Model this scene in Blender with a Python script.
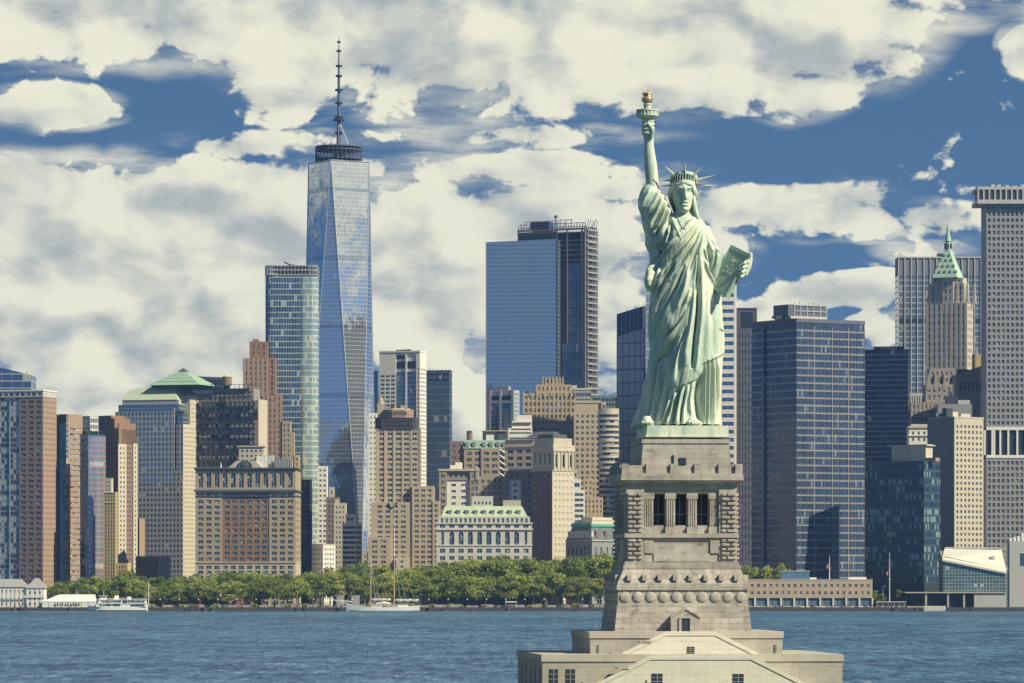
import bpy, bmesh, math, random
import numpy as np
from mathutils import Vector, Matrix
random.seed(7); np.random.seed(7)
R = math.radians; PI = math.pi
for o in list(bpy.data.objects): bpy.data.objects.remove(o)
SC = bpy.context.scene; COL = SC.collection

# ------------------------------------------------------------------ camera
F = 4400.0; CX = 512.0; HY = 588.5; CH = 18.0; GZ = 3.0   # focal length in px, horizon row, eye height, city ground
cam = bpy.data.cameras.new('camera'); camo = bpy.data.objects.new('camera', cam); COL.objects.link(camo)
camo.location = (0, 0, CH); camo.rotation_euler = (R(90), 0, 0)
cam.sensor_width = 36; cam.lens = 36 * F / 1024; cam.shift_y = (HY - 341.5) / 1024
cam.clip_start = 1; cam.clip_end = 60000
SC.camera = camo

# ------------------------------------------------------------------ view, sun
SC.view_settings.view_transform = 'Standard'; SC.view_settings.look = 'None'
SC.view_settings.gamma = 1; SC.view_settings.use_curve_mapping = False
SC.view_settings.exposure = 0.35
SC.cycles.use_denoising = True
SC.cycles.max_bounces = 6; SC.cycles.diffuse_bounces = 2; SC.cycles.glossy_bounces = 3
SC.cycles.transparent_max_bounces = 8; SC.cycles.volume_bounces = 0
SC.cycles.caustics_reflective = False; SC.cycles.caustics_refractive = False
SUN_AZ, SUN_EL = 120.0, 41.0            # clockwise from +Y (the view direction), elevation
sd = bpy.data.lights.new('sun', 'SUN'); so = bpy.data.objects.new('sun', sd); COL.objects.link(so)
sd.energy = 5.0; sd.angle = R(0.5); sd.color = (1.0, 0.90, 0.68)
SV = Vector((math.sin(R(SUN_AZ)) * math.cos(R(SUN_EL)), math.cos(R(SUN_AZ)) * math.cos(R(SUN_EL)), math.sin(R(SUN_EL))))
so.rotation_euler = SV.to_track_quat('Z', 'Y').to_euler(); so.location = (300, -300, 600)

HAZE_DENSITY = 0.000026
# ------------------------------------------------------------------ node helpers
class NT:
    def __init__(s, tree): s.t = tree; s.L = tree.links
    def n(s, typ, ins=None, **kw):
        nd = s.t.nodes.new(typ)
        for k, v in kw.items(): setattr(nd, k, v)
        for k, v in (ins or {}).items(): s.put(nd.inputs[k], v)
        return nd
    def put(s, sock, v):
        if isinstance(v, bpy.types.NodeSocket): s.L.new(v, sock)
        elif isinstance(v, (int, float)) and sock.type in ('RGBA', 'VECTOR'): sock.default_value = (v, v, v, 1)[:len(sock.default_value)]
        elif sock.type == 'RGBA': sock.default_value = (*v, 1)[:4]
        else: sock.default_value = v
    def m(s, op, a, b=None, c=None, clamp=False):
        nd = s.n('ShaderNodeMath', operation=op, use_clamp=clamp)
        for i, v in enumerate((a, b, c)):
            if v is not None: s.put(nd.inputs[i], v)
        return nd.outputs[0]
    def v(s, op, a, b=None):
        nd = s.n('ShaderNodeVectorMath', operation=op)
        s.put(nd.inputs[0], a)
        if b is not None: s.put(nd.inputs[1], b)
        return nd.outputs[0]
    def mix(s, f, a, b):
        nd = s.n('ShaderNodeMix', data_type='RGBA')
        s.put(nd.inputs[0], f); s.put(nd.inputs[6], a); s.put(nd.inputs[7], b)
        return nd.outputs[2]
    def step(s, x, a, b):
        nd = s.n('ShaderNodeMapRange', interpolation_type='SMOOTHSTEP')
        s.put(nd.inputs[0], x); s.put(nd.inputs[1], a); s.put(nd.inputs[2], b)
        return nd.outputs[0]
    def noise(s, vec, scale, detail=3, rough=0.5, dist=0, dim='3D'):
        nd = s.n('ShaderNodeTexNoise', noise_dimensions=dim, ins={'Scale': scale, 'Detail': detail, 'Roughness': rough, 'Distortion': dist})
        if vec is not None: s.L.new(vec, nd.inputs['Vector'])
        return nd.outputs['Fac']
    def xyz(s, vec): 
        nd = s.n('ShaderNodeSeparateXYZ', {0: vec}); return nd.outputs[0], nd.outputs[1], nd.outputs[2]
    def comb(s, x, y, z): return s.n('ShaderNodeCombineXYZ', {0: x, 1: y, 2: z}).outputs[0]

# ------------------------------------------------------------------ world: Nishita sky with clouds
W = bpy.data.worlds.new('World'); SC.world = W; W.use_nodes = True
W.cycles.sampling_method = 'MANUAL'; W.cycles.sample_map_resolution = 512
W.node_tree.nodes.clear(); T = NT(W.node_tree)
D = T.n('ShaderNodeTexCoord').outputs['Generated']
dx, dy, dz = T.xyz(D)
sky = T.n('ShaderNodeTexSky', sky_type='NISHITA', sun_disc=False, sun_elevation=R(SUN_EL), sun_rotation=R(SUN_AZ),
          altitude=300, air_density=1.0, dust_density=0.15, ozone_density=5.0)
up = T.m('MAXIMUM', dz, 0.0)
# deep polarised blue: the sky texture is read higher up than the true direction
zz = T.m('ADD', T.m('MULTIPLY', up, 1.6), 0.33)
T.L.new(T.v('NORMALIZE', T.comb(dx, dy, zz)), sky.inputs['Vector'])
SKY_STRENGTH = 0.082
skyc = T.v('SCALE', sky.outputs[0]); skyc.node.inputs['Scale'].default_value = SKY_STRENGTH
skyc = T.v('MULTIPLY', skyc, (0.74, 0.93, 0.90))
SKYC_ = skyc; az = T.m('ARCTAN2', dx, dy); el = T.m('ARCSINE', dz)
U = T.m('MULTIPLY', az, F); V = T.m('SUBTRACT', HY, T.m('MULTIPLY', el, F))
CLOUDS = [  # angular centre and half size of each cloud bank, in units of 1/4400 rad, and its weight
 (200,-4,430,66,1.45),(480,26,260,74,1.45),(700,16,200,84,1.45),(840,30,90,62,.9),(930,-5,90,40,.8),(800,90,62,30,.9),(655,88,55,26,.75),(1030,48,24,32,.9),
 (44,110,58,20,.7),(85,120,30,13,.8),(296,104,44,20,.9),(262,143,90,12,.7),(175,172,50,12,.6),(470,98,120,28,.8),(520,138,150,12,.65),
 (470,168,180,14,.85),(600,186,90,14,.85),(760,206,130,22,1.1),(880,222,120,19,.95),(720,245,40,26,.6),
 (40,226,120,60,1.4),(165,222,120,58,1.4),(275,224,100,62,1.35),(90,312,200,90,1.4),(240,312,130,90,1.35),(40,390,130,56,1.2),(180,394,110,46,.85),
 (420,236,100,52,1.3),(400,296,90,60,1.2),(520,246,100,54,1.3),(592,254,46,54,.95),(615,340,56,80,.8),(435,352,54,36,1.05),(450,404,70,60,.95),(440,470,90,50,.9),(600,430,60,70,.8),(60,450,160,50,.8),(560,330,80,100,1.05),
 (846,294,64,15,.95),(880,284,34,12,.9),(876,328,20,18,1.0),(760,314,38,12,.8),(700,330,50,30,.7),(960,350,80,70,.6),(930,254,44,16,.7)]
skyuv = T.comb(T.m('MULTIPLY', az, 44.0), T.m('MULTIPLY', el, 66.0), 0.0)
warp = T.n('ShaderNodeTexNoise', {'Scale': .8, 'Detail': 2, 'Vector': skyuv}, noise_dimensions='2D').outputs['Color']
wx, wy, _w = T.xyz(warp)
UW = T.m('MULTIPLY_ADD', T.m('SUBTRACT', wx, .5), 62.0, U); VW = T.m('MULTIPLY_ADD', T.m('SUBTRACT', wy, .5), 26.0, V)
mask = None
for (cx, cy, a, b, wgt) in CLOUDS:
    e = T.m('ADD', T.m('POWER', T.m('DIVIDE', T.m('SUBTRACT', UW, cx - CX), a), 2.0), T.m('POWER', T.m('DIVIDE', T.m('SUBTRACT', VW, cy), b), 2.0))
    e = T.m('MULTIPLY_ADD', e, -0.5 * wgt, wgt)
    mask = e if mask is None else T.m('MAXIMUM', mask, e)
mask = T.m('MAXIMUM', mask, 0.0)
near = T.m('MULTIPLY', T.step(T.m('ABSOLUTE', U), 900, 560), T.step(V, -160, -20))
def lobe(azd, wid, e0, e1):      # a bank of cloud round one compass direction, above an elevation
    c_ = T.m('ADD', T.m('MULTIPLY', dx, math.sin(R(azd))), T.m('MULTIPLY', dy, math.cos(R(azd))))
    return T.m('MULTIPLY', T.step(c_, math.cos(R(wid)), math.cos(R(wid*.6))), T.step(el, R(e0), R(e1)))
other = T.step(T.noise(T.v('MULTIPLY', D, (1, 1, 2.2)), 2.3, 3, .5), .42, .66)
other = T.m('MULTIPLY', T.m('MULTIPLY', other, T.step(el, R(7), R(16))), T.m('MULTIPLY', T.step(el, R(50), R(20)), .62))
lobes = None  # unseen cloud banks added for the spire tower's facets to reflect
for args in ((114, 42, 7.6, 11), (294, 42, 6.8, 10)): lb = lobe(*args); lobes = lb if lobes is None else T.m('MAXIMUM', lobes, lb)
other = T.m('MAXIMUM', other, T.m('MULTIPLY', lobes, 1.7))
other = T.m('MAXIMUM', other, T.m('MULTIPLY', lobe(196, 34, 1.0, 9), .85))  # faint unseen bank added for the broad blue tower to reflect
ahead = T.m('MULTIPLY', lobe(0, 48, -1, 1), T.step(el, R(14), R(9))); other = T.m('MAXIMUM', other, T.m('MULTIPLY', ahead, T.m('MULTIPLY', T.step(T.noise(skyuv, .16, 3, .5, dim='2D'),   .42, .64), .8)))
cov = T.m('ADD', T.m('MULTIPLY', mask, near), T.m('MULTIPLY', other, T.m('SUBTRACT', 1.0, near)))
cv = skyuv
cvw = T.v('ADD', cv, T.v('MULTIPLY', T.v('SUBTRACT', warp, (.5, .5, .5)), (.6, .4, 0)))
n1 = T.noise(cvw, 1.0, 9, .58, dim='2D'); n2 = T.noise(T.v('ADD', cvw, (.24, .34, 0)), 1.0, 5, .5, dim='2D'); n1s = T.noise(cvw, 1.0, 5, .5, dim='2D')
# heaped tops: rounded billows eating the edges of the cumulus
vor = T.n('ShaderNodeTexVoronoi', {'Scale': 2.6, 'Detail': 2.0, 'Roughness': .55, 'Vector': cvw}, feature='SMOOTH_F1', normalize=True, voronoi_dimensions='2D').outputs['Distance']
big = T.noise(T.v('MULTIPLY', cv, (.5, .85, 1)), 1.0, 2, .5, dim='2D')
dens = T.m('ADD', cov, T.m('ADD', T.m('MULTIPLY', T.m('SUBTRACT', n1, .5), 2.6), T.m('MULTIPLY', T.m('SUBTRACT', .30, vor), .8)))
alpha = T.step(dens, 0.40, 0.66)
veil = T.m('MULTIPLY', T.step(T.noise(T.v('MULTIPLY', cv, (.55, 1.5, 1)), 1.0, 6, .6, dim='2D'), .40, .72), T.step(cov, .02, .45))
alpha = T.m('MAXIMUM', alpha, T.m('MULTIPLY', veil, .85))
alpha = T.m('MULTIPLY', alpha, T.m('ADD', .80, T.m('MULTIPLY', n1, .4)), clamp=True)
lit = T.m('ADD', T.m('ADD', .52, T.m('MULTIPLY', T.m('SUBTRACT', n1s, n2), 4.2)), T.m('MULTIPLY', T.m('SUBTRACT', big, .5), 1.3), clamp=False)
lit = T.m('ADD', lit, T.m('MULTIPLY', T.m('SUBTRACT', .30, vor), .9))
lit = T.step(T.m('SUBTRACT', lit, T.m('MULTIPLY', T.step(dens, .8, 1.6), .22)), -.75, 1.15)
cloudc = T.mix(lit, (0.35, 0.385, 0.375), (0.72, 0.70, 0.55))
# out-of-view clouds dimmed and blued to cut ambient light; reflected banks kept bright
cloudc = T.v('MULTIPLY', cloudc, T.comb(*[T.m('ADD', q_, T.m('MULTIPLY', T.m('MAXIMUM', T.m('MAXIMUM', near, ahead), lobes), 1 - q_)) for q_ in (.16, .23, .36)]))
# out-of-view sky tinted darker and bluer so ambient light in shade turns blue
skyc = T.v('MULTIPLY', skyc, T.comb(*[T.m('ADD', q_, T.m('MULTIPLY', near, 1 - q_)) for q_ in (.52, .80, 1.04)]))
final = T.mix(alpha, skyc, cloudc)
bg = T.n('ShaderNodeBackground', {'Color': final, 'Strength': 1.0})
T.L.new(bg.outputs[0], T.n('ShaderNodeOutputWorld').inputs['Surface'])

# ------------------------------------------------------------------ object helpers
def tag(o, label=None, cat=None, group=None, kind=None):
    if label: o['label'] = label
    if cat: o['category'] = cat
    if group: o['group'] = group
    if kind: o['kind'] = kind
    return o
def empty(name, loc=(0, 0, 0), rz=0.0, label=None, cat=None, group=None):
    o = bpy.data.objects.new(name, None); COL.objects.link(o)
    o.location = loc; o.rotation_euler = (0, 0, rz); o.empty_display_size = 1
    return tag(o, label, cat, group)
def link(name, me, parent=None, mat=None, smooth=False):
    o = bpy.data.objects.new(name, me); COL.objects.link(o)
    if parent is not None: o.parent = parent
    if mat is not None and not me.materials:
        for m_ in (mat if isinstance(mat, (list, tuple)) else [mat]): me.materials.append(m_)
    if smooth: me.polygons.foreach_set('use_smooth', [True] * len(me.polygons))
    return o
def kids(o): return [c for c in COL.objects if c.parent is o]
def copy_tree(o, parent=None):
    c = o.copy(); COL.objects.link(c)
    if parent is not None: c.parent = parent
    for ch in o.children: copy_tree(ch, c)
    return c

class MB:
    'collects faces for one mesh'
    def __init__(s): s.v = []; s.f = []; s.mi = []; s.mat = 0
    def poly(s, pts):
        b = len(s.v); s.v.extend([tuple(p) for p in pts]); s.f.append(tuple(range(b, b + len(pts)))); s.mi.append(s.mat); return s
    def box(s, x0, x1, y0, y1, z0, z1):
        b = len(s.v)
        s.v += [(x0,y0,z0),(x1,y0,z0),(x1,y1,z0),(x0,y1,z0),(x0,y0,z1),(x1,y0,z1),(x1,y1,z1),(x0,y1,z1)]
        for q in ((0,1,5,4),(1,2,6,5),(2,3,7,6),(3,0,4,7),(4,5,6,7),(3,2,1,0)): s.f.append(tuple(b + i for i in q)); s.mi.append(s.mat)
        return s
    def loft(s, rings, cap0=True, cap1=True, closed=True):
        n = len(rings[0]); b = len(s.v)
        for r in rings: s.v += [tuple(p) for p in r]
        for k in range(len(rings) - 1):
            for i in range(n if closed else n - 1):
                j = (i + 1) % n
                s.f.append((b + k*n + i, b + k*n + j, b + (k+1)*n + j, b + (k+1)*n + i)); s.mi.append(s.mat)
        if cap0: s.f.append(tuple(b + i for i in reversed(range(n)))); s.mi.append(s.mat)
        if cap1: s.f.append(tuple(b + (len(rings)-1)*n + i for i in range(n))); s.mi.append(s.mat)
        return s
    def prism(s, pts, z0, z1, pts1=None):
        return s.loft([[(p[0], p[1], z0) for p in pts], [(p[0], p[1], z1) for p in (pts1 or pts)]])
    def cyl(s, cx, cy, r0, z0, z1, r1=None, n=16, sy=1.0):
        r1 = r0 if r1 is None else r1
        c = [(math.cos(2*PI*i/n), math.sin(2*PI*i/n) * sy) for i in range(n)]
        return s.loft([[(cx + r0*x, cy + r0*y, z0) for x, y in c], [(cx + r1*x, cy + r1*y, z1) for x, y in c]])
    def lathe(s, cx, cy, prof, n=24):
        c = [(math.cos(2*PI*i/n), math.sin(2*PI*i/n)) for i in range(n)]
        return s.loft([[(cx + r*x, cy + r*y, z) for x, y in c] for r, z in prof])
    def tube(s, pts, radii, n=8, cap=True):
        pts = [Vector(p) for p in pts]
        if isinstance(radii, (int, float)): radii = [radii] * len(pts)
        rings = []; up = Vector((0.13, 0.21, 1)).normalized(); ref = None
        for i, p in enumerate(pts):
            t = (pts[min(i+1, len(pts)-1)] - pts[max(i-1, 0)]).normalized()
            if ref is None:
                ref = t.cross(up)
                if ref.length < .05: ref = t.cross(Vector((1, 0, 0)))
            ref = (ref - t * ref.dot(t)).normalized(); b = t.cross(ref)
            rings.append([p + (ref * math.cos(2*PI*k/n) + b * math.sin(2*PI*k/n)) * radii[i] for k in range(n)])
        return s.loft(rings, cap, cap)
    def ball(s, c, rx, ry, rz, nu=12, nv=8):
        rings = []
        for j in range(nv + 1):
            a = -PI/2 + PI*j/nv; q = max(math.cos(a), .02)
            rings.append([(c[0] + rx*q*math.cos(2*PI*i/nu), c[1] + ry*q*math.sin(2*PI*i/nu), c[2] + rz*math.sin(a)) for i in range(nu)])
        return s.loft(rings)
    def mesh(s, name):
        me = bpy.data.meshes.new(name); me.from_pydata(s.v, [], s.f); 
        me.polygons.foreach_set('material_index', s.mi)
        # UV in metres: along the wall and up, whatever way the face looks
        nl = len(me.loops); nv = len(me.vertices)
        if nl:
            co = np.empty(nv*3); me.vertices.foreach_get('co', co); co = co.reshape(-1, 3)
            li = np.empty(nl, int); me.loops.foreach_get('vertex_index', li)
            pn = np.empty(len(me.polygons)*3); me.polygons.foreach_get('normal', pn); pn = pn.reshape(-1, 3)
            tot = np.empty(len(me.polygons), int); me.polygons.foreach_get('loop_total', tot)
            ln = np.repeat(pn, tot, axis=0); c = co[li]
            h = np.hypot(ln[:, 0], ln[:, 1]); flat = h < .3; h[h == 0] = 1
            tx, ty = -ln[:, 1]/h, ln[:, 0]/h
            u = np.where(flat, c[:, 0], c[:, 0]*tx + c[:, 1]*ty); v = np.where(flat, c[:, 1], c[:, 2])
            uv = me.uv_layers.new(name='UVMap'); uv.data.foreach_set('uv', np.stack([u, v], 1).ravel())
        return me
    def comps(s):
        par = list(range(len(s.v)))
        def find(i):
            while par[i] != i: par[i] = par[par[i]]; i = par[i]
            return i
        for f in s.f:
            r = find(f[0])
            for i in f[1:]: par[find(i)] = r
        out = {}
        for k, f in enumerate(s.f): out.setdefault(find(f[0]), []).append(k)
        return list(out.values())
    def split_build(s, name, mat, parent=None, lim=90):
        'every separate solid as a part of its own'
        cs = s.comps()
        if len(cs) < 2 or len(cs) > lim or min(len(c) for c in cs) < 5: return s.build(name, mat, parent)
        for c in cs:
            q = MB(); mp = {}
            for k in c:
                idx = []
                for i in s.f[k]:
                    if i not in mp: mp[i] = len(q.v); q.v.append(s.v[i])
                    idx.append(mp[i])
                q.f.append(tuple(idx)); q.mi.append(s.mi[k])
            o = q.build(name, mat, parent)
        return o
    def build(s, name, mat, parent=None, smooth=False, loc=None):
        me = s.mesh(name); o = link(name, me, parent, mat, smooth)
        if loc is not None: o.location = loc
        return o

# ------------------------------------------------------------------ materials
def newmat(name):
    m = bpy.data.materials.new(name); m.use_nodes = True; m.node_tree.nodes.clear()
    t = NT(m.node_tree); out = t.n('ShaderNodeOutputMaterial'); bs = t.n('ShaderNodeBsdfPrincipled')
    t.L.new(bs.outputs[0], out.inputs['Surface']); return m, t, bs
def mat(name, col, rough=.8, var=.18, scale=.25, metal=0.0, streak=.12, spec=.3, fine=True):
    'weathered plain surface: broad blotches, vertical rain streaks, fine grain'
    m, t, bs = newmat(name); P_ = t.n('ShaderNodeNewGeometry').outputs['Position']
    a = t.noise(P_, scale, 4, .6)
    st = t.noise(t.v('MULTIPLY', P_, (1.1, 1.1, .06)), 1.0, 3, .6)
    k = t.m('ADD', 1.0, t.m('ADD', t.m('MULTIPLY', t.m('SUBTRACT', a, .5), 2*var), t.m('MULTIPLY', t.m('SUBTRACT', st, .5), 2*streak)))
    if fine: k = t.m('ADD', k, t.m('MULTIPLY', t.m('SUBTRACT', t.noise(P_, 1.7, 2, .5), .5), .16))
    c = t.v('SCALE', col); t.put(c.node.inputs[0], col); t.L.new(k, c.node.inputs['Scale'])
    t.L.new(c, bs.inputs['Base Color']); bs.inputs['Roughness'].default_value = rough; bs.inputs['Metallic'].default_value = metal
    bs.inputs['Specular IOR Level'].default_value = spec
    return m
def brickmat(name, col, mortar, bw, bh, rough=.85, var=.2, msize=.03, blot=.35):
    m, t, bs = newmat(name); uv = t.n('ShaderNodeUVMap').outputs[0]; P_ = t.n('ShaderNodeNewGeometry').outputs['Position']
    b = t.n('ShaderNodeTexBrick', {'Vector': uv, 'Color1': tuple(c*(1+var) for c in col), 'Color2': tuple(c*(1-var) for c in col), 'Mortar': mortar,
             'Scale': 1.0, 'Mortar Size': msize, 'Brick Width': bw, 'Row Height': bh, 'Bias': 0.0})
    a = t.noise(P_, .35, 5, .65); st = t.noise(t.v('MULTIPLY', P_, (1.3, 1.3, .12)), 1.0, 3, .6)
    k = t.m('ADD', 1.0, t.m('ADD', t.m('MULTIPLY', t.m('SUBTRACT', a, .5), blot*2), t.m('MULTIPLY', t.m('SUBTRACT', st, .5), blot)))
    k = t.m('ADD', k, t.m('MULTIPLY', t.m('SUBTRACT', t.noise(P_, 2.6, 3, .6), .5), .25))
    # water marks and grime in short level patches
    sm = t.noise(t.v('MULTIPLY', P_, (.45, .45, 1.5)), 1.0, 5, .68)
    k = t.m('MULTIPLY', k, t.m('SUBTRACT', 1.0, t.m('MULTIPLY', t.step(sm, .56, .68), blot*.75)))
    c = t.v('SCALE', b.outputs[0]); t.L.new(k, c.node.inputs['Scale']); t.L.new(c, bs.inputs['Base Color'])
    bs.inputs['Roughness'].default_value = rough; bs.inputs['Specular IOR Level'].default_value = .2
    bp = t.n('ShaderNodeBump', {'Strength': .5, 'Distance': .05, 'Height': b.outputs['Fac']}); bp.invert = True
    t.L.new(bp.outputs[0], bs.inputs['Normal']); return m
def curtain(name, bay, floor, c1, c2, frame, fw=.2, fh=.3, sp=0.0, spc=(.1,.12,.15), tilt=.012, rough=.08, metal=.75, blind=.06, blindc=(.5,.5,.45), vary=1.0, band=None, bandc=(.3,.3,.3)):
    'glass curtain wall: panes set a hair out of true, mullions, spandrel bands, some blinds drawn'
    m, t, bs = newmat(name); uvn = t.n('ShaderNodeUVMap').outputs[0]; u, v, _ = t.xyz(uvn)
    uu = t.m('DIVIDE', u, bay); vv = t.m('DIVIDE', v, floor)
    fu = t.m('FRACT', uu); fv = t.m('FRACT', vv)
    idv = t.comb(t.m('FLOOR', uu), t.m('FLOOR', vv), 0.0)
    wn = t.n('ShaderNodeTexWhiteNoise', {'Vector': idv}, noise_dimensions='3D')
    wr = t.n('ShaderNodeTexWhiteNoise', {'Vector': t.comb(t.m('FLOOR', t.m('DIVIDE', uu, 5.0)), t.m('FLOOR', vv), 7.0)}, noise_dimensions='3D').outputs[0]
    g = t.mix(t.m('MULTIPLY', t.m('ADD', t.m('MULTIPLY', wn.outputs[0], .6), t.m('MULTIPLY', wr, .4)), vary), c1, c2)
    bl = t.m('GREATER_THAN', t.m('ADD', t.m('MULTIPLY', wn.outputs[0], .7), t.m('MULTIPLY', wr, .3)), 1.0 - blind * 1.6)
    g = t.mix(bl, g, blindc)
    isp = t.m('LESS_THAN', fv, sp); fr = t.m('MAXIMUM', t.m('LESS_THAN', fu, fw / bay), t.m('LESS_THAN', fv, fh / floor))
    g = t.mix(isp, g, spc)
    g = t.mix(fr, g, frame)
    if band: g = t.mix(t.m('LESS_THAN', t.m('FRACT', t.m('DIVIDE', v, band[0])), band[1]), g, bandc)
    t.L.new(g, bs.inputs['Base Color'])
    notg = t.m('MAXIMUM', fr, t.m('MULTIPLY', isp, .75))
    t.L.new(t.m('MULTIPLY', t.m('SUBTRACT', 1.0, t.m('MAXIMUM', notg, t.m('MULTIPLY', bl, .6))), metal), bs.inputs['Metallic'])
    t.L.new(t.m('ADD', rough, t.m('MULTIPLY', notg, .35)), bs.inputs['Roughness'])
    nn = t.n('ShaderNodeNewGeometry').outputs['Normal']
    P_ = t.n('ShaderNodeNewGeometry').outputs['Position']
    wav = t.n('ShaderNodeTexNoise', {'Scale': .12, 'Detail': 2, 'Vector': P_}).outputs['Color']
    wav2 = t.n('ShaderNodeTexNoise', {'Scale': .035, 'Detail': 4, 'Roughness': .6, 'Vector': P_}).outputs['Color']
    off = t.v('ADD', t.v('ADD', t.v('SUBTRACT', wn.outputs[1], (.5, .5, .5)), t.v('SUBTRACT', wav, (.5, .5, .5))), t.v('MULTIPLY', t.v('SUBTRACT', wav2, (.5, .5, .5)), (6, 6, 6)))
    t.L.new(t.v('NORMALIZE', t.v('ADD', nn, t.v('MULTIPLY', off, (tilt, tilt, tilt)))), bs.inputs['Normal'])
    return m
def glassmat(name, dark=(.025,.035,.05), pale=(.42,.43,.38), share=.22, cell=1.9, metal=.15):
    m, t, bs = newmat(name); P_ = t.n('ShaderNodeNewGeometry').outputs['Position']
    q = t.v('FLOOR', t.v('SCALE', P_)); q.node.inputs[0].links[0].from_node.inputs['Scale'].default_value = 1 / cell
    w = t.n('ShaderNodeTexWhiteNoise', {'Vector': q}, noise_dimensions='3D')
    g = t.mix(t.m('MULTIPLY', w.outputs[0], 1.0), dark, tuple(c*2.2 for c in dark))
    g = t.mix(t.m('GREATER_THAN', w.outputs[0], 1 - share), g, t.mix(t.n('ShaderNodeTexWhiteNoise', {'Vector': t.v('ADD', q, (9.5, 3, 1))}, noise_dimensions='3D').outputs[0], tuple(c*.35 for c in pale), tuple(c*1.25 for c in pale)))
    t.L.new(g, bs.inputs['Base Color']); bs.inputs['Roughness'].default_value = .12; bs.inputs['Metallic'].default_value = metal
    bs.inputs['Specular IOR Level'].default_value = .6
    return m
def px(x, Y): return (x - CX) / F * Y
def pz(y, Y): return CH + (HY - y) / F * Y
# ================================================================== the setting
def structure(o): return tag(o, kind='structure')
m, t, bs = newmat('harbour water')
P_ = t.n('ShaderNodeNewGeometry').outputs['Position']
w1 = t.noise(t.v('MULTIPLY', P_, (.055, .016, 1)), 1.0, 4, .6)      # long swell and gust lanes
w2 = t.noise(t.v('MULTIPLY', P_, (.30, .045, 1)), 1.0, 5, .65)       # chop
w3 = t.noise(t.v('MULTIPLY', P_, (1.1, .12, 1)), 1.0, 3, .6)
lane = t.noise(t.v('MULTIPLY', P_, (.004, .0022, 1)), 1.0, 3, .5)
h = t.m('ADD', t.m('ADD', t.m('MULTIPLY', w1, 4.0), t.m('MULTIPLY', w2, 2.2)), t.m('MULTIPLY', w3, .5))
bp = t.n('ShaderNodeBump', {'Strength': 1.0, 'Distance': 1.5, 'Height': h})
t.L.new(bp.outputs[0], bs.inputs['Normal'])
k = t.step(t.m('ADD', t.m('ADD', t.m('MULTIPLY', w1, .35), t.m('MULTIPLY', w2, .45)), t.m('MULTIPLY', lane, .2)), .40, .60)
colr = t.mix(k, (.020, .062, .130), (.13, .26, .37))
foam = t.step(t.m('ADD', w2, t.m('MULTIPLY', t.noise(t.v('MULTIPLY', P_, (.012, .03, 1)), 1.0, 3, .5), .7)), 1.0, 1.1)
colr = t.mix(t.m('MULTIPLY', foam, .55), colr, (.6, .62, .58))
t.L.new(colr, bs.inputs['Base Color']); bs.inputs['Roughness'].default_value = .35; bs.inputs['Specular IOR Level'].default_value = .16
M_WATER = m
structure(MB().poly([(-7000,-5000,0),(7000,-5000,0),(7000,3500,0),(-7000,3500,0)]).build('water', M_WATER))
M_LAND = mat('dark city ground', (.07,.075,.07)); M_QUAY = mat('quay stone', (.075,.075,.07), var=.4); M_GRASS = mat('park grass', (.07,.11,.03))
structure(MB().poly([(-7000,3504.5,GZ),(7000,3504.5,GZ),(7000,7000,GZ),(-7000,7000,GZ)]).build('city_ground', M_LAND))
structure(MB().box(-7000,7000,3500,3504.5,-1,GZ-.5).box(-7000,7000,3504.503,3505.2,-1,GZ-.004).build('quay', M_QUAY))
structure(MB().box(px(40,3512),px(618,3512),3512,3524,GZ+.004,GZ+.6).box(px(742,3535),px(800,3535),3526,3560,GZ+.004,GZ+.6).build('lawn', M_GRASS))
isl = MB(); isl.cyl(23, 605, 88, -1, 2.0, 86, n=48); structure(isl.build('island', M_GRASS))

# ------------------------------------------------------------------ shared building materials
G_DARK = glassmat('window glass dark', share=.24); G_MIX = glassmat('window glass with blinds', share=.34, pale=(.40,.42,.36))
G_PALE = glassmat('window glass pale', share=.75, pale=(.50,.50,.44)); G_BLUE = glassmat('window glass blue', dark=(.03,.06,.10), share=.15, metal=.3)
BR_BROWN = mat('brown brick', (.250,.180,.150)); BR_RED = mat('red brick', (.270,.170,.112)); BR_TAN = mat('tan brick', (.40,.325,.225)); BR_ORANGE = mat('orange brick', (.36,.255,.175))
LIME = mat('limestone', (.50,.45,.35)); CREAM = mat('cream stone', (.55,.50,.385)); WHITE = mat('white stucco', (.78,.76,.67)); GRAN = mat('grey granite', (.36,.36,.34))
GREYL = mat('pale concrete', (.48,.475,.44)); GREYM = mat('grey concrete', (.27,.275,.28)); SLATE = mat('slate roof', (.09,.10,.12)); DARKM = mat('dark steel', (.05,.06,.075), rough=.5)
NAVY = mat('navy metal cladding', (.030,.042,.065), rough=.4); PATINA = mat('green copper roof', (.28,.42,.30), var=.25); PATINA2 = mat('pale green copper roof', (.45,.53,.36), var=.2)
YEL = mat('yellow brick', (.50,.39,.20)); PURP = mat('plum brick', (.18,.145,.14)); STEEL = mat('light steel', (.45,.46,.45), rough=.4, metal=.3)

def S(bay, fl, fw=.5, fh=.55, mx=1, mb=1, mt=1.5, rec=.4, spd=0.0): return dict(bay=bay, fl=fl, fw=fw, fh=fh, mx=mx, mb=mb, mt=mt, rec=rec, spd=spd)

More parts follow.
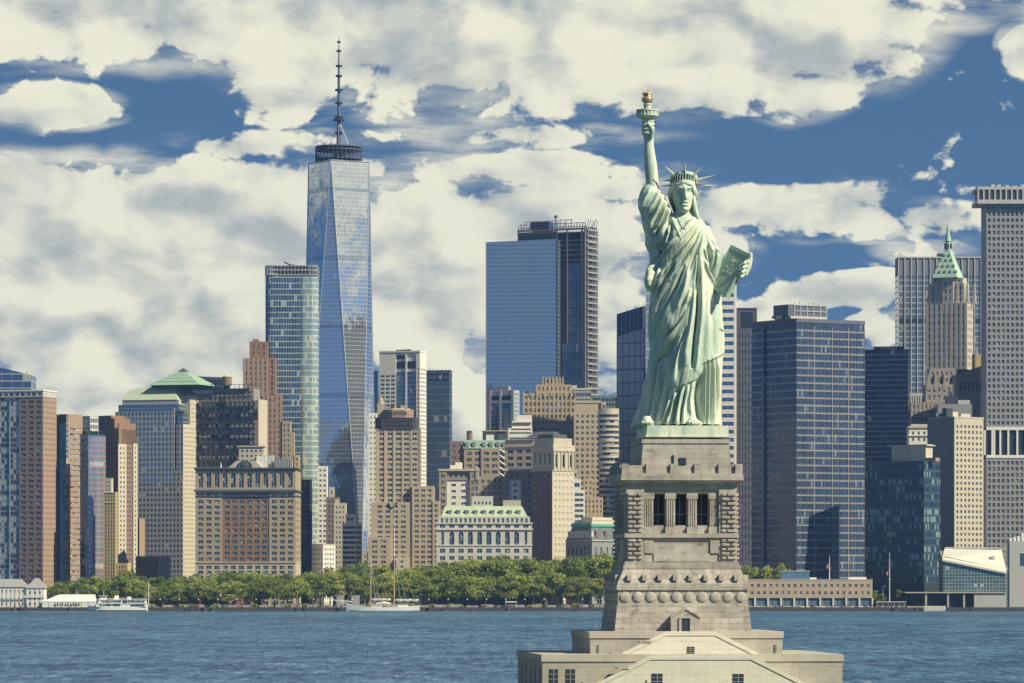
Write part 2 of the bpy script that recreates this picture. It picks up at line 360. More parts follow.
class Bld:
    def __init__(s, name, label, xl, xr, ytop, Y, xc=None, ratio=1.0, phi=None, depth=None, cat='building', glass=None, group=None, neg=False, cap=100):
        s.Y = Y; s.s = F / Y; s.cap = cap
        if xc is None:
            s.phi = 0.0; s.w = (xr - xl) / s.s; s.d = depth or s.w; o = (xl, 0.0); x0 = 0
        elif not neg:      # near corner at the right end of the front; the right flank shows
            s.phi = R(phi) if phi else math.atan(((xr - xc) / (xc - xl)) / ratio)
            s.w = (xc - xl) / s.s / math.cos(s.phi); s.d = (xr - xc) / s.s / math.sin(s.phi)
        else:              # near corner at the left end of the front; the left flank shows
            s.phi = -(R(phi) if phi else math.atan(((xc - xl) / (xr - xc)) / ratio))
            s.w = (xr - xc) / s.s / math.cos(s.phi); s.d = (xc - xl) / s.s / math.sin(-s.phi)
        c = math.cos(s.phi); s.c = c
        if xc is None: loc = (px(xl, Y), Y, GZ)
        elif not neg: loc = (px(xc, Y) - s.w * c, Y + s.w * math.sin(s.phi), GZ)
        else: loc = (px(xc, Y), Y, GZ)
        s.xc = xc; s.xl = xl; s.neg = neg
        s.root = empty(name, loc, -s.phi, label, cat, group); s.H = s.z(ytop)
        s.mbs = {}; s.win = {}; s.glass = glass or G_DARK
    def z(s, y): return pz(y, s.Y) - GZ
    def fx(s, x):
        if s.xc is None: return (x - s.xl) / s.s
        if not s.neg: return s.w - (s.xc - x) / (s.s * s.c)
        return (x - s.xc) / (s.s * s.c)
    def mb(s, name, m):
        k = (name, m.name)
        if k not in s.mbs: s.mbs[k] = (MB(), m)
        return s.mbs[k][0]
    def block(s, m, x0, x1, y0, y1, z0, z1, front=None, side=None, faces='FRL', part='wall', glass=None):
        mb = s.mb(part, m); glass = glass or s.glass
        for f, (ox, oy, ux, uy, L) in dict(F=(x0, y0, 1, 0, x1-x0), R=(x1, y0, 0, 1, y1-y0), L=(x0, y1, 0, -1, y1-y0), B=(x1, y1, -1, 0, x1-x0)).items():
            spec = front if f == 'F' else side
            if f in faces and spec: s.grid(mb, f, ox, oy, ux, uy, L, z0, z1, spec, glass)
            else: mb.poly([(ox, oy, z0), (ox+ux*L, oy+uy*L, z0), (ox+ux*L, oy+uy*L, z1), (ox, oy, z1)])
        mb.poly([(x0,y0,z1),(x1,y0,z1),(x1,y1,z1),(x0,y1,z1)])
        return s
    def grid(s, mb, f, ox, oy, ux, uy, L, z0, z1, S_, glass):
        bay, fl = S_['bay']/s.s, S_['fl']/s.s; mx, m0, mt = S_['mx'], S_['mb'], S_['mt']; rec, spd = S_['rec'], S_['spd']
        nx = max(1, round((L-2*mx)/bay)); nz = max(1, round((z1-z0-m0-mt)/fl))
        bw = (L-2*mx)/nx; fh = (z1-z0-m0-mt)/nz; ww = bw*S_['fw']; wh = fh*S_['fh']
        nxx, nyy = -uy, ux      # inward normal
        def P(u, z, i=0.0): return (ox+ux*u+nxx*i, oy+uy*u+nyy*i, z)
        def q(u0, u1, a, b, i=0.0): mb.poly([P(u0,a,i), P(u1,a,i), P(u1,b,i), P(u0,b,i)])
        u = 0.0
        rot = {'F': 0, 'R': PI/2, 'L': -PI/2, 'B': PI}[f]
        lst = s.win.setdefault((round(ww, 2), round(wh, 2), glass.name), [])
        for i in range(nx):
            a = mx + i*bw + (bw-ww)/2; b = a + ww
            if a > u: q(u, a, z0, z1)
            u = b; zz = z0
            if spd or S_['fw'] >= .97:
                if S_['fw'] < .97:
                    mb.poly([P(a,z0), P(a,z0,rec), P(a,z1,rec), P(a,z1)]); mb.poly([P(b,z0,rec), P(b,z0), P(b,z1), P(b,z1,rec)])
            for j in range(nz):
                w0 = z0 + m0 + j*fh + (fh-wh)*.45; w1 = w0 + wh
                q(a, b, zz, w0, spd if (j or not spd) else spd); zz = w1
                mb.poly([P(a,w0,spd), P(b,w0,spd), P(b,w0,rec), P(a,w0,rec)]); mb.poly([P(a,w1,rec), P(b,w1,rec), P(b,w1,spd), P(a,w1,spd)])
                if not spd and S_['fw'] < .97:
                    mb.poly([P(a,w0), P(a,w0,rec), P(a,w1,rec), P(a,w1)]); mb.poly([P(b,w0,rec), P(b,w0), P(b,w1), P(b,w1,rec)])
                lst.append((P((a+b)/2, (w0+w1)/2, rec), rot, f))
            q(a, b, zz, z1, spd)
        if u < L: q(u, L, z0, z1)
    def glassbox(s, m, x0, x1, y0, y1, z0, z1, part='curtain_wall'):
        s.mb(part, m).box(x0, x1, y0, y1, z0, z1); return s
    def finish(s):
        for (name, _), (mb, m) in s.mbs.items():
            if name in ('scaffold', 'floor_band', 'flank_band', 'steelwork', 'roof_rail', 'roof_plants', 'crown_mullion', 'concrete_frame', 'flank_hoist'): mb.build(name, m, s.root)
            else: mb.split_build(name, m, s.root)
        allw = [(k, w) for k, l in s.win.items() for w in l]
        allw.sort(key=lambda kw: (0 if kw[1][2] == 'F' else 1, -kw[1][0][2]))
        keep, rest = allw[:s.cap], allw[s.cap:]
        if len(rest) == 1: keep, rest = allw, []
        cache = {}
        for (ww, wh, gn), (p, rot, f) in keep:
            k = (ww, wh, gn)
            if k not in cache:
                q = MB(); winmesh(q, ww, wh); cache[k] = q.mesh('window')
                cache[k].materials.append(bpy.data.materials[gn]); cache[k].materials.append(FRAME)
            o = link('window', cache[k], s.root); o.location = p; o.rotation_euler = (0, 0, rot)
        by = {}
        for (ww, wh, gn), (p, rot, f) in rest:
            q = by.setdefault(gn, MB()); n0 = len(q.v); winmesh(q, ww, wh); c, sn = math.cos(rot), math.sin(rot)
            q.v[n0:] = [(p[0]+x*c-y*sn, p[1]+x*sn+y*c, p[2]+z) for x, y, z in q.v[n0:]]
        for gn, q in by.items():
            me = q.mesh('windows'); me.materials.append(bpy.data.materials[gn]); me.materials.append(FRAME)
            tag(link('windows', me, s.root), kind='stuff')
        return s.root
FRAME = mat('window frame paint', (.30,.30,.28), fine=False)
def winmesh(q, w, h):
    a, b = w/2, h/2; q.mat = 0
    q.poly([(-a,0,-b),(a,0,-b),(a,0,b),(-a,0,b)])
    q.mat = 1; t_ = min(.42, w*.13)
    q.poly([(-t_/2,-.03,-b),(t_/2,-.03,-b),(t_/2,-.03,b),(-t_/2,-.03,b)])
    q.poly([(-a,-.028,-.06),(a,-.028,-.06),(a,-.028,.06),(-a,-.028,.06)])
    q.mat = 0

# ------------------------------------------------------------------ the air: one even box of haze, sky and clouds outside it
hm = bpy.data.materials.new('haze'); hm.use_nodes = True; hm.node_tree.nodes.clear(); HT = NT(hm.node_tree)
pv = HT.n('ShaderNodeVolumePrincipled', {'Color': (.30, .52, 1.0), 'Density': HAZE_DENSITY, 'Anisotropy': 0.0})
HT.L.new(pv.outputs[0], HT.n('ShaderNodeOutputMaterial').inputs['Volume'])
tag(MB().box(-7100, 7100, -5100, 7100, -2.5, 640).build('haze', hm), kind='stuff')
# ================================================================== skyline, from the left edge to the tall spire
CW_BLUE = curtain('blue glass', 1.5, 4.1, (.10,.17,.26), (.20,.29,.38), (.25,.29,.32), .16, .35)
CW_PALE = curtain('pale green glass', 1.6, 4.2, (.22,.32,.36), (.34,.44,.46), (.42,.46,.45), .16, .5)
CW_NAVY = curtain('navy glass', 1.5, 3.9, (.018,.028,.05), (.05,.075,.11), (.06,.075,.09), .22, .5, metal=.55, blind=.03)

# red-brown brick apartment tower at the very left, glazed bays on its left
B = Bld('apartment_tower', 'brown brick apartment tower at far left with glazed bays and white cornice', -34, 53, 391, 3600, xc=43, ratio=.45, glass=G_MIX)
xa = B.fx(18); z1 = B.z(397)
B.block(BR_BROWN, xa, B.w, 0, B.d, 0, z1, S(8.3, 5.28, .62, .5, mx=.6), None, faces='FL')
B.block(BR_ORANGE, B.w-1, B.w+.02, .3, B.d, 0, z1-.01, None, S(9, 5.28, .88, .36, mx=.8), faces='R', glass=G_PALE)  # sunlight on the right flank put into lighter brick and paler panes
CWL = curtain('bay window glass', 2.6, 4.32, (.05,.08,.12), (.15,.19,.23), (.25,.27,.28), .35, 1.3, metal=.6, blind=.3, blindc=(.5,.54,.5))
B.glassbox(CWL, 0, xa, .6, B.d, 0, z1)
for k in range(5): B.mb('bay_pier', GREYM).box(xa*k/5+.2, xa*k/5+1.0, 0, .6, 0, z1)
B.block(GREYL, 0, B.w+.4, -.4, B.d+.3, z1+.003, B.z(391), S(6, 6, .7, .6, mb=.2, mt=.5, mx=1), None, part='cornice')
B.mb('roof_slab', WHITE).box(-.5, B.w+.8, -.8, B.d+.5, B.z(391)+.003, B.z(389.6))
B.finish()
# blue glass block with a slanting roof behind it
B = Bld('glass_office', 'blue glass office with a slanting roof behind the far left brown tower', -30, 31, 375, 3760, depth=40)
q = B.mb('curtain_wall', curtain('slant roof glass', 9, 6, (.10,.17,.24), (.14,.22,.30), (.42,.46,.46), .2, .7, metal=.7, tilt=.004))
zl, zr = B.z(360), B.z(375)
xs = [0, B.w]; q.loft([[(0,0,0),(B.w,0,0),(B.w,40,0),(0,40,0)], [(0,0,zl),(B.w,0,zr),(B.w,40,zr),(0,40,zl)]])
B.mb('mast', DARKM).tube([(B.w-4,5,zr-1),(B.w-4,5,B.z(370))], .25, 5)
B.finish()

# dark brown slab with a glazed strip
B = Bld('apartment_tower', 'narrow brown apartment slab with a glazed corner strip, right of the far left tower', 53, 81, 414, 3640, xc=65.5, ratio=1.3)
z1 = B.z(414); xa = B.fx(57.3)
B.mb('wall', PURP).box(0, xa, 0, B.d, 0, z1); B.mb('wall', PURP).box(xa, B.w, .8, B.d, B.z(423), z1-.004)
B.glassbox(curtain('corner glass strip', 3, 4.2, (.10,.19,.24), (.30,.40,.42), (.34,.36,.35), .3, 1.0, metal=.5, blind=.25), xa, B.w, .8, 3, 0, B.z(423)-.004)
q = B.mb('wall', BR_ORANGE)
B.block(BR_ORANGE, xa+.2, B.w+.02, 3.004, B.d, 0, z1+.02, None, S(9, 5.25, .92, .38, mx=1.5, mt=10), faces='R', glass=G_PALE)
B.finish()

# blue-green block behind, plants on the terrace of the slim glass tower
B = Bld('glass_tower', 'pale banded glass tower standing behind the tower with roof plants', 72, 97, 416, 3800, xc=90, ratio=.6)
B.glassbox(curtain('pale banded glass', 3.2, 5.4, (.20,.29,.36), (.32,.40,.45), (.60,.60,.54), .35, 1.7, metal=.5), 0, B.w, 0, B.d, 0, B.z(416))
for k in range(4): B.mb('roof_mast', STEEL).box(k*4+1, k*4+1.3, 3, 3.3, B.z(416), B.z(411+k))
B.finish()
B = Bld('glass_tower', 'slim blue glass tower with thin red floor lines and a planted roof terrace', 79, 104.5, 434, 3610, xc=88.3, ratio=1.4)
B.glassbox(curtain('deep blue glass', 3.5, 4.9, (.04,.08,.16), (.12,.19,.29), (.10,.15,.22), .3, .9, metal=.7), 0, B.w, 0, B.d, 0, B.z(434))
n = 12; pts = [(B.w + 2.2*math.sin(PI*i/n), B.d*i/n) for i in range(n+1)]
B.mb('curved_front', curtain('red lined glass', 1.8, 4.4, (.28,.33,.38), (.38,.42,.45), (.34,.22,.21), .12, 1.0, metal=.55, tilt=.02)).prism([(p[0]+.02, p[1]) for p in pts] + [(B.w-1, B.d), (B.w-1, .01)], 0, B.z(436))
q = B.mb('roof_plants', mat('roof terrace leaves', (.05,.10,.03)))
for k in range(40): q.ball((random.uniform(0, B.w), random.uniform(0, B.d*.8), B.z(434)+random.uniform(.3, 2.6)), random.uniform(.7,1.4), random.uniform(.7,1.4), random.uniform(.6,1.3), 6, 4)
B.finish()

# stepped brick tower with cream piers
B = Bld('apartment_tower', 'stepped red brick tower with a round attic window and cream piers', 94, 134.5, 415, 3680, xc=117, ratio=.9)
s_ = S(4.4, 4.9, .5, .55)
za, zb, zc = B.z(415), B.z(428), B.z(444)
B.block(BR_RED, 0, B.fx(108), 3, B.d*.8, 0, za, S(4.4, 4.9, .5, .5, mt=22), S(4, 4.9, .5, .5, mt=20))
B.block(BR_RED, B.fx(108)+.01, B.fx(112), 2.5, B.d*.9, 0, B.z(418), None, None)
B.block(BR_RED, B.fx(108), B.w, 1.4, B.d*.95, 0, zb, S(4.4, 4.9, .5, .5, mt=6), S(3.6, 4.9, .5, .5, mt=6))
for j in range(3): B.block(BR_RED, B.w-.5, B.w+.6, 1.5+j*3.3, B.d*.95, 0, B.z(423+j*6), None, None)
B.block(CREAM, B.w+.7, B.w+1.6, 0, B.d*.42, 0, zc, None, S(4.6, 4.9, .42, .5), faces='R', part='cream_pier')
B.block(CREAM, B.w+.7, B.w+1.6, B.d*.78, B.d, 0, B.z(443), None, S(4.6, 4.9, .42, .5), faces='R', part='cream_pier')
B.block(BR_BROWN, B.w+.4, B.w+.65, B.d*.42, B.d*.78, 0, zc, None, S(4, 4.9, .6, .6), faces='R')
q = B.mb('attic_window', G_DARK); zc_ = B.z(421); xc_ = B.fx(101)
q.loft([[(xc_+2.6*math.cos(a), 2.9, zc_+2.6*math.sin(a)) for a in [2*PI*i/20 for i in range(20)]], [(xc_+2.6*math.cos(a), 3.1, zc_+2.6*math.sin(a)) for a in [2*PI*i/20 for i in range(20)]]])
B.finish()
B = Bld('apartment_building', 'yellow brick block with a stepped upper storey, before the cream piers', 103.5, 117, 493, 3595, xc=115.5, ratio=.6)
B.block(YEL, 0, B.w, 0, B.d, 0, B.z(493), S(2.9, 3.6, .52, .62, mx=.5, spd=.2), S(3, 3.6, .5, .6))
B.block(CREAM, 0, B.fx(111), 1, B.d, B.z(493)+.004, B.z(478), S(3, 3.8, .5, .5), None, part='upper_storey')
B.mb('cornice', CREAM).box(-.3, B.w+.3, -.3, B.d, B.z(493), B.z(492)); B.mb('cornice', CREAM).box(-.3, B.w+.3, -.3, 0, B.z(503), B.z(502))
B.block(YEL, B.w+.4, B.fx(127), 2, 12, 0, B.z(563), S(3, 4, .5, .5), None)
B.finish()
B = Bld('brick_building', 'short plum brick building between the cream piers and grey tower', 131.5, 144, 518, 3720, xc=139, ratio=.9)
B.block(PURP, 0, B.w, 0, B.d, 0, B.z(518), S(3, 4.6, .45, .5), None); B.mb('flank', BR_ORANGE).box(B.w+.01, B.w+.3, 0, B.d, 0, B.z(519)); B.finish()
B = Bld('brick_building', 'low flat roofed grey brick building above the trees', 135, 168, 557, 3640, xc=159, ratio=1)
B.block(BR_BROWN, 0, B.w, 0, B.d, 0, B.z(557), S(3.6, 5, .5, .45), None); B.mb('flank', GREYL).box(B.w+.01, B.w+.4, 0, B.d, 0, B.z(557))
B.mb('roof_slab', CREAM).box(-.2, B.w+.3, -.2, B.d, B.z(557)+.004, B.z(556)); B.finish()

# granite office tower with a green hipped crown
B = Bld('office_tower', 'grey granite office tower with a green hipped copper roof', 113, 199, 408, 3830, xc=182.5, ratio=.75)
CWG = curtain('granite and glass grid', 3.55, 4.45, (.12,.20,.28), (.24,.32,.38), (.42,.425,.40), 1.15, 1.1, metal=.5, rough=.15)
CWH = curtain('granite wall with small windows', 3.55, 4.45, (.03,.05,.08), (.07,.10,.14), (.37,.365,.34), 1.65, 2.0, metal=.3, rough=.15)
zlow = B.z(482)
B.glassbox(CWH, 0, B.w, 0, B.d, 0, zlow); 
B.glassbox(CWG, 0, B.fx(174), .3, B.d-.3, zlow+.004, B.z(411))
B.glassbox(CWH, B.fx(174)+.01, B.w-.3, .32, B.d-.2, zlow+.004, B.z(470)); B.glassbox(CWG, B.fx(176), B.w-.3, .6, B.d-.4, B.z(470), B.z(424))
q = B.mb('glass_crest', curtain('blue crest glass', 3, 4, (.16,.25,.33), (.22,.32,.4), (.32,.38,.42), .3, .4)); q.box(B.fx(116), B.fx(178), 1, B.d-2, B.z(411)+.004, B.z(404))
q.box(B.fx(176.1), B.w-.6, 1.4, B.d*.5, B.z(424), B.z(413))
B.block(CREAM, B.w+.01, B.w+.5, .4, B.d, 0, B.z(424), None, S(3.2, 4.4, .35, .42), faces='R', part='flank')
B.block(CREAM, B.fx(150), B.w+.45, B.d*.35, B.d, B.z(424)+.005, B.z(395), None, S(3.2, 4.4, .35, .42), faces='R', part='flank')
B.mb('attic', GREYL).box(B.fx(120), B.fx(178), 1.4, B.d-2, B.z(404)+.004, B.z(399.5))
a, b = B.fx(119), B.fx(177)
n = 8; prof = [(math.sin(i/n*PI/2), math.cos(i/n*PI/2)) for i in range(n+1)]   # curved lower tier
B.mb('roof', PATINA2).loft([[(a + 13*u, 1 + 10*(z-B.z(399.4))/(B.z(386.5)-B.z(399.4)), z), (b - 7*(z-B.z(399.4))/(B.z(386.5)-B.z(399.4)), 1 + 10*(z-B.z(399.4))/(B.z(386.5)-B.z(399.4)), z), (b - 6*u, B.d-9*u-1, z), (a + 13*u, B.d-9*u-1, z)] for u, z in [(1-c, B.z(399.4) + s1*(B.z(386.5)-B.z(399.4))) for s1, c in prof]])
cx_, cy_ = B.fx(172), B.d*.55
r0 = (B.fx(197)-B.fx(145))/2
B.mb('roof_eave', SLATE).box(B.fx(148), B.fx(194), cy_-r0*.86, cy_+r0*.86, B.z(387), B.z(384.6))
B.mb('roof', PATINA).prism([(cx_-r0,cy_-r0*.95),(cx_+r0,cy_-r0*.95),(cx_+r0,cy_+r0*.95),(cx_-r0,cy_+r0*.95)], B.z(384.5), B.z(370.5), [(cx_-4,cy_-4),(cx_+4,cy_-4),(cx_+4,cy_+4),(cx_-4,cy_+4)])
B.mb('roof_cap', SLATE).prism([(cx_-4.2,cy_-4.2),(cx_+4.2,cy_-4.2),(cx_+4.2,cy_+4.2),(cx_-4.2,cy_+4.2)], B.z(370.5), B.z(366.5), [(cx_-.3,cy_-.3),(cx_+.3,cy_-.3),(cx_+.3,cy_+.3),(cx_-.3,cy_+.3)])
for k, yy in enumerate((381, 377.5, 374)):
    rr = r0*(1 - (384.5-yy)/14*.85)+.2; B.mb('roof_rib', PATINA2).box(cx_-rr, cx_+rr, cy_-rr*.96, cy_+rr*.96, B.z(yy), B.z(yy-.5))
B.finish()
B = Bld('office_tower', 'pale white banded glass office behind the green hipped roof', 186, 224, 378, 4050, xc=188, phi=40, neg=True)
B.glassbox(curtain('white banded glass', 4, 6.5, (.26,.36,.42), (.36,.45,.48), (.66,.66,.58), .2, 2.6, metal=.4), 0, B.w, 0, 30, 0, B.z(376)); B.finish()

# tower wrapped in scaffold netting
B = Bld('scaffolded_building', 'old office block wrapped in dark scaffolding with a round water tank on top', 198.5, 265, 399, 3850, xc=258, ratio=.6)
z1 = B.z(400); OLD = mat('sooty stone', (.30,.28,.26))
B.block(OLD, 0, B.w, 0, B.d, 0, z1, S(4.6, 5.0, .5, .55, mx=2), None); B.mb('bright_flank', CREAM).box(B.w+.01, B.w+.4, 1, B.d, 0, B.z(399))
B.block(OLD, B.fx(211), B.fx(252), 3, B.d-3, z1+.004, B.z(388), S(4.6, 5, .5, .5), None)
nt = B.mb('scaffold', mat('scaffold tube', (.05,.06,.09), rough=.5))
for (xa, xb, y_, za, zb) in ((-1.4, B.w+.2, -1.6, 0, B.z(397)), (B.fx(210), B.fx(253), 1.2, B.z(399), B.z(384))):
    n = int((xb-xa)/4.2)
    for i in range(n+1):
        x = xa + (xb-xa)*i/n; nt.box(x-.16, x+.16, y_-.16, y_+.16, za, zb)
        if i % 2 == 0: nt.box(x-.13, x+.13, y_-1.5, y_-1.3, za, zb-1)
    n = int((zb-za)/4.6)
    for j in range(n+1):
        z = za + (zb-za)*j/n; nt.box(xa, xb, y_-.14, y_+.14, z-.13, z+.13)
        if j % 2 == 0: nt.box(xa, xb, y_-1.5, y_+.6, z-.3, z-.05)
net = B.mb('netting', mat('scaffold netting', (.05,.065,.10)))
for i in range(17):
    for j in range(18):
        if random.random() < .2:
            x = -1+(B.w+1)*i/17; z = B.z(397)*j/18; net.box(x, x+(B.w+1)/17*.96, -1.42, -1.36, z, z+B.z(397)/18*.93)
B.mb('water_tank', mat('tank wood', (.22,.17,.12))).cyl(B.fx(224), 8, 4.4, B.z(385), B.z(376), n=18)
B.mb('tank_roof', CREAM).cyl(B.fx(224), 8, 4.5, B.z(376), B.z(373.7), .3, n=18); B.mb('tank_leg', DARKM).box(B.fx(221), B.fx(227), 6, 10, B.z(388), B.z(385))
B.finish()

# stepped orange brick skyscraper
B = Bld('brick_skyscraper', 'stepped orange brick skyscraper with lower tan setbacks on its right', 242, 299, 341, 3960, depth=34, glass=G_DARK)
Y_ = lambda a: B.fx(a); s_ = S(4.5, 5.4, .38, .6, spd=.25)
B.block(BR_RED, Y_(249), Y_(267), 8, 26, B.z(358), B.z(341), S(6, 8, .3, .5), None)
B.block(BR_ORANGE, Y_(242.5), Y_(268), 6, 30, 0, B.z(358)-.004, s_, None)
B.block(BR_RED, Y_(268)+.01, Y_(275), 6.5, 30, 0, B.z(357), S(5, 5.4, .4, .6, mx=.5), None)
B.block(BR_ORANGE, Y_(262), Y_(282), 3, 5.99, 0, B.z(395), S(4.8, 5.4, .35, .6, spd=.2), None)
B.block(BR_TAN, Y_(282)+.01, Y_(290.5), 2, 20, 0, B.z(421), S(4, 5, .45, .55, mx=.4), None); B.block(BR_TAN, Y_(290.5)+.01, Y_(294), 2, 20, 0, B.z(432), None, None)
B.block(YEL, Y_(294)+.01, Y_(299), 1.5, 20, 0, B.z(455), S(4, 5, .45, .55, mx=.4), None); B.mb('penthouse', BR_RED).box(Y_(252), Y_(258), 10, 18, B.z(341), B.z(338.5))
B.mb('roof_box', WHITE).box(Y_(252), Y_(257), 4, 5.9, B.z(397), B.z(391)); B.finish()

# glass tower with rounded corners and an open crown
B = Bld('glass_tower', 'tall green glass apartment tower with rounded corners and a crane on its crown', 265, 317.5, 266, 3990, depth=36, neg=False)
CWA = curtain('banded tower glass', 2.4, 5.3, (.045,.10,.15), (.19,.29,.33), (.36,.43,.42), .25, .95, metal=.65, tilt=.03, blind=.10, blindc=(.45,.52,.46))
CWB = curtain('sunlit flank glass', 2.0, 5.3, (.34,.46,.42), (.52,.60,.50), (.48,.56,.50), .3, 1.2, metal=.55, tilt=.05, blind=.15, blindc=(.6,.64,.5))  # sunlight on the right side put into a lighter green glass
def rrect(x0, x1, y0, y1, r, n=6):
    out = []
    for cx, cy, a0 in ((x1-r, y0+r, -90), (x1-r, y1-r, 0), (x0+r, y1-r, 90), (x0+r, y0+r, 180)):
        out += [(cx + r*math.cos(R(a0+90*i/n)), cy + r*math.sin(R(a0+90*i/n))) for i in range(n+1)]
    return out
xm = B.fx(297)
B.mb('curtain_wall', CWA).prism(rrect(0, B.w-.6, 0, B.d, 6), 0, B.z(275)); B.mb('sunlit_bay', CWB).prism(rrect(xm, B.w+.4, -.9, B.d-4, 7), 0, B.z(277))
q = B.mb('crown_mullion', STEEL)
for i, (x, y) in enumerate(rrect(0, B.w, -.2, B.d, 6.5, 5)):
    q.box(x-.35, x+.35, y-.35, y+.35, B.z(275.5), B.z(266.4))
for i in range(14): q.box(B.w*(i+.6)/15-.3, B.w*(i+.6)/15+.3, -.3, .3, B.z(275.5), B.z(266.4))
for yy in (275, 270.5, 266.2): q.loft([[(x, y, B.z(yy)) for x, y in rrect(0, B.w, -.35, B.d, 6.5)], [(x, y, B.z(yy)+.9) for x, y in rrect(0, B.w, -.35, B.d, 6.5)]])
B.mb('roof_core', mat('roof plant ochre', (.35,.27,.14))).box(B.fx(276), B.fx(308), 8, 24, B.z(275.4), B.z(268.5))
q = B.mb('crane', DARKM); q.tube([(B.fx(292), 16, B.z(268)), (B.fx(289), 16, B.z(263.5)), (B.fx(283), 16, B.z(260.7))], .7, 6); q.tube([(B.fx(289), 16, B.z(263.5)), (B.fx(299), 16, B.z(265))], .6, 6)
B.finish()

# ------------------------------------------------------------------ the tall faceted tower with the spire
Y = 4215; s = F / Y
WG = curtain('mirror tower glass', 1.55, 4.0, (.66,.71,.75), (.76,.79,.80), (.60,.64,.66), .12, .22, metal=.92, rough=.05, tilt=.010, blind=.012, blindc=(.55,.57,.55), band=(66, .06), bandc=(.45,.52,.58))
phi = R(12.4); w = 61.5/s/math.cos(phi); hf = w/2
t_ = empty('spire_skyscraper', (px(337.6, Y), Y + hf, GZ), -phi, 'tallest glass skyscraper with long triangular facets and a spire on top', 'skyscraper')
YY = Y+hf; z0, z1, zt = 0, 20, pz(160, Y)-GZ
BC = [(-hf,-hf),(hf,-hf),(hf,hf),(-hf,hf)]; TC = [(0,-hf),(hf,0),(0,hf),(-hf,0)]
MB().prism(BC, z0, z1).build('podium', CW_PALE, t_)
edge = MB()
for i in range(4):
    j = (i+1) % 4
    # upright triangle on each base edge, inverted triangle on each base corner
    MB().poly([(*BC[i], z1), (*BC[j], z1), (*TC[i], zt)]).build('glass_facet', WG, t_)
    MB().poly([(*TC[i], zt), (*BC[j], z1), (*TC[j], zt)]).build('glass_facet', WG, t_)
    for (a, b) in (((*BC[i], z1), (*TC[i], zt)), ((*BC[j], z1), (*TC[i], zt))): edge.tube([a, b], .55, 5)
    edge.tube([(*TC[i], zt), (*TC[(i+1) % 4], zt)], .7, 5)
edge.build('edge_trim', mat('bright steel edge', (.62,.64,.62), rough=.3, metal=.6), t_)
MB().poly([(*c, zt-.1) for c in TC]).build('roof', GREYM, t_)
zr = pz(150, YY)-GZ; rr = 23.2
ring = MB()
for zz, r_ in ((zt+3.2, rr-2), (zr-1.0, rr), (zr+2.2, rr-.6)):
    ring.lathe(0, 0, [(r_, zz), (r_, zz+1.0), (r_-1.4, zz+1.0), (r_-1.4, zz), (r_, zz)], 40)
for i in range(32):
    a = 2*PI*i/32; ring.tube([(rr*math.cos(a)*.97, rr*math.sin(a)*.97, zt), (rr*math.cos(a)*.97, rr*math.sin(a)*.97, zr+2.4)], .32, 5)
    b = a + PI/16; ring.tube([(rr*math.cos(a)*.97, rr*math.sin(a)*.97, zt+2), (rr*math.cos(b)*.97, rr*math.sin(b)*.97, zr)], .25, 4)
ring.build('communication_ring', mat('ring steel', (.10,.125,.17), rough=.5), t_)
MB().cyl(0, 0, 6, zt, zr, n=20).build('ring_core', GREYM, t_)
zs = pz(35, YY)-GZ; sp = MB(); L_ = zs - zr
sp.lathe(0, 0, [(2.6, zt), (2.5, zr), (2.1, zr+L_*.2), (1.7, zr+L_*.22), (1.4, zr+L_*.62), (.9, zr+L_*.72), (.5, zr+L_*.9), (.12, zs)], 10)
sp.build('spire', mat('spire steel', (.13,.16,.22), rough=.5, metal=.3), t_)
cl = MB()
for yy, r_ in ((146,3.0),(133,3.6),(120,5.6),(117,4.0),(103,3.6),(90,3.9),(76,3.2),(66,3.0),(51,2.4),(42,1.8)):
    z = pz(yy, YY)-GZ; cl.cyl(0, 0, r_, z-.9, z+.9, n=10)
cl.build('spire_collar', NAVY, t_)
ca = MB()
for i in range(8): a = 2*PI*i/8+.2; ca.tube([(rr*.7*math.cos(a), rr*.7*math.sin(a), zr), (2*math.cos(a), 2*math.sin(a), pz(121, Y)-GZ)], .22, 4)
ca.build('spire_stay', STEEL, t_)
# ================================================================== skyline, between the spire tower and the statue
# small buildings at the foot of the spire tower
B = Bld('apartment_building', 'narrow white banded apartment slab below the green glass tower', 318, 327, 466, 3900, depth=20)
B.block(WHITE, 0, B.w, 0, 20, 0, B.z(466), S(4.3, 5.0, .55, .42, mx=.3), None); B.finish()
B = Bld('dark_glass_slab', 'plain dark navy slab building at the right end of the brick block', 298, 312, 480, 3720, xc=310, ratio=.3)
B.glassbox(CW_NAVY, 0, B.w, 0, B.d, 0, B.z(481), 'wall'); B.mb('parapet', NAVY).box(-.3, B.w+.3, -.3, B.d, B.z(481)+.004, B.z(479.5)); B.finish()
B = Bld('brick_building', 'old brown stone building with stepped gable beside the white slab', 326, 339, 500, 3850, depth=18)
B.block(BR_BROWN, 0, B.w, 0, 18, 0, B.z(497), S(3.8, 5, .45, .55), None); B.block(CREAM, B.fx(329), B.fx(334), 1, 12, B.z(497)+.003, B.z(487), S(3, 5, .5, .5), None, part='gable'); B.finish()
B = Bld('stone_building', 'slender cream stone building left of the white rounded office', 334, 346, 503, 3800, depth=18)
B.block(CREAM, 0, B.w, 0, 18, 0, B.z(503), S(3.6, 5, .4, .5), None); B.mb('turret', LIME).box(1, 4, 3, 8, B.z(503), B.z(499)); B.finish()
B = Bld('office_building', 'small white office with dark ribbon windows and a stepped top, below spire tower', 342, 361.5, 522, 3690, xc=356, ratio=.8, glass=G_BLUE)
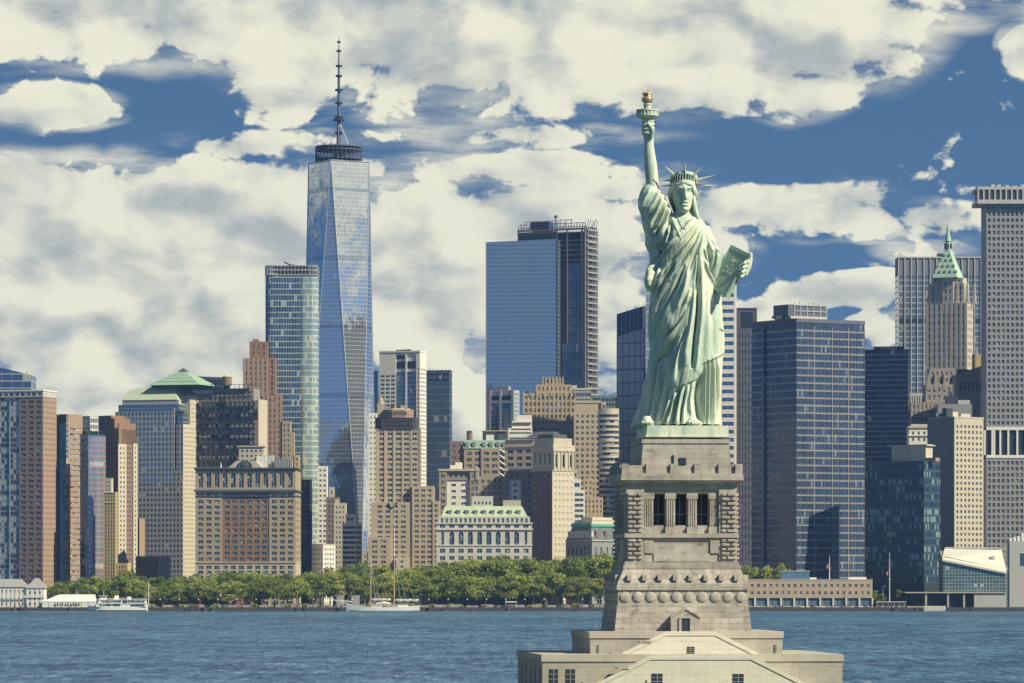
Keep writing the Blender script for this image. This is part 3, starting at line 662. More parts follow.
B.block(WHITE, 0, B.w, 0, B.d, 0, B.z(523), S(40, 5.1, .985, .5, mx=.4, rec=.3), S(40, 5.1, .97, .45, mx=.3, rec=.3)); B.block(WHITE, B.fx(345), B.fx(354), 1, B.d*.8, B.z(523)+.003, B.z(514), S(4.5, 5, .7, .5), None); B.finish()
B = Bld('white_building', 'low white block with square windows above the trees', 311, 335, 545, 3640, xc=323, ratio=1.5, neg=True)
B.block(WHITE, 0, B.w, 0, B.d, 0, B.z(545), S(3.4, 5, .45, .5), S(4, 5, .4, .5)); B.mb('roof_slab', CREAM).box(-.3, B.w+.3, -.3, B.d, B.z(545)+.003, B.z(544)); B.finish()
B = Bld('office_tower', 'slim blue glass tower just right of the spire tower', 364, 378, 371, 4380, depth=30)
B.glassbox(curtain('slim blue glass', 2.4, 4.6, (.10,.17,.27), (.17,.25,.36), (.22,.29,.36), .2, 1.1, metal=.7), 0, B.w, 0, 30, 0, B.z(371)); B.finish()

# wide brick block with tan end bays
B = Bld('brick_office_block', 'wide twelve storey red brick office block with tan end bays and dark cornice', 195, 298.5, 470, 3600, xc=295.5, ratio=.5, glass=G_MIX, cap=100)
zc, z2, zb = B.z(469), B.z(491), B.z(563)
xa, xb = B.fx(222), B.fx(269)
fl = S(3.9, 6.35, .66, .52, mx=.5, rec=.5)
fl1 = S(7.9, 5.9, .62, .56, mx=1.0, rec=.5)
B.block(BR_TAN, 0, xa, 0, B.d, zb, z2, fl1, None, faces='F', part='end_bay'); B.block(BR_TAN, xb, B.w, 0, B.d, zb, z2, fl1, S(8, 6.35, .6, .5), faces='FR', part='corner_bay')
B.block(BR_RED, xa+.01, xb-.01, .5, B.d, zb, z2-.01, fl1, None, faces='F')
B.block(LIME, 0, B.w, -.05, B.d, 0, zb-.01, S(7.9, 5, .62, .7, mx=1.0), None, part='stone_base'); B.mb('string_course', LIME).box(-.3, B.w+.3, -.6, B.d, zb-.01, zb+.7)
B.block(BR_TAN, 0, B.w, 0, B.d, z2+.004, zc, S(7.9, 17, .58, .72, mx=1, mt=1, rec=.9), None, part='attic_storey')
COR = mat('weathered copper cornice', (.085,.10,.105))
B.mb('cornice', COR).box(-1.4, B.w+1.2, -1.6, B.d, zc, zc+1.2); B.mb('cornice', COR).box(-.6, B.w+.6, -.8, B.d, zc-.9, zc-.003)
B.mb('lower_cornice', COR).box(-1.2, B.w+1.0, -1.4, B.d, z2-.6, z2+1.0); B.mb('lower_cornice', COR).box(-.5, B.w+.5, -.6, B.d, z2-4.4, z2-3.6)
for i in range(26): B.mb('cornice_bracket', COR).box(B.w*(i+.3)/26, B.w*(i+.5)/26, -1.1, 0, zc-2.2, zc-.91)
cx_ = B.fx(245)
B.mb('pediment', LIME).prism([(B.fx(228),0),(B.fx(262),0),(B.fx(262),3),(B.fx(228),3)], zc+1.21, B.z(460.5), [(B.fx(236),0),(B.fx(255),0),(B.fx(255),3),(B.fx(236),3)])
q = B.mb('carved_crest', COR)
for i in range(16):
    a = PI*i/15; q.ball((cx_+5.2*math.cos(a), -.6, B.z(467)+4.6*math.sin(a)), 1.1, .7, 1.1, 8, 5)
q.ball((cx_, -.5, B.z(465)), 3.8, .9, 3.4, 12, 8)
B.block(LIME, B.fx(238), B.fx(263), 5, 20, zc, B.z(446.5), S(4.5, 5.4, .5, .5), None, part='penthouse'); B.mb('penthouse_roof', CREAM).box(B.fx(237), B.fx(264), 4, 20.5, B.z(446.5)+.003, B.z(445.5))
B.mb('roof_box', WHITE).box(B.fx(256), B.fx(266), 2, 4.8, zc+1.21, B.z(456)); B.mb('roof_box', GREYL).box(B.fx(262), B.fx(272), 6, 16, zc+1.21, B.z(455)); B.mb('roof_box', CREAM).box(B.fx(274), B.fx(291), 4, 12, zc+1.21, B.z(459))
for i in range(10): B.mb('roof_rail', STEEL).box(B.fx(275+i*1.8), B.fx(275.5+i*1.8), 3.6, 3.9, zc+1.2, B.z(458))
for x in (206, 220, 232, 268): B.mb('vent_pipe', DARKM).box(B.fx(x), B.fx(x+1.2), 3, 4.2, zc+1.2, B.z(464))
B.mb('statue_finial', WHITE).tube([(B.fx(220.5), .5, zc+1.2), (B.fx(220.5), .5, B.z(462))], [.8,.2], 6)
B.finish()

# art deco tan tower with a dark netted crown
B = Bld('setback_tower', 'tan setback office tower with an octagonal crown wrapped in dark netting', 369, 440, 408, 3640, depth=46, glass=G_DARK)
TAN = mat('buff brick', (.47,.385,.27))
f = B.fx; pr = S(5.6, 5.15, .62, .5, mx=1, spd=.0, rec=.5)
B.block(TAN, f(376), f(420), 8, 40, 0, B.z(429), S(8.2, 5.2, .62, .5, mx=1.4, rec=.5), S(8, 5.2, .55, .5))
for i in range(6): B.mb('pier', TAN).box(f(376)+(f(420)-f(376))*i/5-.8+.0, f(376)+(f(420)-f(376))*i/5+.8, 7.55, 7.99, B.z(505), B.z(428))
B.block(TAN, f(412), f(434), 3, 42, 0, B.z(486), S(7, 5.15, .62, .5, mx=1.2), S(7, 5.15, .5, .5), faces='FR')
B.block(TAN, f(432.5), f(439.5), 2.4, 40, 0, B.z(501), S(6, 5.15, .6, .5), S(7, 5.15, .5, .5), faces='FR')
B.block(TAN, f(371), f(411.9), 4, 7.99, 0, B.z(502), S(8.2, 5.15, .62, .5, mx=4), None)
B.block(TAN, f(368), f(390), .5, 3.99, 0, B.z(537), S(8, 5.1, .6, .5, mx=2), None); B.block(TAN, f(362), f(372), 1, 20, 0, B.z(552), S(5, 5, .5, .5), None)
B.block(CREAM, f(396), f(408), -2, 3.9, 0, B.z(557), S(12, 5, .3, .4), None)
def octa(x0, x1, y0, y1, c=.28):
    w_, d_ = (x1-x0)*c, (y1-y0)*c
    return [(x0+w_,y0),(x1-w_,y0),(x1,y0+d_),(x1,y1-d_),(x1-w_,y1),(x0+w_,y1),(x0,y1-d_),(x0,y0+d_)]
B.mb('netted_crown', mat('dark crown netting', (.075,.07,.075))).prism(octa(f(375), f(418), 7.4, 38, .14), B.z(429)+.01, B.z(417.5))
q = B.mb('scaffold', DARKM)
for i in range(15): x = f(375)+(f(418)-f(375))*i/14; q.box(x-.12, x+.12, 7.1, 7.35, B.z(429), B.z(414))
for z in (429, 425, 421, 417.5): q.box(f(375), f(418), 7.08, 7.3, B.z(z)-.12, B.z(z)+.12)
B.mb('crown_drum', mat('crown terracotta', (.33,.24,.16))).prism(octa(f(383), f(413), 11, 34), B.z(417.5)+.004, B.z(409)); 
for i in range(9): B.mb('crown_opening', DARKM).box(f(388.5+i*2.1), f(389.6+i*2.1), 10.9, 11.0, B.z(414.5), B.z(411))
B.mb('crown_roof', TAN).prism(octa(f(384), f(412), 12, 33), B.z(409)+.003, B.z(407.4), octa(f(388), f(408), 16, 29))
B.mb('roof_box', DARKM).box(f(390), f(393.5), 16, 20, B.z(407.5), B.z(403)); B.mb('roof_box', STEEL).box(f(400), f(407), 16, 22, B.z(407.5), B.z(404.5)); B.mb('stair_tower', TAN).box(f(376.5), f(383), 20, 26, B.z(420), B.z(403)); B.mb('stair_roof', BR_TAN).cyl((f(376.5)+f(383))/2, 23, 3.4, B.z(403), B.z(395.5), 1.2, n=8)
B.mb('eagle_relief', DARKM).tube([(f(388), 3.8, B.z(503)), (f(391), 3.6, B.z(508)), (f(395), 3.6, B.z(506)), (f(397), 3.8, B.z(502))], .7, 5)
B.finish()
B = Bld('white_building', 'narrow white wall building tucked left of the tan setback tower', 368.5, 377, 413, 3720, depth=20)
B.block(WHITE, 0, B.w, 0, 20, 0, B.z(413), S(5, 5.1, .4, .35, mx=.4), None); B.finish()

# white gridded tower and the blue one at its right
B = Bld('office_tower', 'white framed office tower with two tall blue glass bays', 379, 426, 352, 4080, xc=420, ratio=.45, glass=G_BLUE)
f = B.fx; z1 = B.z(352)
B.block(WHITE, 0, f(395.5), 0, B.d, 0, z1, S(5.2, 4.2, .78, .5, mx=.4, mt=20, rec=.3), None, faces='FL'); B.block(WHITE, f(416), B.w, 0, B.d, 0, z1, S(4, 4.2, .5, .5, mx=.4, mt=14), S(6, 4.2, .6, .52, mx=1, mt=14, rec=.6), faces='FR')
B.mb('wall', WHITE).box(f(395.5)+.01, f(416)-.01, .9, B.d, 0, z1-.01)
GB = curtain('bay glass blue', 1.6, 4.0, (.06,.11,.19), (.16,.24,.34), (.18,.24,.32), .2, .6, metal=.7)
for a, b in ((396.3, 405), (407, 415.5)): B.glassbox(GB, f(a), f(b), .3, .89, 0, B.z(371)); B.mb('louvre', NAVY).box(f(a), f(b), .5, .88, B.z(368), B.z(361))
B.mb('wall', WHITE).box(f(405), f(407), 0, .88, 0, z1-.02); B.mb('louvre', NAVY).box(f(396), f(404), .5, .88, B.z(358.5), B.z(355))
B.mb('parapet', WHITE).box(-.4, B.w+.4, -.4, B.d, z1+.003, z1+1.4)
q = B.mb('roof_rail', DARKM)
for i in range(14): q.box(f(380+i*3), f(380.4+i*3), 1, 1.4, z1, B.z(349.8))
q.box(f(393), f(407), 8, 12, z1, B.z(349.5)); q.tube([(f(393), 8, B.z(349.5)), (f(408), 8, B.z(349))], .5, 4)
B.finish()
B = Bld('office_tower', 'plain pale blue glass office tower right of the white framed tower', 425.5, 452, 370, 4150, xc=449.5, ratio=.4)
B.glassbox(curtain('pale blue banded glass', 2.6, 6.6, (.15,.22,.32), (.25,.33,.42), (.13,.19,.27), .18, .9, metal=.7, tilt=.006), 0, B.w, 0, B.d, 0, B.z(370))
for yy in (374, 379.5): 
    for i in range(3): B.mb('louvre', NAVY).box(B.w*(i/3)+.6, B.w*((i+1)/3)-.6, -.1, .1, B.z(yy+1), B.z(yy-1))
for i in range(7): B.mb('roof_rail', STEEL).box(B.w*i/6-.15, B.w*i/6+.15, 0, .3, B.z(370), B.z(367.5))
B.mb('edge_trim', STEEL).box(-.4, .4, -.4, .4, 0, B.z(369)); B.finish()

# big blue glass slab and the unfinished tower behind it
B = Bld('glass_skyscraper', 'broad flat blue glass skyscraper with a smooth mirrored face', 486, 558, 240, 4300, xc=557, phi=7, ratio=1)
GS = curtain('flat mirror glass', 1.5, 4.1, (.36,.46,.53), (.46,.55,.60), (.34,.44,.52), .10, .25, metal=.85, tilt=.007, blind=.006, blindc=(.6,.63,.6), rough=.06)
q = B.mb('curtain_wall', GS); d_ = 30
q.loft([[(0,0,0),(B.w,0,0),(B.w,d_,0),(0,d_,0)], [(0,0,B.z(241.5)),(B.w,0,B.z(238.8)),(B.w,d_,B.z(238.8)),(0,d_,B.z(241.5))]])
B.mb('edge_trim', STEEL).box(-.35, .35, -.35, .35, 0, B.z(241.5)); B.mb('edge_trim', NAVY).box(B.w-.5, B.w+.4, -.3, .3, 0, B.z(239)); B.finish()
B = Bld('unfinished_skyscraper', 'unfinished skyscraper with an open concrete and steel frame top', 518, 597, 232, 4420, xc=585, ratio=.35)
f = B.fx; CON = mat('raw concrete', (.30,.27,.23)); z1 = B.z(259)
B.mb('core', mat('dark open floors', (.03,.04,.07))).box(1.5, B.w-1.5, 1.5, B.d-1.5, 0, B.z(232))
GD = curtain('unfinished tower glass', 3.0, 9.0, (.07,.13,.24), (.16,.25,.37), (.07,.10,.16), .5, .9, metal=.75, tilt=.01)
B.glassbox(GD, f(568.5), f(580.5), 0, 1.49, 0, B.z(262)); B.glassbox(GD, f(583), B.w-.4, .3, 1.49, 0, B.z(260)); B.glassbox(CW_NAVY, f(556), f(566.5), .6, 1.49, 0, B.z(264)); B.glassbox(CW_NAVY, 0, f(556), .6, 1.49, 0, B.z(264))
B.glassbox(GD, f(563), f(584), -1.8, -.01, 0, B.z(343)); 
q = B.mb('slab', CON)
for yy in (232, 240, 244.5, 249.5, 254.5, 259.5): q.box(0, B.w+.3, -.3, B.d, B.z(yy)-.5, B.z(yy)+.7)
q = B.mb('column', CON)
for x in (518.5, 557, 567.3, 582, 585): q.box(f(x)-.7, f(x)+.7, -.6, .9, 0, B.z(228))
for i in range(7): q.box(B.w-.9, B.w+.5, B.d*i/6-.5, B.d*i/6+.5, 0, B.z(226))
q = B.mb('flank_hoist', mat('hoist frame', (.33,.34,.35)))
for i in range(60): z = B.z(590 - i*6.1); q.box(B.w+.6, B.w+3.0, 1, B.d*.9, z, z+1.4)
for y_ in (1, B.d*.45, B.d*.9): q.box(B.w+2.4, B.w+3.1, y_-.3, y_+.3, 0, B.z(229))
q = B.mb('concrete_frame', CON); q.box(0, f(556), -.5, 2, B.z(239.5), B.z(230))
for i in range(16): B.mb('frame_opening', NAVY).box(f(519.5+i*2.3), f(521+i*2.3), -.6, -.52, B.z(238), B.z(232.5))
B.mb('orange_rail', mat('orange safety net', (.42,.26,.13))).box(0, B.w, -.8, -.62, B.z(229.5), B.z(227.5))
q = B.mb('steelwork', mat('roof steelwork', (.16,.18,.22)))
for i in range(25): x = B.w*i/24; h_ = random.choice((222, 220, 224, 219, 226)); q.box(x-.28, x+.28, .5, 1, B.z(229), B.z(h_))
for yy, a, b in ((219.5, 525, 556), (222.5, 519, 585), (226, 519, 590), (219, 560, 572)): q.box(f(a), min(f(b), B.w+1), .4, .9, B.z(yy)-.3, B.z(yy)+.3)
for x in (520, 526, 560, 590): q.tube([(f(x), 2, B.z(229)), (f(x+5), 4, B.z(219))], .4, 4)
for i in range(5): q.tube([(B.w+1, B.d*i/5, B.z(230)), (B.w+2.6, B.d*(i+.6)/5, B.z(219))], .45, 4)
B.mb('blue_cabin', mat('blue site sheeting', (.045,.075,.19))).box(f(529), f(548), 3, 12, B.z(229), B.z(219.8)); 
q = B.mb('mast', DARKM); q.tube([(f(551.5), 10, B.z(229)), (f(551.5), 10, B.z(215))], .5, 5); q.ball((f(551.5), 10, B.z(214.5)), 1.7, 1.7, 1.5)
B.finish()
B = Bld('office_tower', 'small grey framed office with twin blue glass bays, before the broad blue skyscraper', 489, 519, 388, 4060, xc=513.5, ratio=.5)
f = B.fx; GRF = mat('pale blue grey cladding', (.40,.43,.45)); z1 = B.z(390)
B.mb('wall', GRF).box(0, B.w, .8, B.d, 0, z1); B.block(GRF, B.w+.01, B.w+.5, .8, B.d, 0, z1-.3, None, S(5, 4.2, .5, .5), faces='R')
for a, b in ((489, 490.6), (499.2, 501), (511, 513.5)): B.mb('pier', GRF).box(f(a), f(b), 0, .79, 0, z1)
for a, b in ((490.6, 499.2), (501, 511)): B.glassbox(GB, f(a)+.02, f(b)-.02, .4, .79, 0, B.z(403)); B.mb('louvre', NAVY).box(f(a)+.3, f(b)-.3, .6, .79, B.z(400), B.z(395.5)); B.mb('lintel', GRF).box(f(a), f(b), .1, .78, B.z(403)+.01, B.z(400.5))
B.mb('roof_plant', GREYM).box(f(494), f(507), 3, 9, z1, B.z(386)); B.finish()

# tan crowned art deco block and its neighbours
B = Bld('setback_tower', 'broad tan brick tower with a stepped ziggurat crown', 523, 577, 392, 3930, depth=48, glass=G_DARK)
f = B.fx; TB = mat('golden tan brick', (.46,.37,.245)); s_ = S(4.4, 6.2, .55, .55, mx=1, spd=.25, rec=.6)
B.block(TB, f(523), f(576), 0, 44, 0, B.z(393), s_, None); B.block(TB, f(536), f(571.5), 2, 40, B.z(393)+.004, B.z(384.5), S(4.4, 9, .35, .6, mt=.5), None); B.block(TB, f(544), f(563.5), 4, 36, B.z(384.5)+.004, B.z(378), S(4, 8, .35, .6, mt=.4), None)
for x in (543, 546, 549.5, 553, 556.5, 560, 563): B.mb('crown_pinnacle', TB).box(f(x)-.6, f(x)+.6, 3.4, 4.4, B.z(385), B.z(376.5))
for x in (523.5, 530, 537, 544, 551, 558, 565, 571, 575.5): B.mb('crown_pinnacle', TB).box(f(x)-.6, f(x)+.6, -.5, .5, B.z(396), B.z(391))
B.block(TB, f(570), f(577.5), -2, 30, 0, B.z(413), S(4, 6.2, .5, .5, mx=.5), None); B.block(TB, f(575)+.2, f(583), -4, 28, 0, B.z(427), S(4, 6.2, .5, .5, mx=.5), None)
B.mb('roof_box', DARKM).box(f(524), f(530), 3, 8, B.z(393), B.z(391)); B.finish()
B = Bld('office_building', 'grey office with a white flat top, showing between the tan ziggurat and round balconies', 565, 591, 388, 3990, depth=30)
B.glassbox(curtain('grey banded office', 3, 5.5, (.07,.11,.16), (.16,.21,.25), (.36,.37,.36), .3, 2.2, metal=.4), 0, B.w, 0, 30, 0, B.z(390)); B.mb('roof_slab', CREAM).box(-.4, B.w+.4, -.4, 30, B.z(390), B.z(388)); B.mb('roof_plant', GREYL).box(B.fx(572), B.fx(577), 6, 14, B.z(388), B.z(385)); B.finish()
B = Bld('green_glass_office', 'low dark green glass office peeping over the round balcony tower', 592, 619, 395, 4010, depth=30)
B.glassbox(curtain('dark green glass', 2.5, 4.5, (.04,.09,.10), (.12,.20,.20), (.25,.30,.28), .4, .8, metal=.6), 0, B.w, 0, 30, 0, B.z(396))
for i in range(9): B.mb('roof_fin', STEEL).box(B.w*i/8-.2, B.w*i/8+.2, 0, 1, B.z(396), B.z(392.6))
B.finish()
B = Bld('balcony_tower', 'tan apartment tower with rounded balcony bays and dark window bands', 574, 606, 402, 3860, depth=30, glass=G_MIX)
TB2 = mat('warm beige brick', (.50,.42,.30)); f = B.fx
B.block(TB2, 0, f(601), 0, 30, 0, B.z(403), S(5.2, 5.6, .5, .5, mt=9, mx=.6), None); B.block(TB2, f(601)+.1, f(606), -1.5, 26, 0, B.z(402), S(5, 5.6, .55, .5, mx=.3), None); B.mb('roof_slab', TB2).box(-.5, f(601)+.05, -.5, 30, B.z(403)+.003, B.z(400.5)); B.finish()
B = Bld('balcony_tower', 'cream apartment tower with curved stacked balconies, left of the statue pedestal', 599, 619, 409, 3800, depth=24)
q = B.mb('balcony', mat('balcony cream', (.60,.53,.40))); cx_, cy_ = B.w/2, 10
def bow(r, y0=0): return [(B.w*(i/10), y0 - r*math.sin(PI*i/10)) for i in range(11)] + [(B.w, 20), (0, 20)]
B.mb('wall', curtain('dark balcony glass', 3, 5, (.03,.05,.07), (.12,.15,.17), (.3,.28,.24), .5, .1, metal=.4, blind=.2)).prism(bow(2.4, .6), 0, B.z(412))
n = int(B.z(412)/(5.45/B.s))
for i in range(n+1): z = B.z(412) - i*5.45/B.s; q.prism(bow(2.9), z-2.0, z)
B.mb('parapet', q and mat('parapet cream', (.56,.49,.36))).prism(bow(2.9), B.z(412)+.003, B.z(408.5)); B.finish()

# ------------------------------------------------------------------ the old office blocks above the park
B = Bld('mansard_office', 'tan office block with a bright green mansard attic and dark roof tanks', 451, 507, 447, 3880, depth=40)
f = B.fx; s_ = S(6.8, 6.2, .6, .5, mx=1)
B.block(BR_TAN, f(464), f(507), 0, 40, 0, B.z(448.5), S(8.5, 6.1, .6, .5, mx=1), None); B.block(BR_BROWN, f(450), f(464)-.01, 2, 36, 0, B.z(441), S(5, 6, .5, .5), None); B.block(BR_TAN, f(481), f(500), -1.2, -.01, 0, B.z(448.6), S(9, 6.1, .66, .5), None)
B.mb('mansard', PATINA).prism([(f(463),-.6),(f(508),-.6),(f(508),30),(f(463),30)], B.z(448.5)+.01, B.z(440), [(f(464.5),2.5),(f(506.5),2.5),(f(506.5),28),(f(464.5),28)])
for x in (467, 474, 484, 491, 498, 504): B.mb('dormer', GREYM).box(f(x)-1.4, f(x)+1.4, -.7, 2, B.z(446.5), B.z(442))
B.mb('roof_house', DARKM).box(f(482.5), f(497), 5, 16, B.z(440), B.z(431)); B.mb('roof_house', WHITE).box(f(486), f(494), 4.6, 5, B.z(440), B.z(434.5)); B.mb('roof_house', SLATE).box(f(498), f(507), 6, 14, B.z(440), B.z(431.5)); B.mb('roof_rim', CREAM).box(f(482), f(507.5), 4.8, 16.2, B.z(431)+.003, B.z(430.2))
B.mb('roof_turret', BR_BROWN).cyl(f(469.5), 8, 2.6, B.z(440), B.z(432), n=10); B.mb('turret_cap', DARKM).cyl(f(469.5), 8, 3.0, B.z(432), B.z(430.5), 2, n=10)
q = B.mb('fire_stair', WHITE)
for i in range(5): z = B.z(449+i*6); q.tube([(f(499), -.6, z), (f(506), -.8, z-4.4)], .8, 4)
B.finish()
B = Bld('stone_office', 'pale tan office with rows of paired windows, between the green mansard and columned block', 505, 541, 439, 3800, xc=534, ratio=.7)
B.block(LIME, 0, B.w, 0, B.d, 0, B.z(440), S(8.6, 6.4, .62, .52, mx=1.0, mt=7), S(8, 6.4, .3, .4)); B.mb('cornice', LIME).box(-.5, B.w+.6, -.6, B.d, B.z(447), B.z(446)); B.mb('cornice', CREAM).box(-.6, B.w+.6, -.7, B.d, B.z(440)+.003, B.z(439))
B.mb('pyramid_roof', SLATE).prism([(B.fx(521),8),(B.fx(555),8),(B.fx(555),34),(B.fx(521),34)], B.z(438), B.z(431), [(B.fx(530),16),(B.fx(547),16),(B.fx(547),26),(B.fx(530),26)]); B.finish()
B = Bld('penthouse_block', 'white stepped roof block showing above the tan office windows', 508, 532.5, 425, 3900, depth=24)
B.block(WHITE, 0, B.w, 0, 24, 0, B.z(428), S(30, 5, .98, .3, mt=2, mb=100), None); B.block(WHITE, B.fx(512), B.fx(532), 1, 22, B.z(428)+.004, B.z(421), None, None); B.block(WHITE, B.fx(516), B.fx(532), 2, 20, B.z(421)+.004, B.z(415), None, None)
for a, yy in ((511, 430), (513, 424)): B.mb('roof_gap', SLATE).box(B.fx(a), B.fx(531), -.05, .05+ (1 if yy==424 else 0), B.z(yy), B.z(yy-1.5))
B.finish()
B = Bld('columned_skyscraper', 'tall stone office with a columned temple top, shade painted on left flank, sun on right', 531, 574, 444, 3700, xc=552, ratio=1.0)
f = B.fx; z1 = B.z(470)
B.block(PURP, 0, B.w, 0, B.d, 0, z1, S(7, 6.3, .4, .45), None, faces='FL'); B.block(CREAM, B.w+.01, B.w+.4, 0, B.d, 0, z1, None, S(6.2, 6.3, .55, .45), faces='R', part='sunlit_flank')  # shaded left flank painted plum, sunlit right flank painted cream
B.block(LIME, 1, B.w+.2, 1, B.d-.2, z1+.004, B.z(445), S(7, 20, .3, .5), S(8, 24, .5, .75, mt=6, rec=1.5), part='temple_top')
q = B.mb('column', CREAM)
for i in range(6): q.cyl(B.w+.5, 2+(B.d-4)*i/5, .9, z1, B.z(451), n=8)
B.mb('entablature', CREAM).box(.4, B.w+1.4, .4, B.d, B.z(451)+.003, B.z(447)); B.mb('attic', LIME).box(2, B.w, 2, B.d-2, B.z(445)+.003, B.z(438)); B.mb('attic', CREAM).box(0, B.w+1.2, 0, B.d+.3, B.z(446.8), B.z(445)+.002)
B.mb('attic_cap', SLATE).box(4, B.w-3, 4, B.d-5, B.z(438), B.z(434)); B.mb('ledge', CREAM).box(-.4, B.w+1, -.4, B.d+.2, z1-.8, z1)
B.finish()
B = Bld('stone_office', 'slim cream stone office right behind the columned skyscraper', 564, 578, 462, 3790, depth=20)
B.block(CREAM, 0, B.w, 0, 20, 0, B.z(470), S(4.4, 6, .45, .5, mx=.3), None); B.block(CREAM, B.fx(566), B.fx(572), 1, 16, B.z(470)+.003, B.z(458), S(3, 6, .4, .5), None); B.finish()
B = Bld('apartment_building', 'narrow modern white building with dark ribbon windows and stepped top', 573, 585, 490, 3720, depth=18, glass=G_BLUE)
B.block(WHITE, 0, B.w, 0, 18, 0, B.z(490), S(30, 5.4, .8, .5, mx=.5), None); B.block(WHITE, 0, B.fx(581), 0, 16, B.z(490)+.004, B.z(479), S(30, 5.4, .75, .5, mx=.4), None); B.finish()
B = Bld('stone_office', 'stepped tan building right of the narrow modern white one', 583.5, 603, 494, 3745, depth=18)
B.block(TB, 0, B.w, 0, 18, 0, B.z(497), S(3.6, 5, .4, .55, mx=.3, spd=.2), None); B.block(TB, 0, B.fx(593), 1, 16, B.z(497)+.004, B.z(478), S(3.6, 5, .4, .5, mx=.3), None); B.block(YEL, B.fx(586), B.fx(602), -1.5, -.01, 0, B.z(516), S(3.4, 4.8, .5, .6, mx=.3), None); B.finish()
# pair of taller wings behind the white classical block
B = Bld('stone_office', 'weathered tan twin winged block with pale light courts, behind the white arcaded block', 439, 534, 469, 3730, depth=36)
f = B.fx; OLDT = mat('weathered tan stone', (.33,.29,.225), var=.3); s_ = S(6.6, 6.2, .5, .52, mx=1)
for a, b in ((439, 447), (470, 479), (504, 509), (521, 533)): B.block(OLDT, f(a), f(b), 0, 36, 0, B.z(471), S(5, 6.2, .55, .55, mx=.5), None)
for a, b in ((447, 470), (509, 521)): B.block(WHITE, f(a)+.01, f(b)-.01, 2.2, 36, 0, B.z(480), S(8, 6.2, .45, .42, mx=1.5), None, part='light_court'); B.block(OLDT, f(a)+.02, f(b)-.02, 1.4, 36, B.z(480)+.004, B.z(470), S(5.5, 9, .55, .6), None)
B.block(OLDT, f(479)+.02, f(504)-.02, 12, 36, 0, B.z(476), S(6, 6.2, .5, .5), None)
for a, b in ((438.4, 479.6), (503.4, 533.6)): B.mb('cornice', LIME).box(f(a), f(b), -.7, 36, B.z(471)+.003, B.z(468.8))
B.mb('corner_turret', OLDT).cyl(f(476.5), 1.5, 2.4, B.z(480), B.z(470), n=10); B.mb('turret_dome', OLDT).lathe(f(476.5), 1.5, [(2.6, B.z(470)), (2.0, B.z(468)), (1.0, B.z(467)), (.1, B.z(466))], 10)
B.mb('roof_box', WHITE).box(f(450), f(458), 5, 12, B.z(469), B.z(465)); B.mb('roof_box', WHITE).box(f(455), f(462), 14, 20, B.z(469), B.z(462)); B.finish()
# white arcaded block
B = Bld('white_office_block', 'white stone office block with arched windows and a pale green mansard roof', 436.5, 532, 517, 3580, depth=30, glass=G_BLUE)
f = B.fx; WS = mat('white limestone', (.60,.57,.48)); G9 = 9
B.block(WS, 0, B.w, 0, 30, 0, B.z(546), S(9.6, 7.5, .56, .55, mx=1.2, mt=.8), None); B.block(WS, f(438.5), f(530), .01, 30, B.z(524)+.004, B.z(516.5), S(4.7, 8, .5, .7, mx=1, mb=.4, mt=.5), None, part='attic_storey')
zl, zh = B.z(546)+.004, B.z(530)
n = 10; cw = (B.w-2.4)/n; q = B.mb('wall', WS); gl = MB()
q.box(0, 1.2, .02, 30, zl, zh); q.box(B.w-1.2, B.w, .02, 30, zl, zh); q.box(1.2, B.w-1.2, 2.0, 30, zl, zh)
ARCH = MB()
for i in range(n):
    a = 1.2+i*cw; wv = 3.9 if 0 < i < n-1 else 2.2; hw = wv/2; c = a+cw/2; zs = zh-1.4-hw if 0 < i < n-1 else zh-2.5
    top = [(c + hw*math.cos(PI*k/8), zs + (hw*math.sin(PI*k/8) if 0 < i < n-1 else (1.0 if 0 < k < 8 else 0))) for k in range(9)]
    q.poly([(a,.02,zl),(c-hw,.02,zl),(c-hw,.02,zs),(c-hw,.02,zh),(a,.02,zh)]); q.poly([(c+hw,.02,zl),(a+cw,.02,zl),(a+cw,.02,zh),(c+hw,.02,zh),(c+hw,.02,zs)])
    for k in range(8): q.poly([(top[k+1][0],.02,top[k+1][1]),(top[k][0],.02,top[k][1]),(top[k][0],.02,zh),(top[k+1][0],.02,zh)]); q.poly([(top[k][0],.02,top[k][1]),(top[k+1][0],.02,top[k+1][1]),(top[k+1][0],.8,top[k+1][1]),(top[k][0],.8,top[k][1])])
    for sx in (-hw, hw): q.poly([(c+sx,.02,zl),(c+sx,.8,zl),(c+sx,.8,zs),(c+sx,.02,zs)])
    q.poly([(c-hw,.02,zl),(c+hw,.02,zl),(c+hw,.02,zl+.7),(c-hw,.02,zl+.7)])
    wv_ = MB(); wv_.poly([(x-c, 0, z-zl) for x, z in [(c+hw, zl+.7)] + top + [(c-hw, zl+.7)]])
    o = wv_.build('arched_window', G_BLUE, B.root); o.location = (c, .7, zl)
    wv_ = MB(); wv_.box(-.1, .1, -.06, -.01, .7, zs-zl+hw*.9); wv_.box(-hw, hw, -.063, -.012, (zs-zl)*.75, (zs-zl)*.75+.2); wv_.build('frame', FRAME, o)
for yy, p in ((546, .5), (530, .9), (524, .7)): B.mb('cornice', WS).box(-p, B.w+p, -p, 30, B.z(yy)-.003, B.z(yy)+1.2)
B.block(WS, .1, B.w-.1, .05, 30, B.z(530)+1.21, B.z(524)-.01, S(9.6, 5, .56, .75, mx=1.1, mb=.2, mt=.3), None)
B.mb('mansard', PATINA2).prism([(f(441),.4),(f(527.5),.4),(f(527.5),28),(f(441),28)], B.z(516.5)+.01, B.z(506), [(f(445),7),(f(522),7),(f(522),22),(f(445),22)])
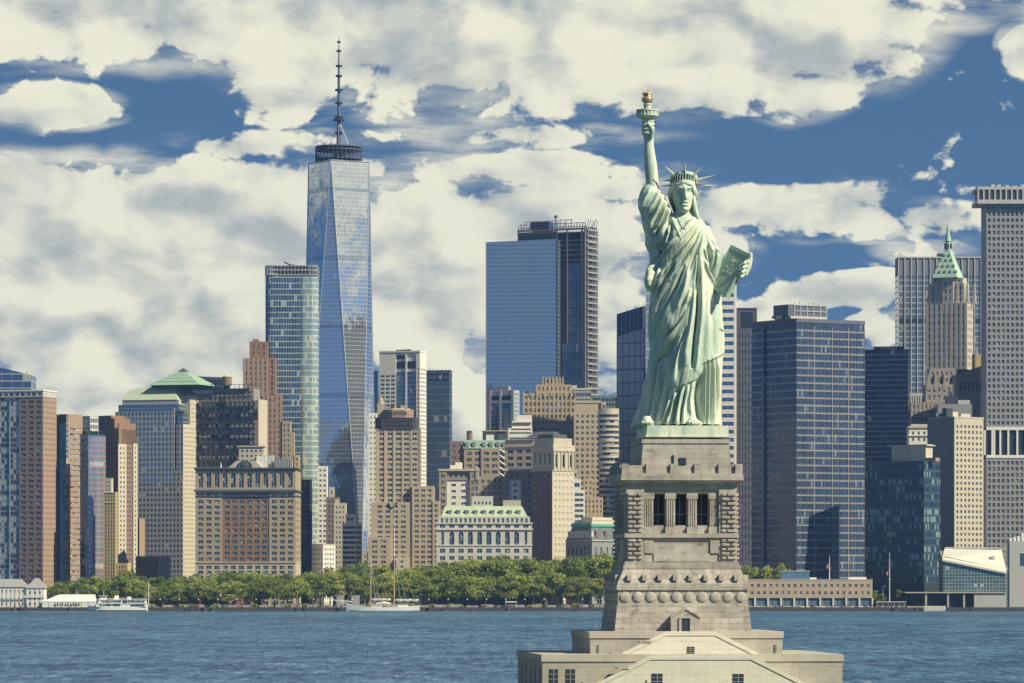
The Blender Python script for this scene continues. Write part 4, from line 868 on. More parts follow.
for i in range(9):
    c = f(450+i*8.6); B.mb('dormer', GREYM).box(c-1.4, c+1.4, 1.6, 5, B.z(513.6), B.z(510.6)); B.mb('dormer_hood', PATINA2).box(c-1.8, c+1.8, 1.3, 5.2, B.z(510.6)+.002, B.z(509.8))
B.block(WS, f(472), f(493), 8, 20, B.z(508), B.z(496), S(4, 8, .5, .4, mt=2.5, mb=1.5), None, part='penthouse'); B.block(LIME, f(503), f(521), 9, 18, B.z(507), B.z(500), None, None, part='penthouse')
B.finish()
# long grey custom house, green roof
B = Bld('customs_building', 'long grey stone civic building with a turquoise edged mansard roof, left of pedestal', 566, 640, 545, 3620, xc=592, ratio=.45, neg=True)
f = B.fx; GS_ = mat('grey civic stone', (.26,.265,.27)); s_ = S(7, 12, .45, .55, mx=1.5, mt=2, mb=4)
B.block(GS_, 0, B.w, 0, B.d, 0, B.z(541), S(9, 14, .35, .55, mt=2, mb=2), S(5, 14, .4, .55, mt=2, mb=2)); B.mb('cornice', GREYL).box(-1, B.w+1, -1, B.d, B.z(541)+.003, B.z(540))
B.mb('mansard', mat('dark slate mansard', (.13,.16,.16))).prism([(0,0),(B.w,0),(B.w,B.d),(0,B.d)], B.z(540)+.01, B.z(526.5), [(4,4),(B.w-4,4),(B.w-4,B.d-4),(4,B.d-4)])
B.mb('roof_edge', mat('turquoise copper edge', (.10,.33,.27))).box(3, B.w-3, 3, B.d-3, B.z(526.5)+.003, B.z(524)); B.mb('roof_edge', PATINA2).box(3.5, B.w-4, 3.5, B.d-4, B.z(524)+.003, B.z(522.5))
for i in range(7): c = B.d*(i+.7)/7.6; B.mb('dormer', GREYL).box(.6, 3.4, c-1.6, c+1.6, B.z(538), B.z(531))
for i in range(5): c = B.w*(i+.6)/5; B.mb('dormer', mat('dormer red', (.22,.13,.11)) if i == 0 else bpy.data.materials['dormer red']).box(c-1.8, c+1.8, .4, 3.5, B.z(538), B.z(531))
B.block(CREAM, f(600), B.w-6, 8, B.d-8, B.z(523), B.z(517), S(4, 6, .4, .5), None, part='attic_block'); B.finish()
# ================================================================== skyline, around and right of the statue
B = Bld('glass_tower', 'grey gridded glass tower with slanting top, just left of the statue', 617, 650.5, 310, 3900, xc=643.5, ratio=.4)
q = B.mb('curtain_wall', curtain('grey grid glass', 6.2, 11.6, (.34,.38,.43), (.42,.46,.50), (.13,.16,.22), 1.0, 1.5, metal=.06, tilt=.02))
q.loft([[(0,0,0),(B.w,0,0),(B.w,B.d,0),(0,B.d,0)], [(0,0,B.z(336)),(B.w,0,B.z(328)),(B.w,B.d,B.z(329)),(0,B.d,B.z(337))]])
B.mb('dark_flank', curtain('dark flank glass', 2.4, 7.0, (.02,.03,.06), (.05,.07,.11), (.03,.04,.07), .8, 2.2, metal=.4)).box(B.w+.01, B.w+.3, 0, B.d, 0, B.z(328))
q = B.mb('crown_screen', curtain('crown slats', 4.4, 90, (.035,.05,.09), (.05,.07,.12), (.17,.19,.23), 1.0, .1, metal=.4))
q.loft([[(0,.2,B.z(335.9)),(B.w,.2,B.z(327.9)),(B.w,B.d,B.z(328.9)),(0,B.d,B.z(336.9))], [(0,.2,B.z(313)),(B.w,.2,B.z(306)),(B.w,B.d,B.z(307)),(0,B.d,B.z(314))]]); B.finish()
B = Bld('striped_tower', 'white tower with blue ribbon windows standing behind the statue', 646, 737.5, 285, 3840, xc=735.8, ratio=.25)
f = B.fx; WT = mat('white cladding', (.76,.76,.71)); z1 = B.z(281)
B.block(WT, f(720), B.w, 0, B.d, 0, z1, S(14, 8.05, .80, .46, mx=.6, rec=.25), None, faces='FR', glass=mat('ribbon blue glass', (.075,.15,.25), rough=.15, metal=.4))
B.glassbox(curtain('pale cyan glass', 3, 8, (.35,.45,.47), (.45,.53,.53), (.55,.58,.55), .3, 1.2, metal=.5), 0, f(720)-.01, 1, B.d, 0, z1); B.finish()
B = Bld('office_tower', 'slender dark grey tower with a blank top panel, right of the white striped tower', 737, 757, 309, 3920, depth=30)
DG = mat('dark grey granite', (.12,.13,.165)); f = B.fx
B.block(DG, 0, B.w, 0, 30, 0, B.z(330), S(3.0, 8.1, .42, .5, mx=.6, spd=.2), None); B.mb('attic', DG).box(0, B.w, .4, 30, B.z(330)+.004, B.z(309)); B.mb('attic_panel', NAVY).box(f(741), f(753), .2, .39, B.z(328), B.z(312)); B.mb('attic_rim', mat('attic rim grey', (.11,.12,.15))).box(-.2, B.w+.2, -.2, 30.2, B.z(309)+.003, B.z(307.8))
for a, b in ((737, 738.5), (755.5, 757)): B.mb('attic_pier', DG).box(f(a), f(b), 0, .39, B.z(330)+.004, B.z(309)-.003)
B.finish()
# big dark banded tower
B = Bld('dark_office_tower', 'huge dark glass office tower with pale floor bands and a louvred roof house', 755, 868.5, 322, 3680, xc=796.5, ratio=.9, neg=True)
f = B.fx; f2 = 7.5/B.s; z1 = B.z(322)
DG2 = curtain('dark banded glass', 2.45, f2, (.014,.030,.07), (.05,.085,.15), (.08,.10,.145), .45, .25, metal=.08, blind=.09, blindc=(.17,.205,.26), rough=.12, tilt=.02)
B.mb('curtain_wall', DG2).box(.3, B.w, .3, B.d, 0, z1)
B.mb('left_setback', DG2).box(-1.6, .29, B.d*.68, B.d-3, 0, B.z(326))
q = B.mb('floor_band', mat('floor band stone', (.42,.41,.37)))
nf = int((z1-2)/f2); Q2 = B.mb('flank_band', mat('flank band grey', (.24,.26,.30)))
npan = 40
for i in range(1, nf+1):
    z = z1 - i*f2 - 1.2
    if z < 4: break
    for k in range(npan): q.box(.5+(B.w-.5)*k/npan+.5, .5+(B.w-.5)*(k+1)/npan-.35, .08, .29, z, z+1.25)
    Q2.box(-.1, .29, .3, B.d*.66, z-.2, z+1.5); Q2.box(-1.9, -1.61, B.d*.7, B.d-3, z-.2, z+1.5)
q = B.mb('mullion', mat('pale mullion', (.15,.165,.195)))
for k in range(npan//2+1): x = .4+(B.w-.5)*k/(npan/2); q.box(x-.11, x+.11, -.05, .28, 0, z1-4)
for x in (f(815), f(834), f(851)): B.mb('column', mat('facade column', (.24,.25,.27))).box(x-.4, x+.4, -.2, .27, 0, z1-3)
B.mb('parapet', DG).box(-.1, B.w+.3, -.1, B.d, z1+.003, B.z(318.2)); B.mb('parapet', DG).box(-1.8, -.12, B.d*.66, B.d-3, B.z(326)+.003, B.z(323))
B.mb('roof_house', GREYL).box(f(795), f(833), 6, 30, B.z(318), B.z(315.8)); B.mb('roof_house', DG).box(f(793), f(832), 7, 28, B.z(315.8), B.z(304))
q = B.mb('roof_house_frame', STEEL)
for i in range(6): x = f(799)+(f(833)-f(799))*i/5; q.box(x-.4, x+.4, 6.4, 7, B.z(316), B.z(304))
for yy in (310.2, 304.4, 315.8): q.box(f(799), f(833)+.3, 6.3, 7, B.z(yy)-.4, B.z(yy)+.4)
B.mb('roof_rail', DARKM).box(f(784), f(793), 12, 18, B.z(318), B.z(315.5))
for i in range(7): B.mb('antenna', DARKM).box(f(800+i*5), f(800.3+i*5), 14, 14.3, B.z(304), B.z(302-(i%3)))
B.finish()
B = Bld('dark_glass_slab', 'navy glass slab with fine white floor lines behind the huge dark tower', 862, 911, 350, 3960, xc=908, ratio=.3)
B.glassbox(curtain('navy lined glass', 3.0, 4.6, (.014,.035,.09), (.05,.10,.20), (.42,.46,.50), .12, .60, metal=.35, blind=.03), 0, B.w, 0, B.d, 0, B.z(350)); B.mb('roof_house', LIME).box(B.fx(880), B.fx(896), 6, 18, B.z(350), B.z(346.4)); B.mb('roof_house', DARKM).box(B.fx(873), B.fx(902), 9, 20, B.z(350), B.z(345.6)); B.mb('parapet', NAVY).box(-.2, B.w+.2, -.2, B.d, B.z(350)+.003, B.z(349.2)); B.finish()
# teal glass office low
B = Bld('glass_office', 'squat teal black glass office with dim lit floors and a tan roof box', 868.5, 943, 462, 3630, xc=924, ratio=.5)
GT = curtain('teal office glass', 2.2, 6.2, (.012,.035,.05), (.05,.11,.125), (.04,.07,.085), .3, 1.9, metal=.35, blind=.2, blindc=(.22,.31,.28), tilt=.03, rough=.15)
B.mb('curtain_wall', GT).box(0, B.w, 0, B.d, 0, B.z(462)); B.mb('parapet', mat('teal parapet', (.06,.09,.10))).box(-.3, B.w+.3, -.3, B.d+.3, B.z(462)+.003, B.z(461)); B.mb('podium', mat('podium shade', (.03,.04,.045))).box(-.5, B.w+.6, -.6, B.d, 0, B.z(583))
B.block(LIME, B.fx(889), B.fx(905.5), 8, 20, B.z(461), B.z(445.5), None, None, part='roof_box'); B.block(CREAM, B.fx(905.5)+.01, B.fx(921), 8.4, 20, B.z(461), B.z(443.8), None, None, part='roof_box'); B.mb('roof_duct', BR_ORANGE).box(B.fx(921)+.02, B.fx(931), 7, 14, B.z(461), B.z(457.5)); B.mb('roof_slab', GREYL).box(B.fx(885), B.fx(923), 7, 21, B.z(445.5), B.z(444.3)); B.finish()
# tan box tower with a blank flank
B = Bld('tan_office_tower', 'tan office tower with a blank grey left flank and square windows', 930.5, 986, 417, 3720, xc=954.5, ratio=1.0, neg=True)
BX = mat('pale tan concrete', (.50,.45,.34), var=.1); BXF = mat('blank flank render', (.27,.275,.27), var=.1)
B.block(BX, .01, B.w, 0, B.d, 0, B.z(418), S(5.6, 5.75, .5, .5, mx=1, mt=4.5, rec=.7), None, faces='F'); B.mb('flank', BXF).box(-.3, 0, 0, B.d, 0, B.z(418)); B.mb('cornice', BX).box(-.3, B.w+.3, -.3, B.d, B.z(418)+.004, B.z(416.5))
B.mb('roof_box', mat('teal roof box', (.06,.17,.17))).box(B.fx(945), B.fx(952), 12, 18, B.z(416.5), B.z(413)); B.mb('roof_box', CREAM).box(B.fx(957), B.fx(963), 5, 10, B.z(416.5), B.z(411.5)); B.mb('roof_box', GREYL).box(B.fx(966), B.fx(976), 5, 12, B.z(416.5), B.z(413)); B.mb('roof_box', DARKM).box(B.fx(950), B.fx(957), 5, 10, B.z(416.5), B.z(408)); B.finish()
# tall grey tower at the right edge
B = Bld('office_tower', 'tall grey gridded office tower at the right edge with overhanging crown and white band', 986.5, 1080, 190, 3900, depth=45, glass=G_DARK)
GG = mat('grey precast concrete', (.31,.31,.31), var=.08); f = B.fx
B.block(GG, 0, B.w, 0, 45, 0, B.z(458), S(4.55, 6.1, .60, .60, mx=.4, rec=.7), None); B.block(GG, 0, B.w, 0, 45, B.z(427), B.z(197), S(4.55, 6.1, .60, .58, mx=.4, rec=.7), None)
B.mb('mechanical_floor', NAVY).box(.3, B.w, 1.4, 44, B.z(458)+.004, B.z(427)-.004); q = B.mb('white_frame', WHITE)
q.box(-.3, B.w, -.5, 1.2, B.z(458)+.004, B.z(455)); q.box(-.3, B.w, -.5, 1.2, B.z(430), B.z(427)-.004)
for x in (984.5, 992, 994, 1000, 1008, 1017, 1026): q.box(f(x)-.5, f(x)+1.1, -.3, 1.19, B.z(455)+.003, B.z(430)-.003)
q = B.mb('overhang_crown', GREYL); q.box(f(977), B.w, -4.5, 45, B.z(204)+.004, B.z(200)); q.box(f(977), B.w, -4.5, 45, B.z(190), B.z(187)); B.mb('crown_core', DARKM).box(f(980), B.w, -3.6, 44, B.z(200), B.z(190))
for i in range(10): x = f(977.5+i*5.6); q.box(x-.5, x+.9, -4.4, -3.59, B.z(200)+.003, B.z(190)-.003)
for x in (992, 998, 1006, 1014, 1022): B.mb('roof_box', GREYL).box(f(x), f(x+3.5), 5, 10, B.z(187), B.z(185.2 - (x % 3)*.6))
B.finish()
# tower with the green pyramid, and what stands about it
B = Bld('gridded_tower', 'grey blue glass slab with white verticals behind the green pyramid tower', 898.5, 1000, 258, 4350, depth=40)
z1 = B.z(258); B.glassbox(curtain('slab blue glass', 1.6, 5.6, (.12,.19,.27), (.21,.28,.36), (.33,.37,.40), .25, 1.3, metal=.6), 0, B.w, 0, 40, 0, B.z(275)); B.mb('attic', mat('attic slats grey', (.20,.22,.25))).box(.1, B.w, .1, 40, B.z(275)+.004, z1)
q = B.mb('vertical_fin', mat('white fin', (.50,.51,.49)))
for i in range(17): x = B.w*i/16; q.box(x-.42, x+.42, -.8, -.01, 0, z1)
q.box(-.4, B.w, -.8, 40, z1+.003, z1+1.4); B.mb('louvre', NAVY).box(.2, B.w, -.1, -.02, B.z(323), B.z(319))
B.mb('roof_box', DARKM).box(B.fx(938), B.fx(944), 5, 12, z1, B.z(253)); B.finish()
B = Bld('pyramid_roof_tower', 'limestone skyscraper with a steep green copper pyramid and spire', 927, 975.5, 278, 4130, xc=967, ratio=.55, glass=G_DARK)
f = B.fx; LM = mat('warm limestone', (.50,.465,.39)); cx_ = f(946); cy_ = B.d*.45
B.block(LM, 0, B.w, 0, B.d, 0, B.z(303), S(5.2, 7.0, .42, .55, mx=1.2, spd=.35, rec=.7), S(5.2, 7, .42, .55, mx=1.2)); B.block(LM, f(930), f(963.5), 2.5, B.d-2, B.z(303)+.004, B.z(283), S(6, 6.6, .4, .55, spd=.3, rec=.6), S(5, 6.6, .4, .5)); B.block(LM, f(932), f(962), 4, B.d-4, B.z(283)+.004, B.z(277), S(5, 7, .4, .55), None)
for x, y_ in ((929, 4), (940, 1.5), (948.5, 1), (957, 1.5), (966, 4), (970, 14)): B.mb('pinnacle', LM).prism([(f(x)-1.6,y_),(f(x)+1.6,y_),(f(x)+1.6,y_+3),(f(x)-1.6,y_+3)], B.z(303), B.z(282), [(f(x)-.6,y_+.8),(f(x)+.6,y_+.8),(f(x)+.6,y_+2),(f(x)-.6,y_+2)])
B.block(LM, f(943), f(954), .2, 3, B.z(310), B.z(278), S(4, 7, .4, .6), None, part='gable'); B.mb('gable_top', LM).prism([(f(943),.2),(f(954),.2),(f(954),3),(f(943),3)], B.z(278)+.003, B.z(272), [(f(948),.4),(f(949),.4),(f(949),3),(f(948),3)])
r0, r1 = (966-933)/2/B.s/1.27, 2.6; PAT = mat('mint copper pyramid', (.38,.57,.42), var=.2)
sq = lambda r: [(cx_-r,cy_-r),(cx_+r,cy_-r),(cx_+r,cy_+r),(cx_-r,cy_+r)]
B.mb('pyramid_roof', PAT).prism(sq(r0), B.z(277)+.01, B.z(249), sq(r1))
for j, yy in enumerate((272, 266, 260, 255)):
    rr = r0 + (r1-r0)*(277-yy)/28
    for k in range(5-j): x = cx_ + (k-(4-j)/2)*5.2; B.mb('dormer', GREYM).box(x-.8, x+.8, cy_-rr-.5, cy_-rr+2, B.z(yy)-.6, B.z(yy)+1.8)
B.mb('lantern', PAT).cyl(cx_, cy_, 3.0, B.z(249)+.003, B.z(240), 2.4, n=8); B.mb('lantern', PAT).lathe(cx_, cy_, [(3.3,B.z(240)),(2.6,B.z(237)),(1.6,B.z(232)),(1.3,B.z(227)),(.5,B.z(224)),(.12,B.z(219.5))], 8)
for i in range(8): a = 2*PI*i/8+.39; B.mb('lantern_opening', DARKM).box(cx_+3.25*math.cos(a)-.35, cx_+3.25*math.cos(a)+.35, cy_+3.25*math.sin(a)-.35, cy_+3.25*math.sin(a)+.35, B.z(247.5), B.z(242))
B.finish()
B = Bld('stone_office', 'broad stepped stone building below the green pyramid tower', 911, 966, 400, 4040, depth=36)
f = B.fx; LS = mat('dull limestone', (.33,.31,.27)); B.block(LS, f(911), f(962), 0, 36, 0, B.z(402), S(4, 6, .4, .6, spd=.2), None); B.block(LS, f(926), f(958), 2, 34, B.z(402)+.003, B.z(384), S(4.6, 9, .4, .6), None); B.block(LS, f(930), f(955), 4, 30, B.z(384)+.003, B.z(368), S(5, 8, .4, .55), None)
for x in (927, 934, 943, 953): B.mb('pinnacle', LS).prism([(f(x),1.6),(f(x)+3,1.6),(f(x)+3,5),(f(x),5)], B.z(390), B.z(374), [(f(x)+1,2),(f(x)+2,2),(f(x)+2,4),(f(x)+1,4)])
B.finish()
B = Bld('office_building', 'grey brown office with a yellow roof box, left of the tall grey tower', 957, 990, 366, 3990, depth=30)
B.mb('wall', mat('dusky stone', (.20,.20,.205))).loft([[(0,0,0),(B.w,0,0),(B.w,30,0),(0,30,0)], [(0,0,B.z(374)),(B.w,0,B.z(363)),(B.w,30,B.z(363)),(0,30,B.z(374))]]); 
for i in range(7): B.mb('attic_window', NAVY).box(B.fx(960+i*4), B.fx(962+i*4), -.1, .05, B.z(390), B.z(382))
B.mb('roof_box', YEL).box(B.fx(973), B.fx(984), 3, 10, B.z(372), B.z(354)); B.mb('roof_plant', DARKM).box(B.fx(958), B.fx(969), 4, 14, B.z(374), B.z(369)); B.finish()
B = Bld('grey_office', 'light grey office with tall vertical slots, right of the navy slab', 908, 924, 391, 4100, depth=20)
B.block(GREYL, 0, B.w, 0, 20, 0, B.z(393), S(2.6, 30, .42, .9, mx=.4, rec=.5), None); B.finish()
B = Bld('white_building', 'small white corniced building with dark windows, left of the tan box tower', 909, 934, 428, 3900, depth=24)
B.block(WHITE, 0, B.w, 0, 24, 0, B.z(428), S(5.2, 6.4, .4, .5), None); B.mb('cornice', WHITE).box(-.6, B.w+.6, -.9, 24, B.z(436), B.z(434.6)); B.mb('cornice', CREAM).box(-.6, B.w+.6, -.9, 24, B.z(428)+.003, B.z(426)); B.block(GREYL, 2, B.w-2, 2, 20, B.z(426), B.z(424), None, None, part='roof_box'); B.finish()
B = Bld('office_building', 'dark machine house roof block between the stepped stone building and tan box tower', 938, 972, 404, 3860, depth=20)
B.mb('wall', GREYM).box(0, B.w, 0, 20, 0, B.z(404)); q = B.mb('roof_plant', DARKM); q.box(B.fx(946), B.fx(958), 2, 10, B.z(404), B.z(396)); q.box(B.fx(949), B.fx(953), 3, 6, B.z(396), B.z(392)); B.mb('roof_plant_pale', GREYL).box(B.fx(958), B.fx(970), 1, 8, B.z(404), B.z(400)); B.finish()

# ------------------------------------------------------------------ the waterfront on the right
B = Bld('harbour_station', 'long low tan brick harbour station with two rows of square windows', 742, 872.5, 580, 3530, depth=24, glass=G_BLUE)
f = B.fx; TBR = mat('station brick', (.49,.395,.275)); 
B.block(TBR, 0, B.w, 0, 24, B.z(598), B.z(580), S(6.15, 7.3, .42, .42, mx=1, mb=1.4, mt=1.4, rec=.35), None); B.mb('coping', CREAM).box(-.2, B.w+.2, -.2, 24, B.z(580)+.003, B.z(579.3))
B.mb('ground_floor', mat('station ground glass', (.10,.16,.22), rough=.3)).box(.4, B.w-.4, 1.2, 24, 0, B.z(598)-.004)
for i in range(11): x = B.w*i/10; B.mb('pillar', WHITE).box(x-.6, x+.6, 0, 1.19, 0, B.z(598)-.003)
for i in range(30): x = B.w*(i+.5)/30; B.mb('mullion', GREYL).box(x-.12, x+.12, 1.0, 1.19, 0, B.z(598)-.003)
B.mb('sill', WHITE).box(.2, B.w-.2, .9, 1.18, 0, .9)
B.mb('roof_house', mat('blue roof house', (.10,.18,.28), rough=.5)).box(f(781.5), f(810), 6, 16, B.z(579.3), B.z(571.5)); B.mb('roof_house_top', CREAM).box(f(781), f(810.5), 5.6, 16.4, B.z(571.5)+.003, B.z(570.8)); B.mb('roof_box', WHITE).box(f(849), f(867), 5, 12, B.z(579.3), B.z(577)); B.mb('roof_box', WHITE).box(f(810), f(817), 5, 9, B.z(579.3), B.z(577.4)); B.finish()
# ferry terminal
B = Bld('ferry_terminal', 'glass walled ferry terminal with a white tilted roof on a concrete base', 905, 1008, 550, 3512, depth=40)
f = B.fx; TG = curtain('terminal glass', 2.5, 2.7, (.06,.12,.12), (.17,.25,.24), (.36,.42,.38), .28, .28, metal=.4, tilt=.03, blind=.05)
zb = B.z(592)
B.mb('glass_wall', TG).loft([[(f(943),0,zb),(f(1006),0,zb),(f(1006),34,zb),(f(943),34,zb)], [(f(943),0,B.z(560)),(f(1006),0,B.z(572.5)),(f(1006),34,B.z(558)),(f(943),34,B.z(550))]])
RW = mat('white membrane roof', (.66,.63,.52)); 
B.mb('roof', RW).loft([[(f(942),-1.5,B.z(561)),(f(1006.5),-1.5,B.z(574)),(f(1006.5),36,B.z(550.5)),(f(949),36,B.z(549))], [(f(942),-1.5,B.z(559)),(f(1006.5),-1.5,B.z(572)),(f(1006.5),36,B.z(549)),(f(949),36,B.z(547.8))]])
B.mb('roof_gutter', GREYL).tube([(f(945), 2.5, B.z(556.5)), (f(1006), 2.5, B.z(570))], .5, 4); B.mb('ridge_rail', GREYL).box(f(949), f(1006), 34, 36, B.z(548.3), B.z(546.8))
for x, yy in ((980, 558), (993, 556), (990, 560)): B.mb('roof_vent', GREYL).box(f(x), f(x+3.4), 14, 18, B.z(yy+5), B.z(yy))
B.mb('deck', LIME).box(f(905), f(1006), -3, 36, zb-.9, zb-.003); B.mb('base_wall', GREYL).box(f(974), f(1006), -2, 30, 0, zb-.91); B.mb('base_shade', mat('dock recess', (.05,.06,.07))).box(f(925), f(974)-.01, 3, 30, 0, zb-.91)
for x in (925, 947, 963): B.mb('pier_column', LIME).box(f(x), f(x)+1.4, -2, 3.0, 0, zb-.91)
B.mb('ramp', LIME).box(f(907), f(925)-.01, -2, 4, 0, .9); B.finish()
B = Bld('ventilation_block', 'pale windowless concrete block with a square blue window at the far right edge', 1006.5, 1070, 541, 3560, depth=30)
f = B.fx; B.mb('wall', mat('pale panel concrete', (.47,.475,.44), var=.08)).box(f(1009.5), B.w, 0, 30, 0, B.z(541)); B.mb('glass_edge', TG).box(f(1006.6), f(1009.5)-.01, .6, 30, 0, B.z(543)); B.mb('window', mat('square blue window', (.05,.10,.15), rough=.15)).box(f(1020), B.w-10, -.05, .2, B.z(566), B.z(553)); B.mb('window_frame', WHITE).box(f(1019.4), B.w-9, -.1, -.051, B.z(553), B.z(552.2))
q = B.mb('roof_plant', WHITE)
for x, h_ in ((1010, 3), (1014, 4), (1018, 5), (1022, 8)): q.box(f(x), f(x+2.4), 3, 7, B.z(541), B.z(541-h_))
B.finish()
# ================================================================== trees of the waterfront park
def leafmat(name, a, b):
    m, t, bs = newmat(name); P_ = t.n('ShaderNodeNewGeometry').outputs['Position']
    n = t.noise(P_, .35, 3, .6); rnd = t.n('ShaderNodeObjectInfo').outputs['Random']
    k = t.m('ADD', t.m('MULTIPLY', n, .7), t.m('MULTIPLY', rnd, .45))
    t.L.new(t.mix(t.step(k, .3, .85), a, b), bs.inputs['Base Color']); bs.inputs['Roughness'].default_value = .7; bs.inputs['Specular IOR Level'].default_value = .15
    tr = t.n('ShaderNodeBsdfTranslucent', {'Color': tuple(c*1.3 for c in b)}); mx = t.n('ShaderNodeMixShader', {0: .25})
    out = [n_ for n_ in m.node_tree.nodes if n_.type == 'OUTPUT_MATERIAL'][0]
    t.L.new(bs.outputs[0], mx.inputs[1]); t.L.new(tr.outputs[0], mx.inputs[2]); t.L.new(mx.outputs[0], out.inputs['Surface']); return m
LEAF_A = leafmat('plane tree leaves', (.19,.25,.05), (.42,.47,.12)); LEAF_B = leafmat('dark tree leaves', (.11,.175,.05), (.25,.32,.085)); LEAF_C = leafmat('yellow green leaves', (.24,.29,.06), (.42,.46,.14))
BARK = mat('bark', (.17,.14,.105))
def crown_mesh(seed, H=20.0, Rr=6.5, base=.36, clumps=17, leaves=100):
    rnd = np.random.RandomState(seed); vs = []; fs = []
    cl = []
    for k in range(clumps):
        a = rnd.uniform(0, 2*PI); zf = rnd.uniform(0, 1); rad = Rr*math.sqrt(rnd.uniform(0.05, 1))*math.sin(PI*(.22+.66*zf))*.85
        cl.append((rad*math.cos(a), rad*math.sin(a), H*(base+.1+(.83-base)*zf), rnd.uniform(1.5, 2.9)))
    for (x, y, z, r) in cl:
        d = rnd.normal(size=(leaves, 3)); d /= np.linalg.norm(d, axis=1)[:, None]
        rr = r*rnd.uniform(.45, 1.08, (leaves, 1)); p = d*rr*np.array([1.15, 1.15, .72]) + (x, y, z)
        for q in p:
            n = rnd.normal(size=3); n[2] += .8; n /= np.linalg.norm(n); t_ = np.cross(n, rnd.normal(size=3)); t_ /= np.linalg.norm(t_); b_ = np.cross(n, t_); s_ = rnd.uniform(.28, .62)
            i = len(vs); vs += [tuple(q-t_*s_), tuple(q-b_*s_*.6), tuple(q+t_*s_), tuple(q+b_*s_*.6)]; fs.append((i, i+1, i+2, i+3))
    me = bpy.data.meshes.new('crown'); me.from_pydata(vs, [], fs); return me, cl
def trunk_mesh(cl, H=20.0, seed=0):
    q = MB(); q.tube([(0,0,0), (.1,.05,H*.2), (-.1,.1,H*.42), (.1,0,H*.62)], [.42,.32,.24,.1], 7)
    for (x, y, z, r) in cl[:8]: q.tube([(0,.05,H*.26), (x*.5, y*.5, H*.26+(z-H*.26)*.6), (x*.95, y*.95, z)], [.2,.13,.05], 5)
    return q.mesh('trunk')
PROTO = []
for k in range(5):
    me, cl = crown_mesh(20+k, Rr=6.0+.4*k, base=.20+.03*(k % 3), clumps=19+k); PROTO.append((me, trunk_mesh(cl)))
PROTO_LEAF = {}
def tree(x, y, h, kind, label, group, wide=1.0, k=None):
    wide *= 1.22
    k = random.randrange(5) if k is None else k
    t_ = empty('park_tree', (x, y, GZ), random.uniform(0, 6.28), label, 'tree', group); s_ = h/20.0
    t_.scale = (s_*wide, s_*wide, s_)
    key = (k, kind.name)
    if key not in PROTO_LEAF:
        me = PROTO[k][0] if not any(q[0] == k for q in PROTO_LEAF) else PROTO[k][0].copy(); me.materials.clear(); me.materials.append(kind); PROTO_LEAF[key] = me
    link('crown', PROTO_LEAF[key], t_); link('trunk', PROTO[k][1], t_, BARK)
ENVX = [40,60,90,110,125,140,160,200,250,300,330,360,400,430,460,490,520,560,590,612]
ENVY = [584,579,577,573,569,572,575,572,571,572,566,562,566,564,558,553,555,556,553,550]
LBL = {0: 'spreading green plane tree in the front row along the park promenade', 1: 'bushy mid green tree standing in the middle of the waterfront park', 2: 'tall dark green tree at the back of the waterfront park'}
def env(x): return float(np.interp(x, ENVX, ENVY))
def htop(y, Y): return pz(y, Y) - GZ
x = 62
while x < 612:
    Y = 3519 + random.uniform(-2, 2)
    if x > 148 or x < 60: tree(px(x, Y), Y, min(htop(min(env(x)+random.uniform(5, 13), 585), Y), htop(569+random.uniform(0,8), Y)), LEAF_A if random.random() < .8 else LEAF_C, LBL[0], 'trees along the park promenade', random.uniform(.85, 1.1))
    x += random.uniform(10, 15)
x = 45
while x < 616:
    Y = 3545 + random.uniform(-6, 6); tree(px(x, Y), Y, htop(env(x)+random.uniform(2, 8), Y), LEAF_A if random.random() < .6 else LEAF_B, LBL[1], 'trees in the middle of the park', random.uniform(.85, 1.1)); x += random.uniform(10, 15)
x = 38
while x < 618:
    Y = 3572 + random.uniform(-6, 6); tree(px(x, Y), Y, htop(env(x)+random.uniform(-1.5, 3), Y), LEAF_B if random.random() < .65 else LEAF_A, LBL[2], 'trees at the back of the park', random.uniform(.8, 1.05)); x += random.uniform(9, 14)
for x, y in ((738,566),(746,564),(752,566),(757,569)): tree(px(x, 3580), 3580, htop(y, 3580), LEAF_A, 'bright green tree behind the harbour station beside the pedestal', 'trees behind the harbour station', .6)
for x, y in ((770,564),(779,562),(787,567),(763,566)): tree(px(x, 3572), 3572, htop(y, 3572), LEAF_C, 'yellow green tree rising over the blue roof house of the harbour station', 'yellow trees behind the harbour station', .5)
for x, y, yy in ((874,590,3535),(881,593,3530),(900,589,3534),(904,592,3532)): tree(px(x, yy), yy, htop(y, yy), LEAF_B, 'small dark tree between the harbour station and the ferry terminal', 'small trees beside the ferry terminal', .9)
# low hedge shrubs on the lawn edge
SHR = []
for x in [random.uniform(45, 612) for _ in range(60)]:
    Y = 3510; h_ = random.uniform(1.2, 3.0)
    if not SHR:
        me, cl = crown_mesh(77, 3, 1.6, .1, 7, 60); me.name = 'shrub'; me.materials.append(LEAF_C); SHR.append(me)
    o = link('shrub', SHR[0]); o.location = (px(x, Y), Y+random.uniform(-1, 5), GZ-.2); s_ = h_/3; o.scale = (s_*1.4, s_*1.4, s_)
    tag(o, 'low green shrub on the park edge under the front trees', 'shrub', 'shrubs along the park edge')

